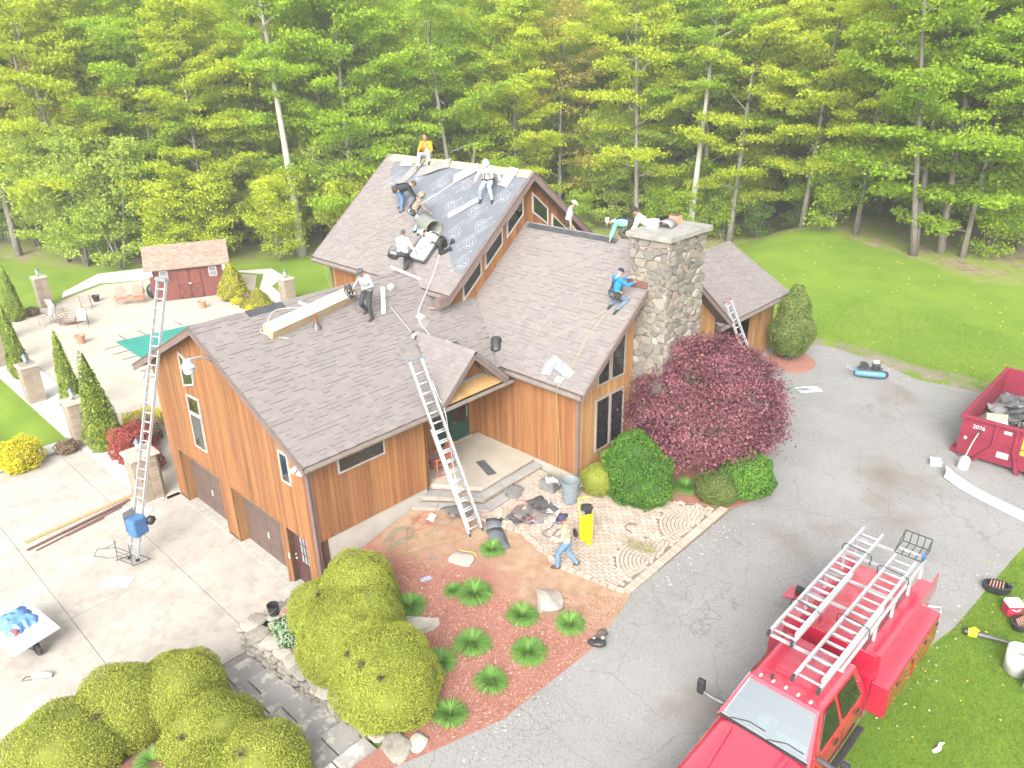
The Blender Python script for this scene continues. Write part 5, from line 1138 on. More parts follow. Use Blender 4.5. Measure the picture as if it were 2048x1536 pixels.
# garage roof: carton, pipe, tools
def onG(x, y, h=0): return RG.p(y, gv(x), h)
c0 = onG(-3.62, 1.4, .0); c1 = onG(-4.15, 4.75, .0); d_ = (c1-c0).normalized(); s_ = RG.N.cross(d_).normalized()
card = mat('carton_board', (.46, .35, .22), (.41, .3, .18), .8, scale=2); cream = mat('carton_white', (.6, .52, .38), (.54, .46, .33), .8, scale=2)
e = empty('long_carton', tuple(c0), 0, 'long cream carton lying along the garage roof slope', 'carton')
b = MB(); hh, ww = .3, .42
b.add([Vector(q) for q in (s_*-ww/2, s_*ww/2, s_*ww/2+RG.N*hh, s_*-ww/2+RG.N*hh)]+[q+(c1-c0) for q in (s_*-ww/2, s_*ww/2, s_*ww/2+RG.N*hh, s_*-ww/2+RG.N*hh)], [(0, 3, 2, 1), (4, 5, 6, 7), (0, 1, 5, 4), (1, 2, 6, 5), (3, 0, 4, 7)]); b.build('side', card, e)
b = MB().prism([s_*-ww/2*1.02+RG.N*(hh+.002), s_*ww/2*1.02+RG.N*(hh+.002), s_*ww/2*1.02+RG.N*(hh+.002)+(c1-c0), s_*-ww/2*1.02+RG.N*(hh+.002)+(c1-c0)], RG.N*.012); b.build('lid', cream, e)
pb = onG(-3.4, 2.95); b = MB().lathe([(.16, -.04), (.12, .06), (.06, .16), (.055, .17)], 12, pb, None).build('vent_boot', dgrey, house, True)
MB().cyl(pb+Vector((0, 0, .1)), pb+Vector((0, 0, .42)), .05, .05, 10).build('vent_pipe', mat('copper_pipe', (.3, .13, .07), (.24, .1, .06), .5, .5), b, True)
gry_ = mat('bag_grey', (.4, .41, .43))
def rpoly(name, R_, pts, h, th, mt, label, cat, group=None): return tag(MB().prism([R_.p(u, v, h) for u, v in pts], R_.N*th).build(name, mt, None), label, cat, group)
def rect(R_, cu, cv, w, l, a): 
    ca, sa = math.cos(a), math.sin(a); return [(cu+ca*x*w/2-sa*y*l/2, cv+sa*x*w/2+ca*y*l/2) for x, y in ((-1, -1), (1, -1), (1, 1), (-1, 1))]
rpoly('downspout_piece', RG, rect(RG, 5.7, gv(-3.65), .14, 1.35, -.62), .012, .08, white, 'white length of downspout lying right of the man in grey', 'downspout')
rpoly('paper_sheet', RG, rect(RG, 6.4, gv(-2.6), .26, .22, .3), .014, .01, paper, 'white square of paper on the garage roof near the upper wall', 'paper')
rpoly('loose_shingle', RG, rect(RG, 6.25, gv(-2.3), .55, .32, .5), .014, .01, oldsh, 'grey loose shingle below the white paper square', 'shingle')
rpoly('paper_sheet', RG, rect(RG, 6.35, gv(-4.05), .16, .16, .2), .012, .14, paper, 'small white box above the downspout length', 'box')
rpoly('white_trim', RG, rect(RG, 3.2, gv(-4.35), .1, .45, .5), .012, .03, white, 'short white trim piece above the long carton', 'trim')
e = empty('magnet_sweeper', (0, 0, 0), 0, 'long handled magnet sweeper lying on the garage roof', 'tool'); a_, b_ = onG(-3.3, 5.7, .08), onG(-1.95, 5.55, .06)
MB().cyl(a_, b_, .014, .014, 8).build('handle', alu, e, True); MB().box(b_+Vector((.03, 0, .02)), (.12, .34, .1), (0, .45, .5)).build('head', alu, e, bevel=.01); MB().ball(b_+Vector((-.08, .05, .06)), .07).build('knob', black, e, True)
e = empty('nail_gun', tuple(onG(-1.2, 6.4, .03)), .6, 'white and black nail gun on the roof above the porch gable', 'tool'); MB().box((0, 0, .05), (.3, .12, .1), (0, .45, 0)).build('body', white, e, bevel=.02); MB().tube([(.1, .05, .06), (.22, .12, .05), (.3, .1, .02)], .02).build('grip', black, e)
e = empty('tool_backpack', tuple(RW.p(-.35, wv_(7.7), .02)), .75, 'black ribbed backpack lying at the eave above the porch', 'bag')
b = MB().lathe([(.02, -.02), (.15, 0), (.18, .08), (.16, .25), (.18, .42), (.14, .5), (.02, .51)], 14); b.v = [(x, y*.7, z) for x, y, z in b.v]; o = b.build('body', black, e, True); o.rotation_euler = (-.75, 0, 0)
o = MB().tube([(.16, .02, .08), (.24, .05, .25), (.16, .02, .44)], .02).build('strap', dgrey, e); o.rotation_euler = (-.75, 0, 0)
rpoly('metal_flashing', RW, rect(RW, 2.35, wv_(7.85), .34, 1.15, 1.25), .014, .008, steel, 'grey metal flashing strip near the lower edge of the right roof', 'flashing')
rpoly('metal_flashing', RW, rect(RW, 1.95, wv_(7.7), .4, .45, .2), .024, .006, steel, 'small grey flashing square beside the flashing strip', 'flashing')
rpoly('paper_sheet', RW, rect(RW, 2.55, wv_(7.52), .26, .2, .1), .014, .006, paper, 'white paper at the eave over the tall window wall', 'paper')
e = empty('roof_bag', tuple(RU.p(-5.95, uv_(8.05), .0)), .4, 'black and white gear bag on the roof beside the man in the white shirt', 'bag'); MB().box((0, 0, .13), (.42, .3, .24), (.1, .3, .2)).build('body', black, e, bevel=.06); MB().box((.05, -.1, .24), (.24, .12, .05), (.3, .3, .2)).build('flap', gry_, e, bevel=.02); MB().tube([(-.2, 0, .3), (-.05, .02, .48), (.15, 0, .32)], .02).build('strap', dgrey, e)
# eave tear-off pieces by the upper roof
e = empty('gutter_apron', (0, 0, 0), 0, 'bent white drip edge lying where the garage ridge meets the upper roof', 'metal'); MB().tube([RG.p(6.9, gv(-4.75), .25), RG.p(7.2, gv(-4.6), .12), RG.p(7.7, gv(-4.0), .06)], .05, 5).build('strip', white, e)
e = empty('glove', tuple(onG(-2.75, 6.95, .03)), 0, 'red and cream work glove under the small upper eave', 'glove'); MB().ball((0, 0, .03), (.07, .05, .035)).ball((.1, .05, .04), (.08, .045, .03)).build('glove', mat('glove_red', (.55, .2, .18)), e, True)
def rope(name, pts, r_, mt, label, cat, sub=6, sag=0):
    P_ = [Vector(p) for p in pts]; out = []
    for i in range(len(P_)-1):
        p0, p1, p2, p3 = P_[max(0, i-1)], P_[i], P_[i+1], P_[min(len(P_)-1, i+2)]
        for k in range(sub):
            s = k/sub; out.append(.5*((2*p1)+(-p0+p2)*s+(2*p0-5*p1+4*p2-p3)*s*s+(-p0+3*p1-3*p2+p3)*s**3))
    out.append(P_[-1]); return tag(MB().tube(out, r_, 5).build(name, mt, None, True), label, cat)
ropem = mat('rope_white', (.72, .7, .62), None, .8); hosey = mat('hose_yellow', (.45, .4, .17), None, .6); hoseg = mat('hose_green', (.16, .34, .22), None, .6); hoser = mat('hose_red', (.5, .13, .09), None, .6); hosegr = mat('cord_tan', (.38, .33, .22), None, .7)
rope('safety_rope', [RU.p(-4.0, uv_(8.75), .05), RU.p(-3.6, uv_(8.0), .02), RU.p(-3.3, uv_(7.42), .06), onG(-2.4, 6.05, .3), onG(-1.6, 6.0, .03), onG(-.7, 5.1, .03), (.4, 4.45, 5.5), (.82, 4.35, 5.1), (.95, 4.4, 3.6), (1.0, 4.5, 2.3)], .014, ropem, 'white rope hanging from the upper roof past the porch gable', 'rope')
rope('air_hose', [RW.p(2.8, wv_(9.6), .03), RW.p(2.6, wv_(8.9), .02), RW.p(2.7, wv_(8.2), .02), RW.p(2.75, wv_(7.7), .03), (2.72, 7.22, 5.4), (2.7, 7.3, 4.2), (2.66, 7.45, 2.9), (2.6, 7.4, 2.1)], .009, hosey, 'yellow air hose running down the right roof and wall', 'hose')
rope('air_hose', [RW.p(2.75, wv_(9.65), .03), RW.p(2.0, wv_(9.0), .02), RW.p(1.2, wv_(8.35), .02), RW.p(.75, wv_(8.3), .02), RW.p(.85, wv_(8.9), .02), RW.p(1.15, wv_(8.85), .02)], .01, hosegr, 'thin tan hose looping over the middle of the right roof', 'hose')
rope('safety_rope', [RU.p(-7.2, uv_(9.5), .03), RU.p(-7.9, uv_(8.7), .02), RU.p(-8.7, uv_(7.9), .02), RU.p(-9.3, uv_(7.42), .03), (-9.5, 7.3, 7.0), (-9.55, 7.5, 6.0)], .012, hosegr, 'tan safety line crossing the left part of the upper roof', 'rope')
rope('safety_rope', [RU.p(-5.6, uv_(10.9), .05), RU.p(-6.3, uv_(10.2), .04), RU.p(-6.9, uv_(9.7), .04)], .012, ropem, 'pale line across the printed membrane', 'rope')
rope('power_cord', [onG(-4.3, 3.0, .02), onG(-4.45, 2.2, .02), onG(-4.0, 1.6, .02), onG(-3.75, 1.25, .1), onG(-3.5, 1.6, .02), onG(-3.3, 1.9, .02)], .01, ropem, 'white cord around the end of the long carton', 'cord')
# ================================================================== LADDERS
def ladder(p0, p1, side, w, label, group=None, sp=.305, flys=1, mt=alu, cap=None, rail=(.05, .09), n=None):
    p0 = Vector(p0); p1 = Vector(p1); L = (p1-p0).length; d = (p1-p0)/L; s = Vector(side); s = (s-d*s.dot(d)).normalized(); nn = d.cross(s)
    e = empty('extension_ladder', tuple(p0), 0, label, 'ladder', group); R3 = Matrix((s, nn, d)).transposed()
    for fl_ in range(flys):
        off = -.07*fl_; a, b = (0, L) if flys == 1 else ((0, L*.62) if fl_ == 0 else (L*.38 if L > 6 else .25, L)); ww = w-.05*fl_
        for sg in (-1, 1): MB().box(R3 @ Vector((sg*ww/2, off, (a+b)/2)), (rail[0], rail[1], b-a), R3).build('rail', mt, e)
        rm = MB().cyl((-ww/2, 0, 0), (ww/2, 0, 0), .026, .026, 8).mesh('rung', True, [mt]); k = a+.2
        while k < b-.1:
            o_ = link('rung', rm, e, (Matrix.Translation(R3 @ Vector((0, off, k))) @ R3.to_4x4())); k += sp
    for sg in (-1, 1):
        MB().box(R3 @ Vector((sg*w/2, 0, .04)), (.05, .12, .1), R3).build('foot', rubber, e)
        if cap: MB().box(R3 @ Vector((sg*(w-.05*(flys-1))/2, -.07*(flys-1), L+.02)), (.045, .09, .07), R3).build('end_cap', cap, e)
    return e
bluecap = mat('blue_cap', (.05, .2, .5))
ladder((2.47, 3.85, 1.82), (.0, 4.0, 6.65), (.15, 1, 0), .46, 'aluminium extension ladder leaning on the gutter over the porch steps', flys=2, cap=bluecap)
hl = ladder((-6.45, -2.95, .15), (-7.98, .36, 8.4), (1, .25, 0), .4, 'tall hoist ladder leaning on the left end of the garage roof', flys=1, rail=(.035, .09))
tag(hl, None, 'hoist'); D_ = Vector((-1.53, 3.31, 8.25)).normalized()
MB().box((-.22+.25, .35, 1.15), (.42, .5, .62), (0, 0, .3)).build('motor_housing', bluep, hl, bevel=.05)
MB().ball((.12, .75, 1.2), (.14, .14, .16)).cyl((.1, .55, 1.2), (.1, .9, 1.2), .09).build('engine', black, hl, True)
MB().box((-.25, .25, 1.3), (.05, .4, .7), (0, 0, .3)).build('mount_plate', steel, hl)
b = MB()
for k in range(4): b.tube([(-.35, -.35, .05+k*.16), (.3, -.15, .05+k*.16)], .014)
b.tube([(-.35, -.35, 0), (-.38, -.3, .75)], .016).tube([(.3, -.15, 0), (.25, -.1, .75)], .016).tube([(-.35, -.35, .5), (-.75, -.75, .45), (-.45, -.95, .45), (.05, -.65, .45), (.28, -.15, .5)], .014).tube([(-.6, -.6, .45), (-.28, -.25, .7)], .012).tube([(-.4, -.4, .0), (-.3, .2, .0), (.35, .4, .0), (.3, -.15, 0)], .02); b.build('carriage', dgrey, hl)
MB().box((-1.53+.02, 3.31-.02, 8.3), (.5, .14, .1), (0, 0, .25)).build('top_pulley', steel, hl)
ladder((4.5, 17.5, 2.14), (2.75, 17.25, 5.75), (0, 1, 0), .42, 'aluminium ladder leaning on the carport eave behind the red maple', cap=redp)
# ================================================================== TRUCK
paint = mat('truck_red', (.4, .012, .04), (.38, .011, .036), .25, scale=1, coat=1, spec=1.0)
tr = empty('utility_truck', (12.45, 2.2, 1.28), 0, 'red crew cab utility truck with ladder rack parked on the drive', 'truck')
def sub(bm_src, name, mt, parent, lv=2, crease=None):
    o_ = bm_src.build(name, mt, parent, True); return o_
# cab: loft of cross sections along Y  (local y: -4 front .. +2.6 cab back)
def loft(secs, name, mt, parent, closed=True, n_exp=3.2, n=28, smooth=True):
    """secs: (y, x_half, z0, z1, xtop_half)"""
    b = MB(); vs = []
    for y, hx, z0, z1, tx in secs:
        for k in range(n):
            a = 2*math.pi*k/n; ca, sa = math.cos(a), math.sin(a); px = math.copysign(abs(ca)**(2/n_exp), ca); pz = math.copysign(abs(sa)**(2/n_exp), sa); zf = (pz+1)/2; w_ = hx+(tx-hx)*max(0, (zf-.5)*2)
            vs.append((px*w_, y, z0+(z1-z0)*zf))
    m_ = len(secs); fs = [(i*n+k, (i+1)*n+k, (i+1)*n+(k+1) % n, i*n+(k+1) % n) for i in range(m_-1) for k in range(n)]+[list(range(n)), list(range((m_-1)*n, m_*n))[::-1]]
    return b.add(vs, fs).build(name, mt, parent, smooth)
loft([(-2.75, .86, .55, 1.02, .8), (-2.6, .98, .5, 1.14, .9), (-1.8, 1.02, .5, 1.24, .93), (-.2, 1.03, .5, 1.34, .95), (.1, 1.03, .5, 1.34, .97), (2.45, 1.03, .48, 1.36, .98), (2.6, .99, .5, 1.34, .95)], 'body', paint, tr, n_exp=5)
# greenhouse
gh = MB(); A = [(-.97, -.12, 1.3), (.97, -.12, 1.3), (.97, 2.55, 1.3), (-.97, 2.55, 1.3)]; B = [(-.74, .62, 1.96), (.74, .62, 1.96), (.76, 2.32, 1.97), (-.76, 2.32, 1.97)]; Tp = [(-.66, .75, 2.02), (.66, .75, 2.02), (.68, 2.22, 2.03), (-.68, 2.22, 2.03)]
gh.add(A+B+Tp, [(1, 2, 6, 5), (2, 3, 7, 6), (3, 0, 4, 7), (4, 5, 9, 8), (5, 6, 10, 9), (6, 7, 11, 10), (7, 4, 8, 11), (8, 9, 10, 11)]); gh.build('cab_roof', paint, tr, False, .05)
m, t, P = nodes('windscreen'); P.inputs['Base Color'].default_value = (.11, .145, .155, 1); P.inputs['Roughness'].default_value = .04; P.inputs['Coat Weight'].default_value = 1; P.inputs['Coat Roughness'].default_value = .02; 
tb_s = t.nodes.new('ShaderNodeBsdfTransparent'); tb_s.inputs[0].default_value = (.62, .74, .76, 1); gs_ = t.nodes.new('ShaderNodeBsdfGlossy'); gs_.inputs['Roughness'].default_value = .02; lw_ = t.nodes.new('ShaderNodeFresnel'); lw_.inputs['IOR'].default_value = 1.9; mx_ = t.nodes.new('ShaderNodeMixShader'); t.links.new(mathn(t, 'ADD', lw_.outputs[0], .2), mx_.inputs[0]); t.links.new(tb_s.outputs[0], mx_.inputs[1]); t.links.new(gs_.outputs[0], mx_.inputs[2]); t.links.new(mx_.outputs[0], t.nodes['Material Output'].inputs[0]); wsm = m
interior = mat('cab_interior', (.16, .165, .17), (.2, .2, .2), .8); MB().bx(-.9, .9, -.1, .5, 1.345, 1.375).build('dashboard', mat('dash_grey', (.3, .32, .33), (.24, .26, .27), .8), tr)
for x in (-.45, .45): MB().box((x, 1.15, 1.5), (.52, .16, .62), (-.2, 0, 0)).build('seat', interior, tr, bevel=.06)
MB().bx(-.9, .9, .5, 2.4, 1.343, 1.36).build('cab_floor', interior, tr); MB().prism([(.15, .06, 1.40), (.78, .06, 1.40), (.76, .2, 1.41), (.16, .2, 1.41)], (0, 0, .004)).build('paper', paper, tr)
tint_g = mat('tinted_glass', (.012, .016, .012), None, .05, coat=1); chrome = mat('chrome', (.7, .7, .72), None, .12, 1)
wsn = Vector((0, -.66, .74)).normalized()
def quad3(a, b, c_, d__, nrm, th, name, mt, par): return MB().prism([Vector(q)+nrm*.006 for q in (a, b, c_, d__)], nrm*th).build(name, mt, par)
pil = MB()
for sg in (-1, 1): pil.prism([(sg*.97, -.12, 1.3), (sg*.88, -.11, 1.31), (sg*.68, .62, 1.965), (sg*.74, .62, 1.96)], wsn*.03)
pil.prism([(-.74, .56, 1.9), (.74, .56, 1.9), (.74, .64, 1.975), (-.74, .64, 1.975)], wsn*.02).build('pillar', paint, tr)
ws_ = quad3((-.89, -.04, 1.37), (.89, -.04, 1.37), (.70, .58, 1.925), (-.70, .58, 1.925), wsn, .02, 'windshield', wsm, tr)
b = MB()
for x0, x1 in ((-.7, .0), (.1, .78)): b.tube([(x0, -.1, 1.37), ((x0+x1)/2, -.0, 1.44), (x1, -.02, 1.45)], .012)
b.build('wiper', black, tr)
MB().bx(-.92, .92, -.16, -.07, 1.33, 1.36).build('cowl', black, tr)
hd = quad3((-.89, -.03, 1.39), (.89, -.03, 1.39), (.70, .58, 1.945), (-.70, .58, 1.945), wsn, .001, 'x', wsm, tr); bpy.data.objects.remove(hd)
for sg in (1, -1):
    n_ = Vector((sg*.94, 0, .33)).normalized()
    def sp_(y, f, sg=sg): z = 1.36+f*.52; return (sg*(.97-.22*(z-1.3)/.66), y, z)
    for (y0, y1, y2, y3) in ((.28, 1.22, 1.22, .78), (1.38, 2.25, 2.1, 1.38)):
        pts = [sp_(y0, 0), sp_(y1, 0), sp_(y2, 1), sp_(y3, 1)]
        w_ = MB().prism([Vector(q)+n_*.008 for q in pts], n_*.012).build('side_window', tint_g, tr)
    for y in (.95, 1.98):
        MB().box((sg*1.04, y, 1.16), (.04, .2, .05)).build('door_handle', black, tr, bevel=.015)
    b = MB()
    for y in (.05, 1.3, 2.4): b.bx(sg*1.022, sg*1.034, y-.006, y+.006, .6, 1.3)
    b.build('door_seam', mat('seam_dark', (.16, .005, .01)), tr)
    mi = MB().tube([(sg*1.0, .2, 1.3), (sg*1.25, .12, 1.36), (sg*1.42, .1, 1.4)], [.06, .045, .045], 8).build('mirror', dgrey, tr, True)
    MB().box((sg*1.5, .1, 1.5), (.17, .12, .38)).build('mirror_head', black, mi, bevel=.05); MB().box((sg*1.5, .167, 1.5), (.14, .01, .32)).build('mirror_glass', chrome, mi)
    hl_ = MB().box((sg*.8, -2.62, .9), (.3, .25, .28), (0, 0, sg*-.35)).build('headlight', mat('headlight_glass', (.75, .78, .8), None, .1, coat=1), tr, bevel=.05)
    MB().prism([(sg*.35, -2.35, 1.215), (sg*.42, -2.35, 1.21), (sg*.62, -.25, 1.36), (sg*.55, -.25, 1.365)], (0, 0, .014)).build('hood_crease', paint, tr)
    MB().bx(sg*1.0, sg*1.14, .2, 2.35, .42, .48).build('step_bar', black, tr, bevel=.02)
    for y in (-1.75, 3.95):
        for dx in ((0,) if y < 0 else (0, )):
            wh = MB().lathe([(.25, -.13), (.4, -.13), (.42, -.1), (.42, .1), (.4, .13), (.25, .13)], 24, (sg*(.95 if y < 0 else 1.05), y, .42), (sg, 0, 0)).build('wheel', rubber, tr, True)
            MB().lathe([(.02, .04), (.1, .02), (.15, -.02), (.25, .1), (.26, .12)], 16, (sg*(.95 if y < 0 else 1.05), y, .42), (sg, 0, 0)).build('rim', mat('rim_silver', (.6, .6, .6), None, .3, .6), wh, True)
b = MB()
for k in range(5): MB().ball((-.52+k*.26, .72+.03*abs(k-2)*-.5, 2.03), (.035, .06, .03)).build('marker_light', mat('marker_amber', (.62, .5, .42), None, .2), tr, True)
MB().box((-.33, .78, 2.06), (.05, .13, .06), (.3, 0, 0)).build('antenna', black, tr, bevel=.02)
MB().bx(-.95, .95, -2.9, -2.72, .5, .78).build('bumper', chrome, tr, bevel=.05); MB().bx(-.62, .62, -2.78, -2.7, .78, 1.05).build('grille', black, tr)
# service body
sb = MB(); sb.bx(-1.33, -1.05, 2.8, 6.1, .55, 1.32).bx(1.05, 1.33, 2.8, 6.1, .55, 1.32); 
for sg in (-1, 1):
    x0, x1 = sorted((sg*.98, sg*1.33)); bxo = MB().bx(x0, x1, 2.8, 6.05, .5, 1.32).build('side_box', paint, tr, bevel=.012)
    x0, x1 = sorted((sg*.72, sg*1.05)); MB().bx(x0, x1, 2.84, 6.05, 1.322, 2.02).build('upper_box', paint, tr, bevel=.012)
    for y0, y1 in ((2.83, 3.48), (3.5, 4.4), (4.42, 5.2), (5.22, 6.02)):
        zb = .92 if y0 == 3.5 else .54
        dr_ = MB().bx(sg*1.331, sg*1.345, y0+.015, y1-.015, zb, 1.27).build('compartment_door', paint, bxo, bevel=.006); MB().box((sg*1.355, y1-.12, 1.08), (.015, .09, .06)).build('latch', black, bxo)
MB().bx(-.97, .97, 2.78, 2.84, .5, 2.0).build('bulkhead', paint, tr, bevel=.01)
MB().bx(-.71, .71, 2.86, 6.05, .6, 1.72).build('bed_cover', mat('cover_red', (.45, .02, .04), (.5, .12, .14), .35, scale=2.2, detail=5, coat=.6), tr)
MB().prism([(1.0, 6.05, 1.4), (1.0, 6.55, 1.5), (1.0, 6.5, 2.05), (1.0, 6.05, 2.0)], (.03, 0, 0)).build('rear_door', paint, tr)
MB().prism([(-1.33, 4.6, 1.0), (-1.8, 4.45, 1.02), (-1.8, 4.95, 1.05), (-1.33, 5.1, 1.02)], (0, 0, .03)).build('open_door', paint, tr); MB().box((-1.5, 4.85, 1.12), (.28, .2, .12), (.2, .3, .4)).build('tool_case', black, tr, bevel=.02)
MB().bx(-1.2, 1.2, 6.06, 6.55, .5, .58).build('rear_bumper', steel, tr); MB().tube([(.8, 6.1, .9), (1.25, 6.5, 1.0), (1.2, 6.75, .95), (.7, 6.6, .85)], .035).tube([(.8, 6.1, .6), (1.25, 6.5, .7), (1.2, 6.75, .65)], .03).build('vise_frame', alu, tr)
for y in (1.4, 3.2, 4.2, 5.2, 6.0):
    rb = MB().bx(-.8, .8, y-.03, y+.03, 2.46, 2.51).build('rack_bar', alu, tr)
    if y > 2.8:
        for sg in (-1, 1): MB().bx(sg*.72, sg*.78, y-.025, y+.025, 2.02, 2.459).build('rack_post', alu, rb)
for sg in (-1, 1): MB().bx(sg*.74, sg*.80, 1.35, 6.05, 2.512, 2.55).build('rack_rail', alu, tr)
TZ = 1.28
ladder((11.98, 3.43, TZ+2.62), (11.96, 8.35, TZ+2.62), (1, 0, 0), .5, 'left aluminium extension ladder strapped on the truck rack', flys=2, sp=.3)
ladder((12.9, 2.6, TZ+2.62), (12.92, 7.75, TZ+2.62), (1, 0, 0), .5, 'right aluminium ladder on the truck rack with a wire basket on its end', flys=2, sp=.3)
e = empty('ladder_basket', (12.92, 8.0, TZ+2.68), 0, 'dark wire hoist carriage at the rear end of the right truck ladder', 'basket'); b = MB()
for k in range(5): b.tube([(-.3+k*.15, -.1, 0), (-.3+k*.15, .45, .02), (-.3+k*.15, .5, .3)], .012)
b.tube([(-.3, -.1, 0), (.3, -.1, 0), (.3, .45, .02), (-.3, .45, .02)], .016, closed=True).tube([(-.3, .5, .3), (.3, .5, .3)], .016).tube([(-.3, -.1, 0), (-.3, .5, .3)], .012).tube([(.3, -.1, 0), (.3, .5, .3)], .012); b.build('wire_frame', mat('green_black_wire', (.05, .075, .07), None, .5, .4), e)
MB().bx(-.28, .28, .1, .16, -.02, .02).build('cross_bar', alu, e); MB().box((.3, .05, .05), (.06, .1, .16)).build('hook', bluep, e)
for x, y in ((11.97, 4.6), (11.97, 7.3), (12.9, 4.8), (12.9, 7.0)):
    o = rope('tie_strap', [(x+.33, y, TZ+2.45), (x+.33, y+.02, TZ+2.7), (x, y+.05, TZ+2.73), (x-.33, y+.1, TZ+2.7), (x-.33, y+.08, TZ+2.45)], .012, black, 'black strap tying the %s truck ladder near its %s end' % ('left' if x < 12.5 else 'right', 'cab' if y < 6 else 'rear'), 'strap')
o = MB().lathe([(.19, 0), (.2, .015), (.12, .03), (.11, .09), (.05, .12), (.0, .122)], 18).build('hard_hat', white, None, True); o.location = (12.35, 2.5, 2.67); o.rotation_euler = (.15, 0, 0); tag(o, 'white hard hat seen on the dashboard of the red truck', 'hat')
# ================================================================== DUMPSTER
dr_red = mat('dumpster_red', (.23, .018, .042), (.17, .015, .034), .5, scale=1.3, detail=5)
dp = empty('dumpster', (11.3, 18.15, Hy(12, 18)), 0, 'dark red roll off dumpster full of torn roofing at the right edge', 'dumpster')
Wd, Ld, Hd = 2.45, 5.3, 1.5
for x0, x1, y0, y1, z0, z1, nm in ((0, .05, .05, Ld, .15, Hd, 'side_wall'), (Wd-.05, Wd, .05, Ld, .15, Hd, 'side_wall'), (0, Wd, 0, .05, .15, Hd, 'end_wall'), (.05, Wd-.05, Ld-.05, Ld, .15, Hd, 'end_wall'), (.05, Wd-.05, .05, Ld-.05, .15, .2, 'floor_plate')): MB().bx(x0, x1, y0, y1, z0, z1).build(nm, dr_red, dp)
for x0, x1, y0, y1 in ((-.07, Wd+.07, -.08, .06), (-.07, Wd+.07, Ld-.06, Ld+.08), (-.07, .07, .06, Ld-.06), (Wd-.07, Wd+.07, .06, Ld-.06)): MB().bx(x0, x1, y0, y1, Hd, Hd+.1).build('top_rail', dr_red, dp, bevel=.015)
for x in (1.05, 1.65, 2.35): MB().bx(x-.05, x+.05, -.08, -.001, .7, Hd).build('rib', dr_red, dp)
MB().prism([(1.0, -.002, .78), (1.1, -.002, .78), (.62, -.002, .05), (.5, -.002, .05)], (0, -.09, 0)).prism([(1.6, -.002, .78), (1.7, -.002, .78), (1.95, -.002, 0), (1.83, -.002, 0)], (0, -.09, 0)).build('brace', dr_red, dp)
MB().bx(.02, Wd, -.03, -.002, .86, .9).build('weld_bar', dr_red, dp); MB().bx(-.2, 0, .1, .5, .1, .25).build('hook_plate', dr_red, dp)
for k in range(5): MB().bx(-.045, -.001, .7+k*1.0, .8+k*1.0, .2, Hd-.001).build('rib', dr_red, dp)
MB().bx(.1, .25, -.1, Ld, .0, .149).bx(Wd-.25, Wd-.1, -.1, Ld, 0, .149).build('skid', dgrey, dp)
wp = mat('sign_white', (.72, .72, .7)); ysg = mat('sign_yellow', (.78, .62, .03)); ink = mat('ink_black', (.015, .015, .015))
def sign(x, z, w, h, mt, lines, ink_, sz, dx=0):
    pl_ = MB().bx(x-w/2, x+w/2, -.012, -.004, z-h/2, z+h/2).build('sign_plate', mt, dp) if mt else dp
    for i, s in enumerate(lines):
        link('lettering', text_mesh(s, sz, 'lettering', .001, ink_), pl_ if mt else dp, Matrix.Translation((x+dx, -.016 if mt else -.006, z+h*.3-i*sz*1.05)) @ Matrix.Rotation(math.pi/2, 4, 'X'))
sign(.52, 1.2, .3, .16, None, ['2026'], wp, .19); sign(1.37, 1.33, .22, .1, wp, [], ink, .05); sign(1.36, .5, .34, .2, wp, [], ink, .05); sign(.2, .78, .08, .1, wp, [], ink, .05); sign(2.12, 1.0, .6, .6, ysg, ['M', 'DU', 'SE', '(8'], ink, .15, -.12)
deb = [mat('debris_felt', (.06, .062, .068), (.11, .11, .115), .8), mat('debris_shingle', (.2, .19, .185), (.14, .135, .13), .9), mat('debris_paper', (.7, .68, .66), None, .8), mat('debris_pink', (.55, .38, .42), None, .8)]
rd = random.Random(4)
def scrap(seed, w, l, mt, amp=.1, nx_=4, ny_=5):
    r_ = random.Random(seed); b = MB(); hts = [[r_.uniform(-amp, amp) for _ in range(nx_+1)] for _ in range(ny_+1)]
    vs = [((i/nx_-.5)*w+r_.uniform(-.03, .03)*w, (j/ny_-.5)*l+r_.uniform(-.03, .03)*l, hts[j][i]+.5*amp*math.sin(j*1.3+seed)) for j in range(ny_+1) for i in range(nx_+1)]; n = len(vs); q = nx_+1
    fs = [(j*q+i, j*q+i+1, (j+1)*q+i+1, (j+1)*q+i) for j in range(ny_) for i in range(nx_)]; vs2 = [(x, y, z-.006) for x, y, z in vs]; fs2 = [tuple(n+k for k in f[::-1]) for f in fs]
    bd = [i for i in range(q)]+[j*q+nx_ for j in range(1, ny_+1)]+[ny_*q+i for i in range(nx_-1, -1, -1)]+[j*q for j in range(ny_-1, 0, -1)]
    fs3 = [(bd[(k+1) % len(bd)], bd[k], n+bd[k], n+bd[(k+1) % len(bd)]) for k in range(len(bd))]
    return b.add(vs+vs2, fs+fs2+fs3).mesh('scrap', True, [mt])
SCM = [scrap(i, .9, 1.3, deb[0 if i % 3 == 0 else 1], .1) for i in range(6)]+[scrap(20+i, .5, .7, deb[2+(i > 1)], .12) for i in range(3)]
MB().bx(.06, Wd-.06, .06, Ld-.06, .2, .62).build('debris_bed', deb[1], dp)
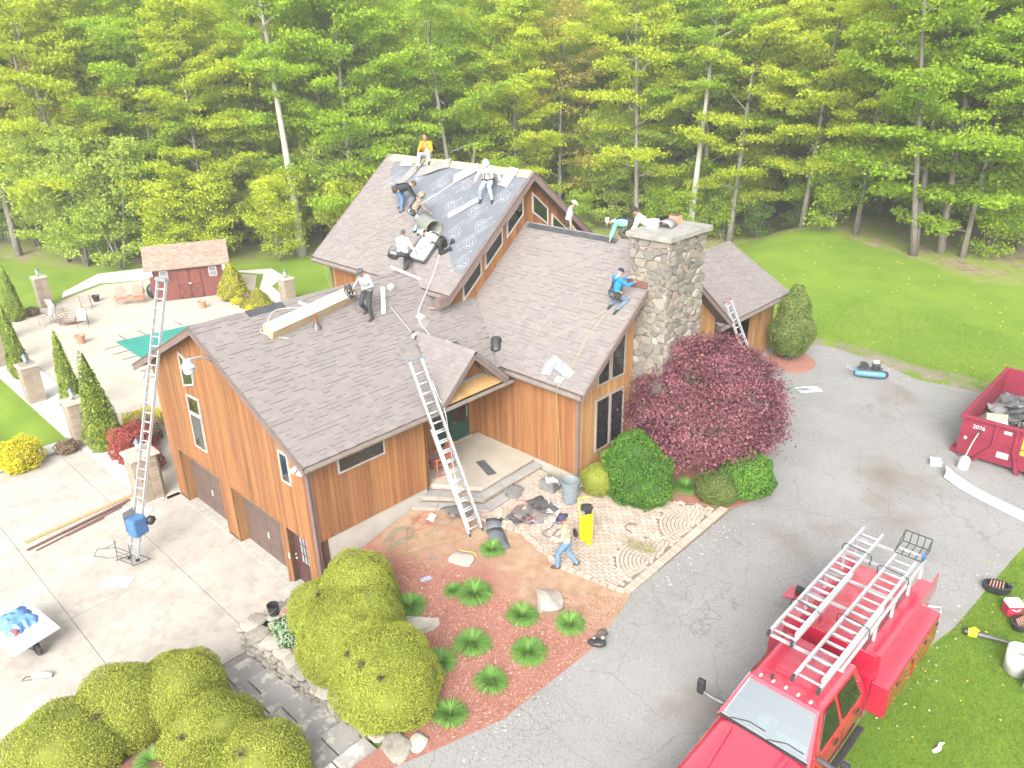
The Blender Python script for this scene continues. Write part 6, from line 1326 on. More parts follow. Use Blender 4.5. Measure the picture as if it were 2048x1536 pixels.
for k in range(34):
    o = link('roofing_scrap', SCM[rd.choice((0, 1, 2, 3, 4, 5, 0, 1, 2, 6, 7, 8))]); o.location = (11.3+rd.uniform(.55, Wd-.55), 18.15+rd.uniform(.6, 4.2), Hy(12, 18)+rd.uniform(.68, .98)+.12*math.sin(k)); o.rotation_euler = (rd.uniform(-.5, .5), rd.uniform(-.5, .5), rd.uniform(0, 6)); o.scale = [rd.uniform(.6, 1.05)]*3
    tag(o, 'torn grey and white roofing scrap in the pile inside the dumpster', 'scrap', 'scraps piled in the dumpster')
e = empty('cardboard_box', (12.15, 19.0, Hy(12, 18)+.95), .35, 'white cardboard box with an open flap on top of the dumpster debris', 'box'); MB().box((0, 0, .15), (.62, .4, .3)).build('box', mat('box_white', (.7, .64, .56), (.62, .5, .4), .8), e); MB().prism([(-.3, .2, .3), (.3, .2, .3), (.34, .42, .42), (-.3, .42, .4)], (0, 0, .01)).build('flap', card, e)
e = empty('grain_shovel', (11.78, 17.35, Hy(11.8, 17.3)), 0, 'aluminium scoop shovel leaning against the dumpster', 'shovel')
MB().tube([(-.02, .1, .42), (.02, .45, .8), (.08, .72, 1.08)], .018, 8).build('handle', mat('ash_handle', (.66, .55, .38)), e, True); MB().tube([(.02, .72, 1.1), (.1, .78, 1.2), (.18, .74, 1.12), (.08, .7, 1.06)], .016, closed=True).build('grip', black, e)
b = MB(); vs = []
for j, (y, z, w) in enumerate(((.12, .45, .05), (.08, .38, .15), (.0, .22, .19), (-.1, .04, .18), (-.13, .0, .14))):
    for i in range(5): f = i/2-1; vs.append((f*w, y+.05*f*f-.03, z))
b.add(vs, [(j*5+i, j*5+i+1, (j+1)*5+i+1, (j+1)*5+i) for j in range(4) for i in range(4)]); o = b.build('blade', alu, e, True); o.modifiers.new('solid', 'SOLIDIFY').thickness = .006
# ================================================================== YARD THINGS
def gz_(x, y, o=.03): return Hy(x, y)+o
def trashcan(x, y, z, label, full=True):
    e = empty('trash_can', (x, y, z), .6, label, 'trash can'); g = mat('can_grey', (.2, .235, .25), (.17, .2, .215), .55)
    MB().lathe([(.0, .0), (.22, 0), (.24, .02), (.275, .6), (.28, .66), (.3, .67), (.305, .72), (.285, .73), (.265, .68), (.22, .05), (.0, .04)], 24, caps=False).build('body', g, e, True)
    for a in (0, math.pi): MB().tube([(.29*math.cos(a)-.08*math.sin(a), .29*math.sin(a)+.08*math.cos(a), .6), (.36*math.cos(a)-.06*math.sin(a), .36*math.sin(a)+.06*math.cos(a), .58), (.36*math.cos(a)+.06*math.sin(a), .36*math.sin(a)-.06*math.cos(a), .58), (.29*math.cos(a)+.08*math.sin(a), .29*math.sin(a)-.08*math.cos(a), .6)], .02).build('handle', g, e, True)
    return e
trashcan(3.5, 6.95, gz_(3.5, 6.95, .07), 'grey round trash can at the corner of the house by the steps')
trashcan(4.4, 18.6, gz_(4.4, 18.6), 'grey trash can half hidden behind the red maple')
# yellow compressor
e = empty('air_compressor', (5.07, 5.8, gz_(5.07, 5.8, .08)), -.5, 'yellow upright air compressor with a black pump on the paved walk', 'compressor')
MB().lathe([(.0, .06), (.1, .06), (.19, .1), (.2, .16), (.2, .82), (.19, .88), (.1, .93), (0, .94)], 24, caps=False).build('tank', yellowp, e, True)
MB().box((-.02, 0, 1.03), (.3, .26, .22)).box((.1, .02, 1.16), (.2, .22, .14)).build('pump', black, e, bevel=.04); MB().cyl((.08, -.12, .88), (.08, -.12, 1.05), .05).build('pump_cylinder', steel, e, True)
for y in (-.2, .2): wh = MB().lathe([(.03, -.03), (.12, -.03), (.13, 0), (.12, .03), (.03, .03)], 16, (-.24, y*1.2, .13), (0, 1, 0)).build('wheel', rubber, e, True)
MB().tube([(-.22, -.14, .9), (-.3, -.14, 1.25), (-.3, .14, 1.25), (-.22, .14, .9)], .018).build('handle', yellowp, e, True); MB().bx(.1, .3, -.06, .06, .0, .05).bx(-.1, .1, -.16, .16, .03, .06).build('foot', yellowp, e)
# blue gas compressor
e = empty('gas_compressor', (6.75, 22.3, gz_(6.75, 22.3)), .45, 'blue tank gasoline compressor standing on the drive near the lawn', 'compressor')
for y, nm in ((-.16, 'tank'), (.16, 'tank')): MB().lathe([(.0, -.6), (.08, -.58), (.13, -.5), (.13, .5), (.08, .58), (0, .6)], 14, (0, y, .2), (1, 0, 0), caps=False).build(nm, mat('blue_tank', (.1, .24, .36), (.08, .2, .31), .4), e, True)
MB().box((.0, 0, .37), (.95, .4, .03)).build('deck', dgrey, e); MB().box((.2, 0, .52), (.3, .3, .26)).build('engine', black, e, bevel=.04); MB().box((.18, 0, .7), (.24, .2, .1)).build('fuel_tank', white, e, bevel=.03); MB().lathe([(.02, -.03), (.16, -.03), (.16, .03), (.02, .03)], 16, (-.25, -.12, .53), (0, 1, 0)).build('flywheel', black, e, True); MB().box((-.3, .08, .5), (.2, .2, .24)).build('pump', dgrey, e, bevel=.03)
MB().tube([(-.6, -.16, .3), (-.95, -.14, .42), (-.95, .14, .42), (-.6, .16, .3)], .016).build('handle', steel, e)
MB().lathe([(.03, -.04), (.15, -.04), (.15, .04), (.03, .04)], 14, (.58, 0, .16), (0, 1, 0)).build('wheel', rubber, e, True)
def flat(name, x, y, w, l, a, mt, label, cat, z=None, th=.012, h=.012):
    o = MB().box((0, 0, 0), (w, l, th)).build(name, mt); o.location = (x, y, (Hy(x, y)+.03 if z is None else z)+h); o.rotation_euler = (0, .05 if z is None else 0, a); return tag(o, label, cat)
flat('white_sheet', 5.5, 19.35, .95, .5, 1.0, paper, 'white panel lying on the drive right of the red maple', 'panel')
flat('metal_sheet', 5.4, 19.2, .42, .3, 1.0, steel, 'grey metal piece on the white panel on the drive', 'metal', h=.03)
# white coil sheet beside the dumpster
b = MB(); path = [(11.5, 16.45, .25), (11.65, 16.5, .06), (12.2, 16.2, .03), (12.9, 15.98, .02), (14.0, 15.7, .02), (15.2, 15.3, .02)]; vs = []
for i, (x, y, z) in enumerate(path):
    d = Vector(path[min(i+1, 5)])-Vector(path[max(0, i-1)]); s = Vector((-d.y, d.x, 0)).normalized()*.3
    vs += [Vector((x, y, gz_(x, y)+z))-s, Vector((x, y, gz_(x, y)+z+.04)), Vector((x, y, gz_(x, y)+z))+s]
o = b.add(vs, [(i*3+k, i*3+3+k, i*3+4+k, i*3+1+k) for i in range(5) for k in (0, 1)]).build('white_coil_sheet', white, None, True); o.modifiers.new('solid', 'SOLIDIFY').thickness = .01; tag(o, 'long white metal coil sheet on the ground in front of the dumpster', 'sheet')
e = empty('plastic_tub', (11.05, 16.95, gz_(11, 17)), .4, 'translucent white plastic tub beside the dumpster', 'tub'); tb_ = mat('tub_plastic', (.62, .65, .66), None, .4)
for q in ((0, -.14, .34, .01), (0, .14, .34, .01), (-.17, 0, .01, .28), (.17, 0, .01, .28)): MB().box((q[0], q[1], .09), (q[2], q[3], .18)).build('side', tb_, e)
MB().box((0, 0, .01), (.34, .28, .015)).build('base', tb_, e)
# lawn things at right
e = empty('cooler', (14.82, 10.95, Hg(14.8, 11)+.01), .75, 'small red cooler with a white lid on the lawn', 'cooler'); MB().box((0, 0, .15), (.36, .28, .3)).build('body', mat('cooler_red', (.45, .03, .06)), e, bevel=.02); MB().box((0, 0, .36), (.4, .31, .12), taper=.9).build('lid', white, e, bevel=.03); MB().tube([(-.1, -.16, .25), (0, -.19, .22), (.1, -.16, .25)], .012).build('handle', white, e)
def toolbag(x, y, rz, label, s=1.):
    e = empty('tool_bag', (x, y, Hg(x, y)+.01), rz, label, 'bag'); e.scale = (s, s, s); b = MB(); n = 16
    b.lathe([(.0, .03), (.24, .02), (.27, .08), (.28, .22), (.25, .23), (.23, .1), (0, .07)], n, caps=False); b.v = [(x*1.25, y*.8, z) for x, y, z in b.v]; b.build('body', black, e, True)
    b = MB()
    for k in range(5): b.tube([(-.2+k*.08, -.1, .1), (-.12+k*.07, .12, .24)], .018)
    b.build('tools', mat('tool_orange', (.4, .12, .08), (.3, .25, .2)), e); MB().tube([(.25, .05, .2), (.4, .15, .3), (.42, 0, .3), (.3, -.05, .2)], .014).build('strap', black, e); return e
toolbag(14.3, 11.6, .4, 'open black tool bag on the lawn left of the cooler'); toolbag(15.15, 10.6, 1.2, 'open grey tool bag at the right image edge below the cooler', .95)
e = empty('leaf_blower', (14.35, 9.45, Hg(14.3, 9.4)+.02), .36, 'yellow and black leaf blower lying on the grass', 'blower'); yb = mat('blower_yellow', (.62, .66, .02)); MB().box((-.02, 0, .1), (.24, .17, .18)).build('housing', yb, e, bevel=.05); MB().tube([(-.1, 0, .18), (.0, .0, .27), (.12, 0, .19)], .02).build('handle', yb, e, True); MB().cyl((-.2, 0, .1), (-.12, 0, .1), .085, .09, 14).build('fan_cover', black, e, True); MB().cyl((.1, 0, .1), (.38, 0, .08), .07, .055, 12).cyl((.38, 0, .08), (.85, 0, .05), .05, .045, 12).build('tube', dgrey, e, True)
e = empty('metal_coil', (15.4, 9.0, Hg(15.4, 9)+.01), .3, 'upright roll of white aluminium coil on the grass at the right edge', 'roll'); b = MB(); vs = []; n = 44
for i in range(n):
    a = i*.29; r_ = .21+i*.0016; vs += [(r_*math.cos(a), r_*math.sin(a), .0), (r_*math.cos(a), r_*math.sin(a), .62)]
vs += [(.1, -.62, .0), (.1, -.62, .45)]
o = b.add(vs, [(2*i, 2*i+2, 2*i+3, 2*i+1) for i in range(n)]).build('sheet', mat('coil_white', (.66, .67, .66), None, .4), e, True); o.modifiers.new('solid', 'SOLIDIFY').thickness = .005
o = MB().tube([(0, 0, .03), (.06, .14, .04), (.04, .3, .03), (.1, .38, .05)], [.04, .05, .04, .01], 6).build('white_scrap', paper, None, True); o.location = (14.77, 5.4, Hg(14.8, 5.4)); tag(o, 'curled white scrap on the grass near the truck', 'scrap')
# harness at the drive edge
e = empty('safety_harness', (7.75, 2.95, Hy(7.7, 3)+.05), .5, 'black safety harness dropped at the edge of the mulch bed', 'harness'); MB().ball((0, -.1, .07), (.24, .13, .09)).box((.05, -.12, .12), (.3, .1, .06), (.1, .2, .3)).build('belt_pad', black, e, True); MB().tube([(-.05, 0, .1), (-.02, .25, .14), (.1, .4, .08), (.2, .32, .04), (.12, .15, .1), (.2, 0, .05)], .022).tube([(.0, .05, .1), (.14, .3, .12), (.05, .42, .03)], .018).build('strap', dgrey, e); MB().ball((.12, .05, .12), .05).ball((-.08, -.05, .14), .04).build('buckle', alu, e, True)
# bucket, mat and level near the entry door
e = empty('bucket', (.1, -1.6, .82), 0, 'black plastic bucket on the dry stone wall beside the garage', 'bucket'); MB().lathe([(0, .0), (.13, 0), (.155, .3), (.16, .36), (.168, .36), (.168, .38), (.15, .38), (.125, .03), (0, .03)], 20, caps=False).build('body', black, e, True); MB().tube([(-.16, 0, .33), (-.1, -.18, .22), (.1, -.18, .22), (.16, 0, .33)], .006).build('bail', steel, e)
flat('slate_slab', .0, -.75, .7, .55, .5, mat('dark_slate', (.1, .105, .115), (.14, .145, .15), .7), 'dark slate slab below the entry door', 'slab', z=.13, th=.05); flat('yellow_level', -.35, -.32, .5, .16, .55, mat('level_yellow', (.75, .72, .2)), 'yellow box on the step by the entry door', 'box', z=.16, th=.07, h=.04)
flat('slate_slab', -.2, -.5, .9, .7, .5, MATS['dark_slate'], 'dark stone landing under the yellow box', 'slab', z=.06, th=.1)
# planks and sheets on the apron
for i, (x0, y0, x1, y1, w, c_, lb) in enumerate(((-10.4, -5.0, -10.75, -1.3, .16, (.42, .3, .13), 'tan board, leftmost of the loose boards on the concrete'), (-9.85, -5.1, -10.5, -1.5, .1, (.16, .07, .06), 'long dark red board beside the tan board'), (-9.6, -4.9, -10.2, -1.9, .06, (.2, .09, .08), 'thin brown strip at the right of the loose boards'), (-10.0, -4.0, -10.35, -1.7, .08, (.17, .08, .07), 'short dark red board lying on the long one'), (-9.75, -3.9, -9.95, -2.6, .05, (.19, .09, .07), 'shortest brown strip beside the dark boards'))):
    L = math.hypot(x1-x0, y1-y0); o = MB().box((0, 0, 0), (w, L, .04)).build('loose_board', mat('board_%d' % i, c_)); o.location = ((x0+x1)/2, (y0+y1)/2, .024+(.04 if i == 3 else 0)); o.rotation_euler = (0, 0, math.atan2(y1-y0, x1-x0)-math.pi/2); tag(o, lb, 'board')
flat('white_sheet', -9.5, -1.7, 1.1, .55, .75, paper, 'white sheet leaning flat by the stone pier near the hoist', 'sheet', z=.0); flat('white_sheet', -5.9, -3.7, .9, .5, .72, mat('sheet_pale', (.7, .68, .63)), 'pale sheet lying flat in front of the hoist ladder base', 'sheet', z=.0)
# wheelbarrow
e = empty('wheelbarrow', (-4.75, -6.5, 0), .15, 'wheelbarrow loaded with a white board and blue tarp at the left edge', 'wheelbarrow')
MB().lathe([(.04, -.045), (.17, -.05), (.2, 0), (.17, .05), (.04, .045)], 18, (.5, .0, .2), (0, 1, 0)).build('wheel', rubber, e, True); MB().box((0, 0, .42), (.75, .55, .26), taper=1.25).build('tray', dgrey, e, bevel=.03)
for s in (-1, 1): MB().tube([(.5, s*.08, .2), (-.1, s*.22, .34), (-.9, s*.3, .6)], .018).build('handle', dgrey, e, True); MB().tube([(-.05, s*.22, .32), (-.2, s*.24, .02), (-.32, s*.24, .02), (-.3, s*.24, .36)], .014).build('leg', dgrey, e, True)
o = MB().box((0, 0, 0), (1.9, 1.25, .03)).build('white_board', white); o.location = (-4.95, -6.55, .63); o.rotation_euler = (.06, .05, .15); tag(o, 'large white board resting on the wheelbarrow', 'board')
b = MB(); r_ = random.Random(5); nx_, ny_ = 14, 12; vs = []
for j in range(ny_+1):
    for i in range(nx_+1):
        fx_, fy_ = i/nx_*2-1, j/ny_*2-1; ed_ = max(abs(fx_), abs(fy_)); h = .26*(1-ed_**3)+.05*math.sin(i*1.7+j)*(1-ed_)+.035*r_.uniform(-1, 1); vs.append((fx_*.5*(1+.1*math.sin(j*2)), fy_*.42*(1+.12*math.sin(i*1.3)), max(.0, h)))
o = b.add(vs, [(j*(nx_+1)+i, j*(nx_+1)+i+1, (j+1)*(nx_+1)+i+1, (j+1)*(nx_+1)+i) for j in range(ny_) for i in range(nx_)]).build('blue_tarp', mat('tarp_blue', (.12, .27, .6), (.09, .21, .5), .4), None, True); o.location = (-5.2, -6.55, .66); o.rotation_euler = (0, .05, .2); tag(o, 'crumpled blue tarp on the wheelbarrow board', 'tarp')
o = MB().tube([(0, 0, .05), (.1, .05, .06), (.24, .02, .05)], [.07, .06, .03], 8).build('red_tool', mat('red_tool_paint', (.5, .08, .07)), None, True); o.location = (-4.75, -6.75, .68); tag(o, 'red hand tool beside the blue tarp', 'tool')
e = empty('drop_cloth', (-3.25, -6.65, 0), .9, 'grey bundled cloth with a cord lying on the concrete', 'cloth'); MB().tube([(-.25, 0, .03), (-.1, .03, .07), (.1, 0, .08), (.25, .02, .05)], [.05, .08, .09, .06], 8).build('cloth', mat('grey_cloth', (.4, .41, .4), (.3, .31, .3), .9), e, True); MB().tube([(-.22, .02, .02), (-.45, .1, .015), (-.5, -.05, .015), (-.25, -.05, .02)], .012).build('cord', dgrey, e)
# porch chair
chm = mat('red_wood', (.4, .14, .09), (.33, .11, .07), .6)
e = empty('rocking_chair', (-.3, 4.95, ZB), -.2, 'red slatted wooden rocking chair on the porch behind the ladder', 'chair')
for k in range(5): MB().bx(-.24+k*.1, -.16+k*.1, -.3, .25, .38, .4).build('seat_slat', chm, e)
for k in range(6):
    o = MB().bx(-.25+k*.09, -.19+k*.09, -.02, .0, 0, .68).build('back_slat', chm, e); o.location = (0, .27, .4); o.rotation_euler = (-.25, 0, 0)
for x in (-.29, .29):
    for y in (-.28, .26): MB().bx(x-.025, x+.025, y-.025, y+.025, .06, .62 if y < 0 else .5).build('leg', chm, e)
    MB().bx(x-.045, x+.045, -.34, .3, .62, .65).build('armrest', chm, e); MB().tube([(x, -.45, .08), (x, -.2, .03), (x, .2, .03), (x, .5, .1)], .025).build('rocker', chm, e)
MB().bx(-.28, .28, -.3, -.27, .3, .38).build('apron', chm, e)
o = link('shingle_piece', MB().box((0, 0, 0), (1.0, .3, .01)).mesh('shingle_piece', mats=[deb[0]])); o.location = (.62, 6.1, ZB+.012); o.rotation_euler = (0, 0, -.35); tag(o, 'dark shingle strip lying on the porch floor', 'shingle')
# tear-off debris around the steps
def sc(i, x, y, z, a, s, lb, tilt=.15, cat='scrap', grp=None):
    o = link('membrane_scrap', SCM[i]); o.location = (x, y, z); o.rotation_euler = (tilt*math.sin(i+x), tilt, a); o.scale = (s, s, s*.6); tag(o, lb, cat, grp)
for i, x, y, z, a, s, lb in ((1, 2.95, 5.6, .1, .3, .9, 'largest grey membrane sheet in the debris by the steps'), (0, 3.1, 6.1, .16, 1.4, .7, 'black curled membrane on top of the debris by the trash can'), (2, 2.75, 5.2, .1, 2.2, .65, 'grey scrap at the front of the debris pile'), (4, 3.4, 5.75, .1, .9, .6, 'grey scrap between the debris pile and the yellow compressor'), (3, 3.05, 5.2, .12, 2.9, .5, 'dark narrow scrap under the paper in the pile'), (6, 3.45, 6.2, .12, .5, .9, 'white paper scrap in front of the trash can'), (7, 2.75, 6.95, .45, 1.2, .7, 'white crumpled film on the bundle left of the trash can'), (8, 3.25, 5.3, .1, 2, .6, 'pinkish film scrap in the debris pile'), (6, 3.7, 5.75, .08, 2.4, .6, 'white film near the walking man'), (7, 1.0, 3.4, .1, .4, .45, 'small white paper on the lowest step'), (5, 2.0, 6.0, .2, .4, .5, 'grey scrap on the middle step'), (4, 1.35, 3.95, .25, 1.4, .55, 'grey membrane hanging over the lower step'), (1, 1.6, 4.35, .2, .4, .35, 'small dark scrap behind the ladder foot')): sc(i, x, y, Hy(x, y)+z, a, s, lb)
o = MB().box((0, 0, 0), (.55, .5, .35)).build('shingle_bundle', deb[1], None, False, .02); o.location = (2.6, 7.05, Hy(2.6, 7)+.22); o.rotation_euler = (0, 0, .1); tag(o, 'grey shingle bundle against the wall left of the trash can', 'bundle')
for pts, lb in (([(2.75, 4.3), (3.05, 4.15), (3.35, 4.0), (3.6, 3.85)], 'wide grey membrane strip draped toward the daylily'), ([(2.45, 4.65), (2.6, 4.45), (2.85, 4.3)], 'short grey membrane piece at the ladder foot')):
    b = MB(); vs = []
    for i, (x, y) in enumerate(pts):
        d = Vector((pts[min(i+1, len(pts)-1)][0]-pts[max(0, i-1)][0], pts[min(i+1, len(pts)-1)][1]-pts[max(0, i-1)][1], 0)).normalized(); s = Vector((-d.y, d.x, 0))*.24; z = Hy(x, y)+.09+.06*math.sin(i*2)
        vs += [Vector((x, y, z))-s, Vector((x, y, z+.05)), Vector((x, y, z))+s]
    o = b.add(vs, [(i*3+k, i*3+3+k, i*3+4+k, i*3+1+k) for i in range(len(pts)-1) for k in (0, 1)]).build('membrane_strip', mat('membrane_grey', (.13, .142, .158), (.11, .12, .135), .6), None, True); o.modifiers.new('solid', 'SOLIDIFY').thickness = .008; tag(o, lb, 'membrane')
rg3 = random.Random(9)
def hose(name, cx, cy, n, R_, mt, lb, H_=Hbed, r_=.008, ex=(1, 1), tail=None):
    pts = []
    for k in range(n): a = k*.55; q = R_*(.75+.25*math.sin(k*.9)+rg3.uniform(-.1, .1)); x, y = cx+q*math.cos(a)*ex[0]+.05*math.sin(k*2.2), cy+q*math.sin(a)*ex[1]; pts.append((x, y, H_(x, y)+.07+.01*(k % 3)))
    for x, y in (tail or []): pts.append((x, y, H_(x, y)+.07))
    rope(name, pts, r_, mt, lb, 'hose', 3)
hose('air_hose', .75, 2.3, 40, .45, mat('hose_sage', (.2, .27, .2)), 'green air hose coiled beside the foundation wall', ex=(.9, 1.1), tail=[(1.2, 1.6), (1.6, 1.5)])
hose('air_hose', .85, 3.1, 30, .5, hoser, 'red air hose tangled at the foot of the steps', ex=(.6, 1.1), tail=[(1.6, 3.4), (2.2, 3.7)])
hose('air_hose', 1.1, 1.9, 10, .35, mat('hose_lime', (.34, .38, .14)), 'lime green hose loop in the bare soil', tail=[(1.7, 2.3), (2.2, 3.2), (2.6, 4.0), (2.9, 4.4)])
hose('air_hose', 1.5, 3.35, 22, .4, hosegr, 'tan hose loops in front of the lowest step', ex=(.5, 1.2))
hose('air_hose', 2.9, 5.6, 24, .55, hoser, 'thin red hose lying over the debris pile', H_=lambda x, y: Hy(x, y)+.08, r_=.009)
hose('electric_cord', 1.2, 4.5, 18, .35, mat('cord_orange', (.55, .22, .12)), 'orange red cord looped on the steps', H_=lambda x, y: 2.16, r_=.009, ex=(.6, 1))
hose('air_hose', 4.95, 18.6, 18, .45, hoseg, 'green air hose loops on the drive right of the red maple', H_=lambda x, y: Hy(x, y)-.02, tail=[(5.6, 20.2), (6.3, 22)])
hose('air_hose', 4.1, 5.6, 14, .5, mat('hose_black', (.05, .05, .05)), 'black hose curling around the walking man', H_=lambda x, y: Hy(x, y)+.02, r_=.01, ex=(.5, 1))
rope('strap_end', [(5.75, 7.4, gz_(5.75, 7.4, .08)), (5.55, 7.2, gz_(5.5, 7.2, .08)), (5.6, 7.0, gz_(5.6, 7, .08)), (5.85, 6.95, gz_(5.8, 7, .08))], .012, black, 'short black strap on the pavers', 'strap')
b = MB()
for k in range(160):
    s = rg3.random(); x, y = 6.0+s*.75+rg3.gauss(0, .09), 6.55+s*.1+rg3.gauss(0, .1); a = rg3.uniform(-.5, 1.3); L = rg3.uniform(.08, .25); z = gz_(x, y, .085)+rg3.uniform(0, .03); b.tube([(x, y, z), (x+L*math.cos(a), y+L*math.sin(a), z+.01)], .004, 3)
tag(b.build('straw_tuft', mat('straw', (.3, .27, .12), (.22, .21, .09))), 'tuft of dry straw on the paved walk', 'straw')
for x, y, a, lb, c_ in ((2.35, 2.3, .4, 'grey broken slate in the bare soil', (.25, .22, .22)), (2.9, 1.55, 1.2, 'small blue grey scrap in the mulch near the hedge', (.35, .38, .48))): flat('ground_scrap', x, y, .3, .09 if y > 2 else .16, a, mat('gs%d' % int(x*10), c_), lb, 'scrap', z=Hbed(x, y)+.06)
rope('orange_strap', [(2.8, 2.9, Hbed(2.8, 2.9)+.18), (3.0, 2.95, Hbed(3, 3)+.2), (3.15, 3.1, Hbed(3.1, 3.1)+.16), (3.3, 3.1, Hbed(3.3, 3.1)+.1)], .02, mat('orange_web', (.7, .4, .05)), 'orange strap lying over the pale rock', 'strap')
gs = MB()
for k in range(260):
    i = rg3.randrange(4); x, y = ((rg3.gauss(7.75, .2), rg3.uniform(5, 10)), (rg3.gauss(7.75, .18), rg3.uniform(-1.6, 4)), (rg3.uniform(3.5, 11), rg3.gauss(24.2, .4)), (rg3.gauss(13.9, .3), rg3.uniform(5, 14)))[i]; s = rg3.uniform(.008, .026); gs.ball((x, y, Hy(x, y)+.035), (s*1.3, s, s*.6), 5, 3, rg3.random())
tag(gs.build('loose_gravel', mat('gravel_bits', (.48, .45, .4), (.36, .34, .3), .9, tint=.3)), 'loose pale gravel scattered along the edges of the drive', 'gravel', kind='stuff')
# mulch chips give the beds a broken surface
rgc = np.random.default_rng(77); nC_ = 26000; x = rgc.uniform(.3, 7.7, nC_); y = rgc.uniform(-2.3, 4.6, nC_); BED = [(.5, -2.2), (6.3, -2.25), (6.9, -2.3), (7.07, -1.6), (7.6, -.2), (7.75, 2.85), (7.3, 4.6), (6.5, 4.2), (5.6, 2.6), (2.5, 2.2), (1.2, 1.2)]
okm = np.array([inpoly(a, b, BED) for a, b in zip(x, y)]); x = x[okm]; y = y[okm]; z = np.array([Hbed(a, b) for a, b in zip(x, y)])+.058
V = leaves(np.stack([x, y, z], 1), np.tile([0, 0, 1.], (len(x), 1)), .055, rgc, .35, .4)
chm_ = leafmat('mulch_chip', [(0., (.16, .05, .036)), (.5, (.31, .135, .095)), (.85, (.4, .215, .155)), (1., (.52, .37, .27))], .0, 0)
tag(link('mulch_chips', np_mesh('mulch_chips', V, 4, rgc.uniform(0, 1, len(x)), chm_)), 'red wood chips covering the daylily bed', 'mulch', kind='stuff')
# ================================================================== PATIO SIDE
blockm = mat('pillar_block', (.33, .265, .2), (.26, .21, .155), .9, scale=4, rand=.14, bump=.4); capm = mat('pillar_cap', (.43, .38, .31), (.36, .32, .26), .85)
bmesh_ = MB().box((0, 0, 0), (.355, .1, .138), taper=.97).mesh('block', mats=[blockm])
lampm = mat('lantern_metal', (.16, .19, .22), None, .5, .4); lampg = mat('lantern_glass', (.55, .6, .63), None, .1)
def pillar(x, y, h, label, s=.74, rot=0, lamp=True):
    e = empty('stone_pillar', (x, y, 0), rot, label, 'pillar', 'block pillars around the patio'); MB().box((0, 0, h/2), (s-.12, s-.12, h)).build('core', mortar, e); n = int(h/.147)
    for k in range(n):
        for q in range(4):
            for j in range(2):
                o = link('block', bmesh_, e); a = q*math.pi/2; u = (-.18+.36*j+(.06 if k % 2 else -.06)*0); c_, s_ = math.cos(a), math.sin(a); d = s/2-.05+random.uniform(-.006, .006); o.location = (u*c_+d*s_, u*s_-d*c_, .075+k*.147); o.rotation_euler = (0, 0, a)
    MB().box((0, 0, n*.147+.05), (s+.12, s+.12, .1), taper=.95).build('cap', capm, e, bevel=.02)
    if lamp:
        l = empty('lantern', (x, y, n*.147+.1), 0, label.replace('block pillar', 'lantern on the block pillar'), 'lamp', 'lanterns on the pillars'); MB().lathe([(.08, 0), (.06, .04), (.03, .06), (.03, .1), (.1, .12)], 8).build('base', lampm, l, True); MB().lathe([(.07, .12), (.1, .36)], 6).build('glass', lampg, l); MB().lathe([(.14, .36), (.11, .42), (.04, .5), (.01, .55)], 8).build('roof', lampm, l, True)
pillar(-10.25, -.85, 1.8, 'block pillar against the left corner of the garage', .95)
pillar(-16.6, -.95, 1.95, 'block pillar beside the tallest arborvitae'); pillar(-22.95, -.9, 1.9, 'block pillar in the middle of the gravel strip'); pillar(-29.4, -.75, 2.1, 'block pillar cut by the left image edge'); pillar(-38.8, 4.4, 1.95, 'block pillar behind the fire pit'); pillar(-27.4, 15.4, 1.5, 'block pillar just above the garage ridge')
# pool cover
pcv = mat('pool_cover', (.03, .27, .22), (.025, .23, .19), .6, scale=.6)
o = MB().prism([(-28.2, 4.75, .03), (-16, 4.6, .03), (-16, 9.6, .03), (-27.6, 9.4, .03)], (0, 0, .015)).build('pool_cover', pcv); tag(o, 'green safety cover stretched over the swimming pool', 'pool cover')
b = MB()
for k in range(9): b.bx(-27.5+k*1.2, -27.46+k*1.2, 3.9, 4.74, .02, .03)
for k in range(4): b.bx(-29.2, -28.1, 5.3+k*1.1, 5.34+k*1.1, .02, .03)
b.build('strap', dgrey, o)
# shed
shr = mat('shed_red', (.17, .048, .036), (.145, .04, .03), .7, scale=2, stretch=(3, 3, .5)); shd = mat('shed_trim', (.12, .035, .028), None, .7); stan = mat('shed_shingle', (.29, .21, .165), (.24, .175, .135), .9, scale=6, tint=.18)
sh = empty('garden_shed', (-34.0, 9.45, 0), rad(64), 'dark red garden shed with a tan shingle roof at the back of the patio', 'shed')   # local x along the front
Ls, Ds, Hs = 4.75, 2.6, 2.25
shb = MB().prism([(0, 0, 0), (Ls, 0, 0), (Ls, 0, Hs), (0, 0, Hs)], (0, .05, 0)).build('wall', shr, sh)
b = MB()
for k in range(24): b.bx(k*.198+.003, k*.198+.195, -.015, -.001, .05, Hs)
b.build('siding', shr, sh)['kind'] = 'stuff'
for x in (0, Ls-.05): MB().prism([(x, .05, 0), (x, Ds, 0), (x, Ds, Hs), (x, Ds*.5, Hs+1.05), (x, .05, Hs)], (.05, 0, 0)).build('wall', shr, sh)
MB().bx(.05, Ls-.05, Ds-.05, Ds, 0, Hs).build('wall', shr, sh)
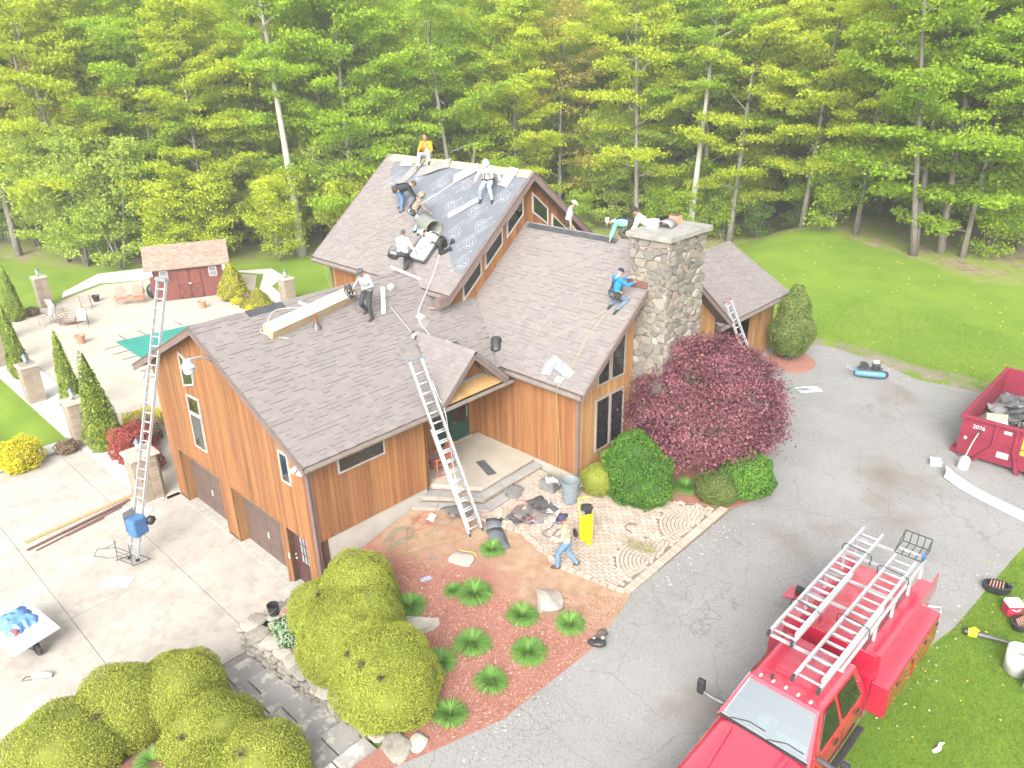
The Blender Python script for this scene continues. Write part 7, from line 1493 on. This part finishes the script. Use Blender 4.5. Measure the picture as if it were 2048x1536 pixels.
for sg, y0 in ((1, -.25), (-1, Ds+.25)):
    V_ = Vector((0, sg*(Ds/2+.25), 1.25)); rfp = MB().prism([Vector((-.25, y0, Hs-.15)), Vector((Ls+.25, y0, Hs-.15)), Vector((Ls+.25, y0, Hs-.15))+V_, Vector((-.25, y0, Hs-.15))+V_], (0, 0, .07)).build('roof', stan, sh); b = MB(); L = V_.length; vn = V_.normalized(); v = 0
    while v < L-.05:
        x = -.25
        while x < Ls+.24:
            w = min(random.choice((.2, .3, .36)), Ls+.25-x); p = Vector((x, y0, Hs-.08))+vn*v; b.add([p+Vector((0, 0, .02)), p+Vector((w-.01, 0, .02)), p+Vector((w-.01, 0, .005))+vn*.16, p+Vector((0, 0, .005))+vn*.16, p, p+Vector((w-.01, 0, 0))], [(0, 1, 2, 3), (4, 5, 1, 0)], random.random()); x += w
        v += .14
    b.build('shingles', stan, rfp)['kind'] = 'stuff'
for x0 in (1.62, 2.37):
    d_ = MB().bx(x0, x0+.73, -.04, -.016, .05, 1.95).build('door', shr, sh)
    b = MB()
    for a in ((x0, x0+.06, .05, 1.95), (x0+.67, x0+.73, .05, 1.95), (x0, x0+.73, .05, .12), (x0, x0+.73, .92, 1.0), (x0, x0+.73, 1.88, 1.95)): b.bx(a[0], a[1], -.06, -.041, a[2], a[3])
    b.build('door_trim', shd, d_)
    b = MB(); b.box((x0+.365, -.05, .52), (.06, .016, 1.05), (0, .67, 0)).box((x0+.365, -.052, .52), (.06, .016, 1.05), (0, -.67, 0)); b.build('cross_brace', shd, d_)
MB().bx(2.28, 2.45, -.09, -.061, 1.0, 1.06).build('latch', white, sh)
for x0 in (.62, 3.62):
    w_ = MB().bx(x0, x0+.5, -.045, -.016, 1.35, 2.0).build('window', mat('shed_frame', (.5, .46, .42)), sh); MB().bx(x0+.05, x0+.45, -.055, -.046, 1.4, 1.66).bx(x0+.05, x0+.45, -.055, -.046, 1.7, 1.95).build('pane', mat('shed_pane', (.2, .22, .23), None, .1), w_)
    for q in (x0-.25, x0+.53): MB().bx(q, q+.22, -.04, -.016, 1.32, 2.02).build('shutter', shd, w_)
for x in (.05, Ls-.25): MB().bx(x, x+.18, -.22, -.02, 1.75, 2.1).build('light_box', white, sh)
# bench, chairs, fire pit, pots
bm_ = mat('glider_red', (.5, .16, .1), (.42, .13, .08), .5)
e = empty('patio_glider', (-34.9, 8.3, 0), rad(64)-.05, 'red double glider seat with round backs beside the shed', 'bench')
for x in (-.5, .5):
    MB().box((x, 0, .42), (.62, .5, .05)).build('seat', bm_, e, bevel=.02); bk_ = MB().lathe([(.02, -.02), (.33, -.02), (.34, 0), (.33, .02), (.02, .02)], 18, (x, .3, .82), (0, -1, .35)).build('backrest', bm_, e, True)
MB().box((0, 0, .55), (.35, .4, .03)).build('table', bm_, e)
for x in (-.85, .85): MB().tube([(x, -.28, 0), (x, -.28, .62), (x, .25, .62), (x, .35, 0)], .022).build('arm_frame', bm_, e)
MB().bx(-.82, .82, -.27, -.24, .3, .36).build('front_rail', bm_, e)
e = empty('umbrella_stand', (-35.3, 9.3, 0), 0, 'folded white umbrella and grill cover behind the red glider', 'umbrella'); MB().cyl((0, 0, 0), (.1, 0, 1.5), .03).cyl((.1, 0, .5), (.12, .0, 1.5), .12, .05).build('canopy', white, e, True); MB().ball((.3, .5, .5), (.35, .35, .5)).build('cover', black, e, True)
slg = mat('sling_fabric', (.42, .39, .36), (.36, .33, .3), .8); chf = mat('chair_frame', (.16, .13, .11), None, .5, .3)
for i, (x, y, a, lb) in enumerate(((-36.9, 4.4, -60, 'patio sling chair behind the fire pit, nearest the stone pillar'), (-36.1, 6.0, -20, 'patio sling chair right of the fire pit facing left'), (-34.7, 3.2, 60+40, 'patio sling chair seen from behind at the left of the fire pit'), (-32.6, 4.55, 160, 'patio sling chair in front of the fire pit with its back to the camera'))):
    e = empty('patio_chair', (x, y, 0), rad(a)+math.pi/2+math.pi, lb, 'chair', 'sling chairs around the fire pit')
    o = MB().bx(-.27, .27, -.25, .25, .42, .44).build('seat', slg, e); o = MB().bx(-.27, .27, -.01, .01, 0, .58).build('backrest', slg, e); o.location = (0, .26, .43); o.rotation_euler = (-.3, 0, 0)
    for s in (-.29, .29): MB().tube([(s, -.3, 0), (s, -.26, .62), (s, .2, .62), (s, .26, .42), (s, .42, 1.0)], .016).build('side_frame', chf, e); MB().tube([(s, .22, .6), (s, .4, 0)], .016).build('rear_leg', chf, e)
e = empty('fire_pit', (-34.0, 4.35, 0), 0, 'round open iron fire pit in the middle of the sling chairs', 'fire pit'); b = MB()
for z, r_ in ((.06, .68), (.2, .74), (.34, .78), (.5, .8)): b.tube([(r_*math.cos(k*.2618), r_*math.sin(k*.2618), z) for k in range(24)], .018, 5, closed=True)
for k in range(8): b.tube([(.66*math.cos(k*.785), .66*math.sin(k*.785), 0), (.8*math.cos(k*.785), .8*math.sin(k*.785), .5)], .016)
b.build('iron_ring', mat('iron_rust', (.22, .15, .11), (.16, .11, .09), .8), e); MB().lathe([(0, .1), (.5, .12), (.6, .22)], 16, caps=False).build('ash_bowl', mat('ash', (.42, .33, .28)), e)
def pot(x, y, r_, h, mt, lb): tag(MB().lathe([(0, .01), (r_*.72, 0), (r_*.95, h*.82), (r_*1.08, h*.84), (r_*1.08, h), (r_*.92, h), (r_*.8, h*.75), (0, h*.7)], 20, (x, y, 0), caps=False).build('flower_pot', mt, None, True), lb, 'pot')
pot(-29.6, 3.4, .27, .48, terra, 'terracotta pot standing alone on the patio left of the pool'); pot(-30.4, 11.0, .25, .44, terra, 'terracotta pot on the patio in front of the shed doors'); pot(-37.3, 7.0, .24, .4, black, 'black pot at the back of the patio right of the fire pit'); pot(-31.4, 12.9, .2, .35, mat('pot_pale', (.6, .4, .3)), 'pale pot at the right corner of the shed')
flat('white_bucket', 3.2, 11.2, .32, .3, .3, white, 'white bucket on top of the chimney', 'bucket', z=9.72, th=.26, h=.135); e = empty('chimney_cowl', (3.45, 11.55, 9.72), .2, 'bent grey metal cowl beside the white bucket on the chimney', 'cowl'); b = MB(); vs = []
for i in range(9): a = math.pi*i/8; vs += [(-.25*math.cos(a), -.25, .02+.2*math.sin(a)), (-.25*math.cos(a), .3, .02+.2*math.sin(a))]
o = b.add(vs, [(2*i, 2*i+2, 2*i+3, 2*i+1) for i in range(8)]).build('cowl', steel, e, True); o.modifiers.new('solid', 'SOLIDIFY').thickness = .01
# things in the carport
e = empty('stored_mower', (.6, 19.2, Hy(.6, 19)+.03), .3, 'dark machine stored in the shade of the carport', 'machine'); MB().box((0, 0, .5), (.8, 1.2, .7), taper=.8).build('body', black, e, bevel=.06); MB().box((0, .2, 1.0), (.5, .5, .3)).build('seat', dgrey, e, bevel=.05)
# ================================================================== PEOPLE
CM = {}
def cm(name, c, r=.85, rand=0):
    c = tuple(x*.95 for x in c)
    if name not in CM: CM[name] = mat('cloth_'+name, c, tuple(x*.8 for x in c), r, scale=14, detail=3, bump=.3, bscale=30)
    return CM[name]
def plaid(name, a, b_, d_):
    m_, t_, P_ = nodes(name); v1 = noise(t_, 16, 4); c_ = mixc(t_, ramp(t_, v1, [(.42, 0.), (.5, 1.)]), a, b_); c_ = mixc(t_, ramp(t_, noise(t_, 26, 3, off=3), [(.54, 0.), (.6, 1.)]), c_, d_); t_.links.new(c_, P_.inputs['Base Color']); P_.inputs['Roughness'].default_value = .85; return m_
SK1, SK2 = cm('skin_tan', (.42, .22, .13), .55), cm('skin_light', (.52, .3, .2), .55)
def ik(a, t_, l1, l2, pole):
    d = t_-a; L = min(d.length, (l1+l2)*.998); dn_ = d.normalized(); t2 = a+dn_*L; x = (l1*l1-l2*l2+L*L)/(2*L); h = math.sqrt(max(0, l1*l1-x*x)); p = pole-dn_*pole.dot(dn_)
    p = p.normalized() if p.length > 1e-4 else Vector((0, 0, 1)); return a+dn_*x+p*h, t2
def person(loc, head, label, pel, lean, feet, hands, cols, ground=None, twist=0, hlean=0, hturn=0, knee=(0, 1, .1), kneeL=None, kneeR=None, s=1., hat=None, belt=True, harness=None, toes=(None, None), extra=None):
    """local frame: +y forward, +x right. pel: pelvis (x,y,z). feet/hands: (left, right) local targets (ankle / wrist)."""
    e = empty('person', loc, head-math.pi/2, label, 'person'); e.scale = (s, s, s)
    Rz = Matrix.Rotation(head-math.pi/2, 3, 'Z')
    def gnd(x, y):
        if ground is None: return 0.
        w = Vector(loc)+Rz @ Vector((x, y, 0))*s; return (ground(w.x, w.y)-loc[2])/s
    pel = Vector(pel); lr = rad(lean); tw = rad(twist)
    sp = Vector((0, math.sin(lr), math.cos(lr))); fwd = Vector((0, math.cos(lr), -math.sin(lr))); rt = Vector((math.cos(tw), math.sin(tw), 0))
    chest = pel+sp*.30+fwd*.015; neckb = pel+sp*.50; hl = lr+rad(hlean)
    hup = Vector((math.sin(rad(hturn))*.3, math.sin(hl), math.cos(hl))).normalized(); hf = Vector((math.sin(rad(hturn)), math.cos(hl), -math.sin(hl))).normalized(); hr_ = hf.cross(hup).normalized(); headc = neckb+hup*.17+hf*.02
    C_ = []   # (p0,r0,p1,r1,tag,flat)
    fat = {'shirt': 1.2, 'pants': 1.28, 'sleeve': 1.25, 'shoe': 1.15}
    cap = lambda a, b, r0_, r1_, tg: C_.append((Vector(a), r0_*fat.get(tg, 1), Vector(b), r1_*fat.get(tg, 1), tg))
    for o_ in (-.065, .065): cap(pel+rt*o_*1.3, pel+sp*.16+rt*o_, .105, .1, 'shirt'); cap(pel+sp*.16+rt*o_, chest+rt*o_*1.25, .1, .115, 'shirt'); cap(chest+rt*o_*1.25, neckb+rt*o_*1.3-sp*.05, .112, .075, 'shirt')
    cap(pel+rt*-.07-sp*.03, pel+rt*.07-sp*.03, .112, .112, 'pants')
    cap(neckb-sp*.02, neckb+hup*.09, .055, .05, 'skin'); cap(headc-hup*.05+hf*.015, headc+hup*.045, .07, .088, 'skin'); cap(headc+hup*.02-hf*.025, headc+hup*.06-hf*.02, .085, .083, 'hair')
    cap(headc+hf*.085-hup*.005, headc+hf*.103-hup*.025, .012, .016, 'skin'); cap(headc+hf*.06-hup*.085, headc+hf*.075-hup*.08, .03, .02, 'skin')
    for sg in (-1, 1): cap(headc+hr_*sg*.085-hf*.01, headc+hr_*sg*.094-hf*.015+hup*.02, .018, .016, 'skin')
    for i, sg in enumerate((-1, 1)):
        hip = pel+rt*sg*.095-sp*.04; f_ = feet[i]; ank = Vector((f_[0], f_[1], gnd(f_[0], f_[1])+(f_[2] if len(f_) > 2 else .085))); kp = Vector((kneeL if i == 0 else kneeR) or knee)
        kn, ank = ik(hip, ank, .44, .43, kp); cap(hip, kn, .092, .062, 'pants'); cap(kn, kn.lerp(ank, .35), .06, .062, 'pants'); cap(kn.lerp(ank, .3), ank, .062, .048, 'pants')
        td = Vector(toes[i]) if toes[i] else Vector((sg*.12, 1, 0)); td.normalize()
        if toes[i] is None: dz = gnd(ank.x+td.x*.16, ank.y+td.y*.16)-gnd(ank.x, ank.y); td = (td+Vector((0, 0, dz/.16))).normalized()
        dnv = Vector((0, 0, -1)) if abs(td.z) < .8 else Vector((0, -1, 0))
        cap(ank+dnv*.03-td*.045, ank+dnv*.045+td*.16, .046, .037, 'shoe'); cap(ank, ank+dnv*.03, .05, .05, 'shoe')
        sh_ = neckb-sp*.055+rt*sg*.185; wr = Vector(hands[i][:3]); el, wr = ik(sh_, wr, .29, .26, Vector(hands[i][3] if len(hands[i]) > 3 else (sg*.6, -.6, -.5)))
        cap(neckb-sp*.06+rt*sg*.09, sh_, .075, .07, 'shirt'); cap(sh_, el, .062, .045, 'shirt'); cap(el, wr, .044, .031, 'sleeve')
        ad = (wr-el).normalized(); sd_ = ad.cross(Vector((0, 0, 1))); sd_ = sd_.normalized() if sd_.length > .1 else rt.copy(); pn = sd_.cross(ad)
        cap(wr, wr+ad*.075, .026, .034, 'glove'); cap(wr+ad*.05-sd_*.02, wr+ad*.08+sd_*.02, .022, .022, 'glove')
        for q, (u_, L_) in enumerate(((-.033, .055), (-.011, .065), (.012, .062), (.034, .048))):
            k0 = wr+ad*.085+sd_*u_; k1 = k0+(ad*.8-pn*.35).normalized()*L_*.55; cap(k0, k1, .0105, .01, 'glove'); cap(k1, k1+(ad*.45-pn*.8).normalized()*L_*.5, .01, .0085, 'glove')
        k0 = wr+ad*.03-sd_*.03*sg; cap(k0, k0+(ad*.6-sd_*sg*.8-pn*.3).normalized()*.06, .013, .0105, 'glove')
    b = MB()
    for a, r0_, b_, r1_, tg in C_:
        d = b_-a; L = max(d.length, 1e-4); ax = d/L; pr = []
        for k in range(5): th = math.pi/2*k/4; pr.append((max(.0006, r0_*math.sin(th)), -r0_*math.cos(th)))
        for k in range(5): th = math.pi/2*k/4; pr.append((max(.0006, r1_*math.cos(th)), L+r1_*math.sin(th)))
        b.lathe(pr, 10, a, ax)
    src = link('tmp', b.mesh('tmp')); mo = src.modifiers.new('r', 'REMESH'); mo.mode = 'VOXEL'; mo.voxel_size = .0125
    sm = src.modifiers.new('s', 'SMOOTH'); sm.factor = .5; sm.iterations = 4
    dc = src.modifiers.new('d', 'DECIMATE'); dc.ratio = .3
    me = bpy.data.meshes.new_from_object(src.evaluated_get(bpy.context.evaluated_depsgraph_get())); bpy.data.objects.remove(src); me.name = 'body'
    tags = ['shirt', 'pants', 'skin', 'shoe', 'hair', 'sleeve', 'glove']; me.materials.clear()
    for tg in tags: me.materials.append(cols.get(tg) or {'sleeve': cols['shirt'], 'glove': cols['skin'], 'hair': cm('hair_dark', (.03, .022, .018))}.get(tg))
    n = len(me.polygons); cen = np.zeros(n*3); me.polygons.foreach_get('center', cen); cen = cen.reshape(-1, 3); best = np.full(n, 9.); idx = np.zeros(n, int)
    for a, r0_, b_, r1_, tg in C_:
        a_, d = np.array(a), np.array(b_-a); s_ = np.clip(((cen-a_) @ d)/(d @ d+1e-9), 0, 1); dist_ = np.linalg.norm(cen-a_-s_[:, None]*d, axis=1)-(r0_+(r1_-r0_)*s_); m_ = dist_ < best; best[m_] = dist_[m_]; idx[m_] = tags.index(tg)
    me.polygons.foreach_set('material_index', idx); me.polygons.foreach_set('use_smooth', [True]*n); me.update()
    link('body', me, e)
    Mh = Matrix((hr_, hf, hup)).transposed().to_4x4(); Mh.translation = headc
    b = MB()
    for sg in (-1, 1): b.ball((sg*.032, .083, .012), (.012, .008, .008), 6, 4)
    link('eyes', b.mesh('eyes', mats=[black]), e, Mh)
    if hat:
        kind, hm = hat
        if kind == 'cap': b = MB().lathe([(.104, .03), (.106, .06), (.09, .11), (.05, .135), (.0, .14)], 16, (0, -.012, 0), caps=False); b.prism([(-.075, .075, .045), (-.06, .16, .03), (0, .185, .028), (.06, .16, .03), (.075, .075, .045)], (0, 0, .008)); nm = 'cap'
        elif kind == 'helmet': b = MB().lathe([(.135, .02), (.12, .03), (.118, .07), (.1, .125), (.055, .155), (0, .162)], 18, (0, -.005, 0), caps=False).bx(-.012, .012, -.09, .09, .15, .17).prism([(-.08, .08, .025), (-.05, .17, .02), (.05, .17, .02), (.08, .08, .025)], (0, 0, .01)); nm = 'hard_hat'
        elif kind == 'hood': b = MB().ball((0, -.04, .0), (.125, .13, .15), 12, 9); b.v = [(x, min(y, .03), z) for x, y, z in b.v]; nm = 'hood'
        elif kind == 'brim': b = MB().lathe([(.19, .03), (.19, .036), (.11, .045), (.108, .1), (.07, .14), (0, .145)], 18, (0, -.01, 0), caps=False); nm = 'hat'
        o_ = link(nm, b.mesh(nm, True, [hm]), e, Mh); o_.modifiers.new('solid', 'SOLIDIFY').thickness = .006
    Mt = Matrix((rt, fwd, sp)).transposed().to_4x4()
    if belt:
        Mt.translation = pel+sp*.06; bt = MB()
        bt.tube([(.215*math.cos(k*.3927), .16*math.sin(k*.3927), 0) for k in range(16)], .028, 6, closed=True); link('tool_belt', bt.mesh('tool_belt', True, [cm('belt', (.045, .032, .025))]), e, Mt)
        pc = MB(); 
        for sg in (-1, 1): pc.box((sg*.19, .04, -.1), (.09, .16, .19), (0, 0, sg*.2)).box((sg*.17, -.09, -.08), (.09, .1, .14))
        link('pouch', pc.mesh('pouch', False, [cm('pouch', (.05, .042, .035))]), e, Mt).modifiers.new('bv', 'BEVEL').width = .02
        tl = MB().box((.2, .06, .01), (.05, .07, .05)).box((-.19, .02, .02), (.045, .06, .06)); link('belt_tool', tl.mesh('belt_tool', False, [cm('tool_y', (.6, .42, .04))]), e, Mt)
    if harness:
        Mt.translation = pel; hb = MB()
        for sg in (-1, 1):
            hb.tube([(sg*.1, .135, .05), (sg*.1, .15, .22), (sg*.09, .145, .36), (sg*.1, .09, .47), (sg*.1, .0, .50), (sg*.08, -.1, .44), (sg*.02, -.145, .3), (-sg*.06, -.14, .15), (-sg*.1, -.12, .03)], .017, 6)
            hb.tube([(sg*.1+.11*math.cos(k*.7), .0+.125*math.sin(k*.7), -.14) for k in range(9)], .016, 6, closed=True)
        hb.tube([(-.1, .155, .3), (.1, .155, .3)], .015, 6); link('harness', hb.mesh('harness', True, [harness]), e, Mt)
    return e
jean = cm('jeans', (.1, .17, .3)); jeanl = cm('jeans_pale', (.32, .42, .52)); blk = cm('black', (.018, .018, .02)); wht = cm('white_cotton', (.78, .78, .78)); boot = cm('boot', (.09, .055, .035)); bootd = cm('boot_dark', (.03, .028, .026)); gry = cm('grey', (.34, .345, .36)); char_ = cm('charcoal', (.045, .047, .052)); hrn = cm('harness_brown', (.12, .07, .05)); hrb = cm('harness_black', (.02, .02, .02))
UP = lambda x, y: uz(y)+.02
GR = lambda x, y: gz(x)+.02
WR = lambda x, y: wz(y)+.02
A = lambda d: rad(d)
camo = plaid('camo_cloth', (.11, .085, .06), (.26, .2, .15), (.045, .04, .03)); plaid_b = plaid('plaid_brown', (.45, .34, .2), (.3, .2, .11), (.62, .53, .4))
def at_roof(x, y, f): return (x, y, f(x, y))
# 1 man in orange sitting astride the ridge
person((-8.1, 11.72, 10.92), A(-62), 'man in an orange hooded jacket sitting on the top ridge', (0, -.05, .12), 8, ((-.24, .36), (.24, .36)), ((-.2, .34, .2), (.22, .32, .22)), dict(shirt=cm('orange', (.75, .3, .02)), pants=cm('pale_grey', (.45, .5, .54)), skin=SK1, shoe=bootd), ground=UP, hlean=12, knee=(0, .6, 1), belt=False, harness=cm('harness_red', (.25, .06, .04)), s=1.0)
# 2 white helmet
person(at_roof(-3.35, 10.55, UP), A(-58), 'man in a white hard hat and white shirt standing on the printed membrane', (.08, -.22, .66), 20, ((-.12, .14), (.36, -.1)), ((-.42, .15, .72, (-1, -.3, 0)), (.45, .28, .68, (1, -.4, 0))), dict(shirt=wht, pants=jeanl, skin=SK1, shoe=bootd, sleeve=wht), ground=UP, hlean=22, hat=('helmet', white), harness=hrn, knee=(.1, 1, .2))
# 3 bent man with dark jacket
person(at_roof(-7.4, 9.65, UP), A(48), 'man in a dark jacket and jeans bending over at the left of the membrane', (0, -.1, .82), 78, ((-.14, -.05), (.14, .02)), ((-.14, .66, .42), (.16, .66, .40)), dict(shirt=cm('navy_black', (.03, .034, .042)), pants=jean, skin=SK1, shoe=boot), ground=UP, hlean=-15, hat=('cap', cm('cap_brown', (.1, .06, .04))), harness=hrb)
# 4 camouflage shirt
person(at_roof(-5.7, 8.95, UP), A(62), 'man in a camouflage hoodie and pale jeans leaning toward the grey bin', (0, -.06, .87), 34, ((-.14, 0), (.15, .08)), ((-.2, .5, .8), (.2, .52, .82)), dict(shirt=camo, pants=jeanl, skin=SK1, shoe=bootd, hair=camo), ground=UP, hlean=8, hat=('hood', camo), harness=hrb)
# 5 kneeling in white
person(at_roof(-4.05, 8.6, UP), A(205), 'man in a white shirt and black trousers kneeling beside the skylight', (0, -.1, .36), 62, ((-.14, -.5, .07), (.14, -.5, .07)), ((-.2, .52, .15), (.2, .55, .12)), dict(shirt=wht, pants=blk, skin=SK1, shoe=bootd), ground=UP, hlean=15, hat=('helmet', white), knee=(0, 1, -.8), toes=((0, -.5, -1), (0, -.5, -1)), harness=hrb)
# 6 white long sleeved shirt
person(at_roof(-4.75, 7.55, UP), A(112), 'man in a white shirt and black trousers seen from behind on the upper eave', (-.02, .0, .9), 10, ((-.16, .35), (.08, -.06)), ((-.25, .3, .85), (.32, .32, .9)), dict(shirt=wht, pants=char_, skin=SK2, shoe=boot, hair=cm('hair_grey', (.07, .065, .065))), ground=lambda x, y: max(uz(y), gz(x))+.02, hlean=10, belt=False)
# 7 grey sweatshirt
person(at_roof(-3.2, 4.8, GR), A(-78), 'man in a grey sweatshirt and dark trousers carrying coiled cords on the garage roof', (0, 0, .9), 8, ((-.15, .05), (.14, -.08)), ((-.16, .24, 1.02), (.34, .24, .98)), dict(shirt=gry, pants=char_, skin=SK2, shoe=boot), ground=GR, hlean=32, hat=('cap', cm('cap_grey', (.09, .09, .1))), belt=False)
o = empty('cord_coil', (-3.42, 4.28, gz(-3.4)+.86), 0, 'coil of black and grey cord held by the man in grey', 'cord'); b = MB()
for k in range(8): b.tube([((.17+.02*(k*5 % 7))*math.cos(j*.5236), .05*math.sin(k*2)+(.06+.03*math.sin(k))*math.sin(j*.5236+k), (.17+.017*(k*3 % 7))*math.sin(j*.5236+.15*k)-.03*k*.3) for j in range(12)], .013, 5, closed=True)
b.build('coil', cm('cord_dark', (.07, .07, .075)), o, True); o.rotation_euler = (.3, 0, -.9)
MB().tube([(.22*math.cos(j*.5236), .1*math.sin(j*.5236)-.05, .2*math.sin(j*.5236)-.08) for j in range(12)], .014, 6, closed=True).build('pale_loop', gry, o, True)
# 8 grey T-shirt behind the ridge
person((-1.55, 12.75, wz(12.75)), A(38), 'man in a grey t-shirt and white cap standing behind the right ridge', (0, 0, .9), 12, ((-.12, 0), (.14, .08)), ((-.3, -.02, .82, (-1, -.5, 0)), (.3, .12, .8, (1, -.5, 0))), dict(shirt=cm('grey_tee', (.42, .43, .45)), pants=camo, skin=SK2, shoe=boot, sleeve=SK2), ground=WR, hlean=18, hat=('cap', white))
# 9 green shirt
person((1.62, 11.95, wz(11.95)), A(222), 'man in a mint green shirt and white cap bending over the right ridge', (0, -.12, .74), 84, ((-.16, -.12), (.16, -.05)), ((-.16, .52, .18), (.14, .5, .22)), dict(shirt=cm('mint', (.2, .52, .38)), pants=cm('olive_dark', (.07, .075, .065)), skin=SK2, shoe=bootd), ground=WR, hlean=-10, hat=('cap', white), harness=hrb)
# 10 white hoodie
person((2.35, 12.05, wz(12.05)), A(222), 'man in a cream hoodie and black cap crouching beside the chimney', (0, -.1, .82), 46, ((-.16, .08), (.16, .0)), ((-.2, .5, .55), (.2, .48, .5)), dict(shirt=cm('cream', (.74, .73, .62)), pants=blk, skin=SK1, shoe=bootd), ground=WR, hlean=-12, hat=('cap', cm('cap_black', (.03, .03, .035))))
# 11 blue jacket kneeling
person(at_roof(2.95, 9.85, WR), A(66), 'man in a bright blue jacket kneeling on the right roof by the chimney', (0, -.1, .4), 8, ((-.15, -.14, .07), (.17, -.1, .07)), ((-.12, .4, .78), (.2, .42, .72)), dict(shirt=cm('bright_blue', (.02, .22, .56)), pants=cm('jeans_grey', (.13, .18, .25)), skin=SK2, shoe=bootd, hair=cm('scarf_blue', (.2, .3, .62))), ground=WR, hlean=18, hat=('cap', cm('cap_black', (.03, .03, .035))), knee=(0, 1, 0), toes=((0, -.8, -.8), (0, -.8, -.8)), harness=hrb)
# 12 walking man
person((5.42, 4.55, Hy(5.4, 4.5)+.05), A(214), 'man in a brown plaid shirt, jeans and dark hat walking beside the paved walk', (0, .02, .93), 5, ((-.1, .26), (.1, -.26, .11)), ((-.2, .3, .95), (.22, .28, .93)), dict(shirt=plaid_b, pants=cm('jeans_mid', (.14, .24, .36)), skin=SK1, shoe=boot), hlean=20, hat=('brim', cm('hat_purple', (.045, .04, .085))), belt=False, toes=(None, (0, .8, -.6)))
o = MB().box((0, 0, 0), (.3, .1, .05)).build('white_tool', paper, None, False, .01); o.location = (5.13, 4.42, Hy(5.4, 4.5)+.9); o.rotation_euler = (0, .2, .5); tag(o, 'white tool carried by the walking man', 'tool')

# ================================================================== AIR
hz = MB().bx(-440, 340, -140, 460, -1.5, 70).mesh('haze')
m = bpy.data.materials.new('haze'); m.use_nodes = True; t = m.node_tree; t.nodes.clear(); oo = t.nodes.new('ShaderNodeOutputMaterial'); pv = t.nodes.new('ShaderNodeVolumePrincipled')
pv.inputs['Color'].default_value = (.96, .98, .95, 1); pv.inputs['Density'].default_value = .0010; pv.inputs['Anisotropy'].default_value = .1; t.links.new(pv.outputs[0], oo.inputs['Volume'])
hz.materials.append(m); tag(link('haze', hz), kind='stuff')
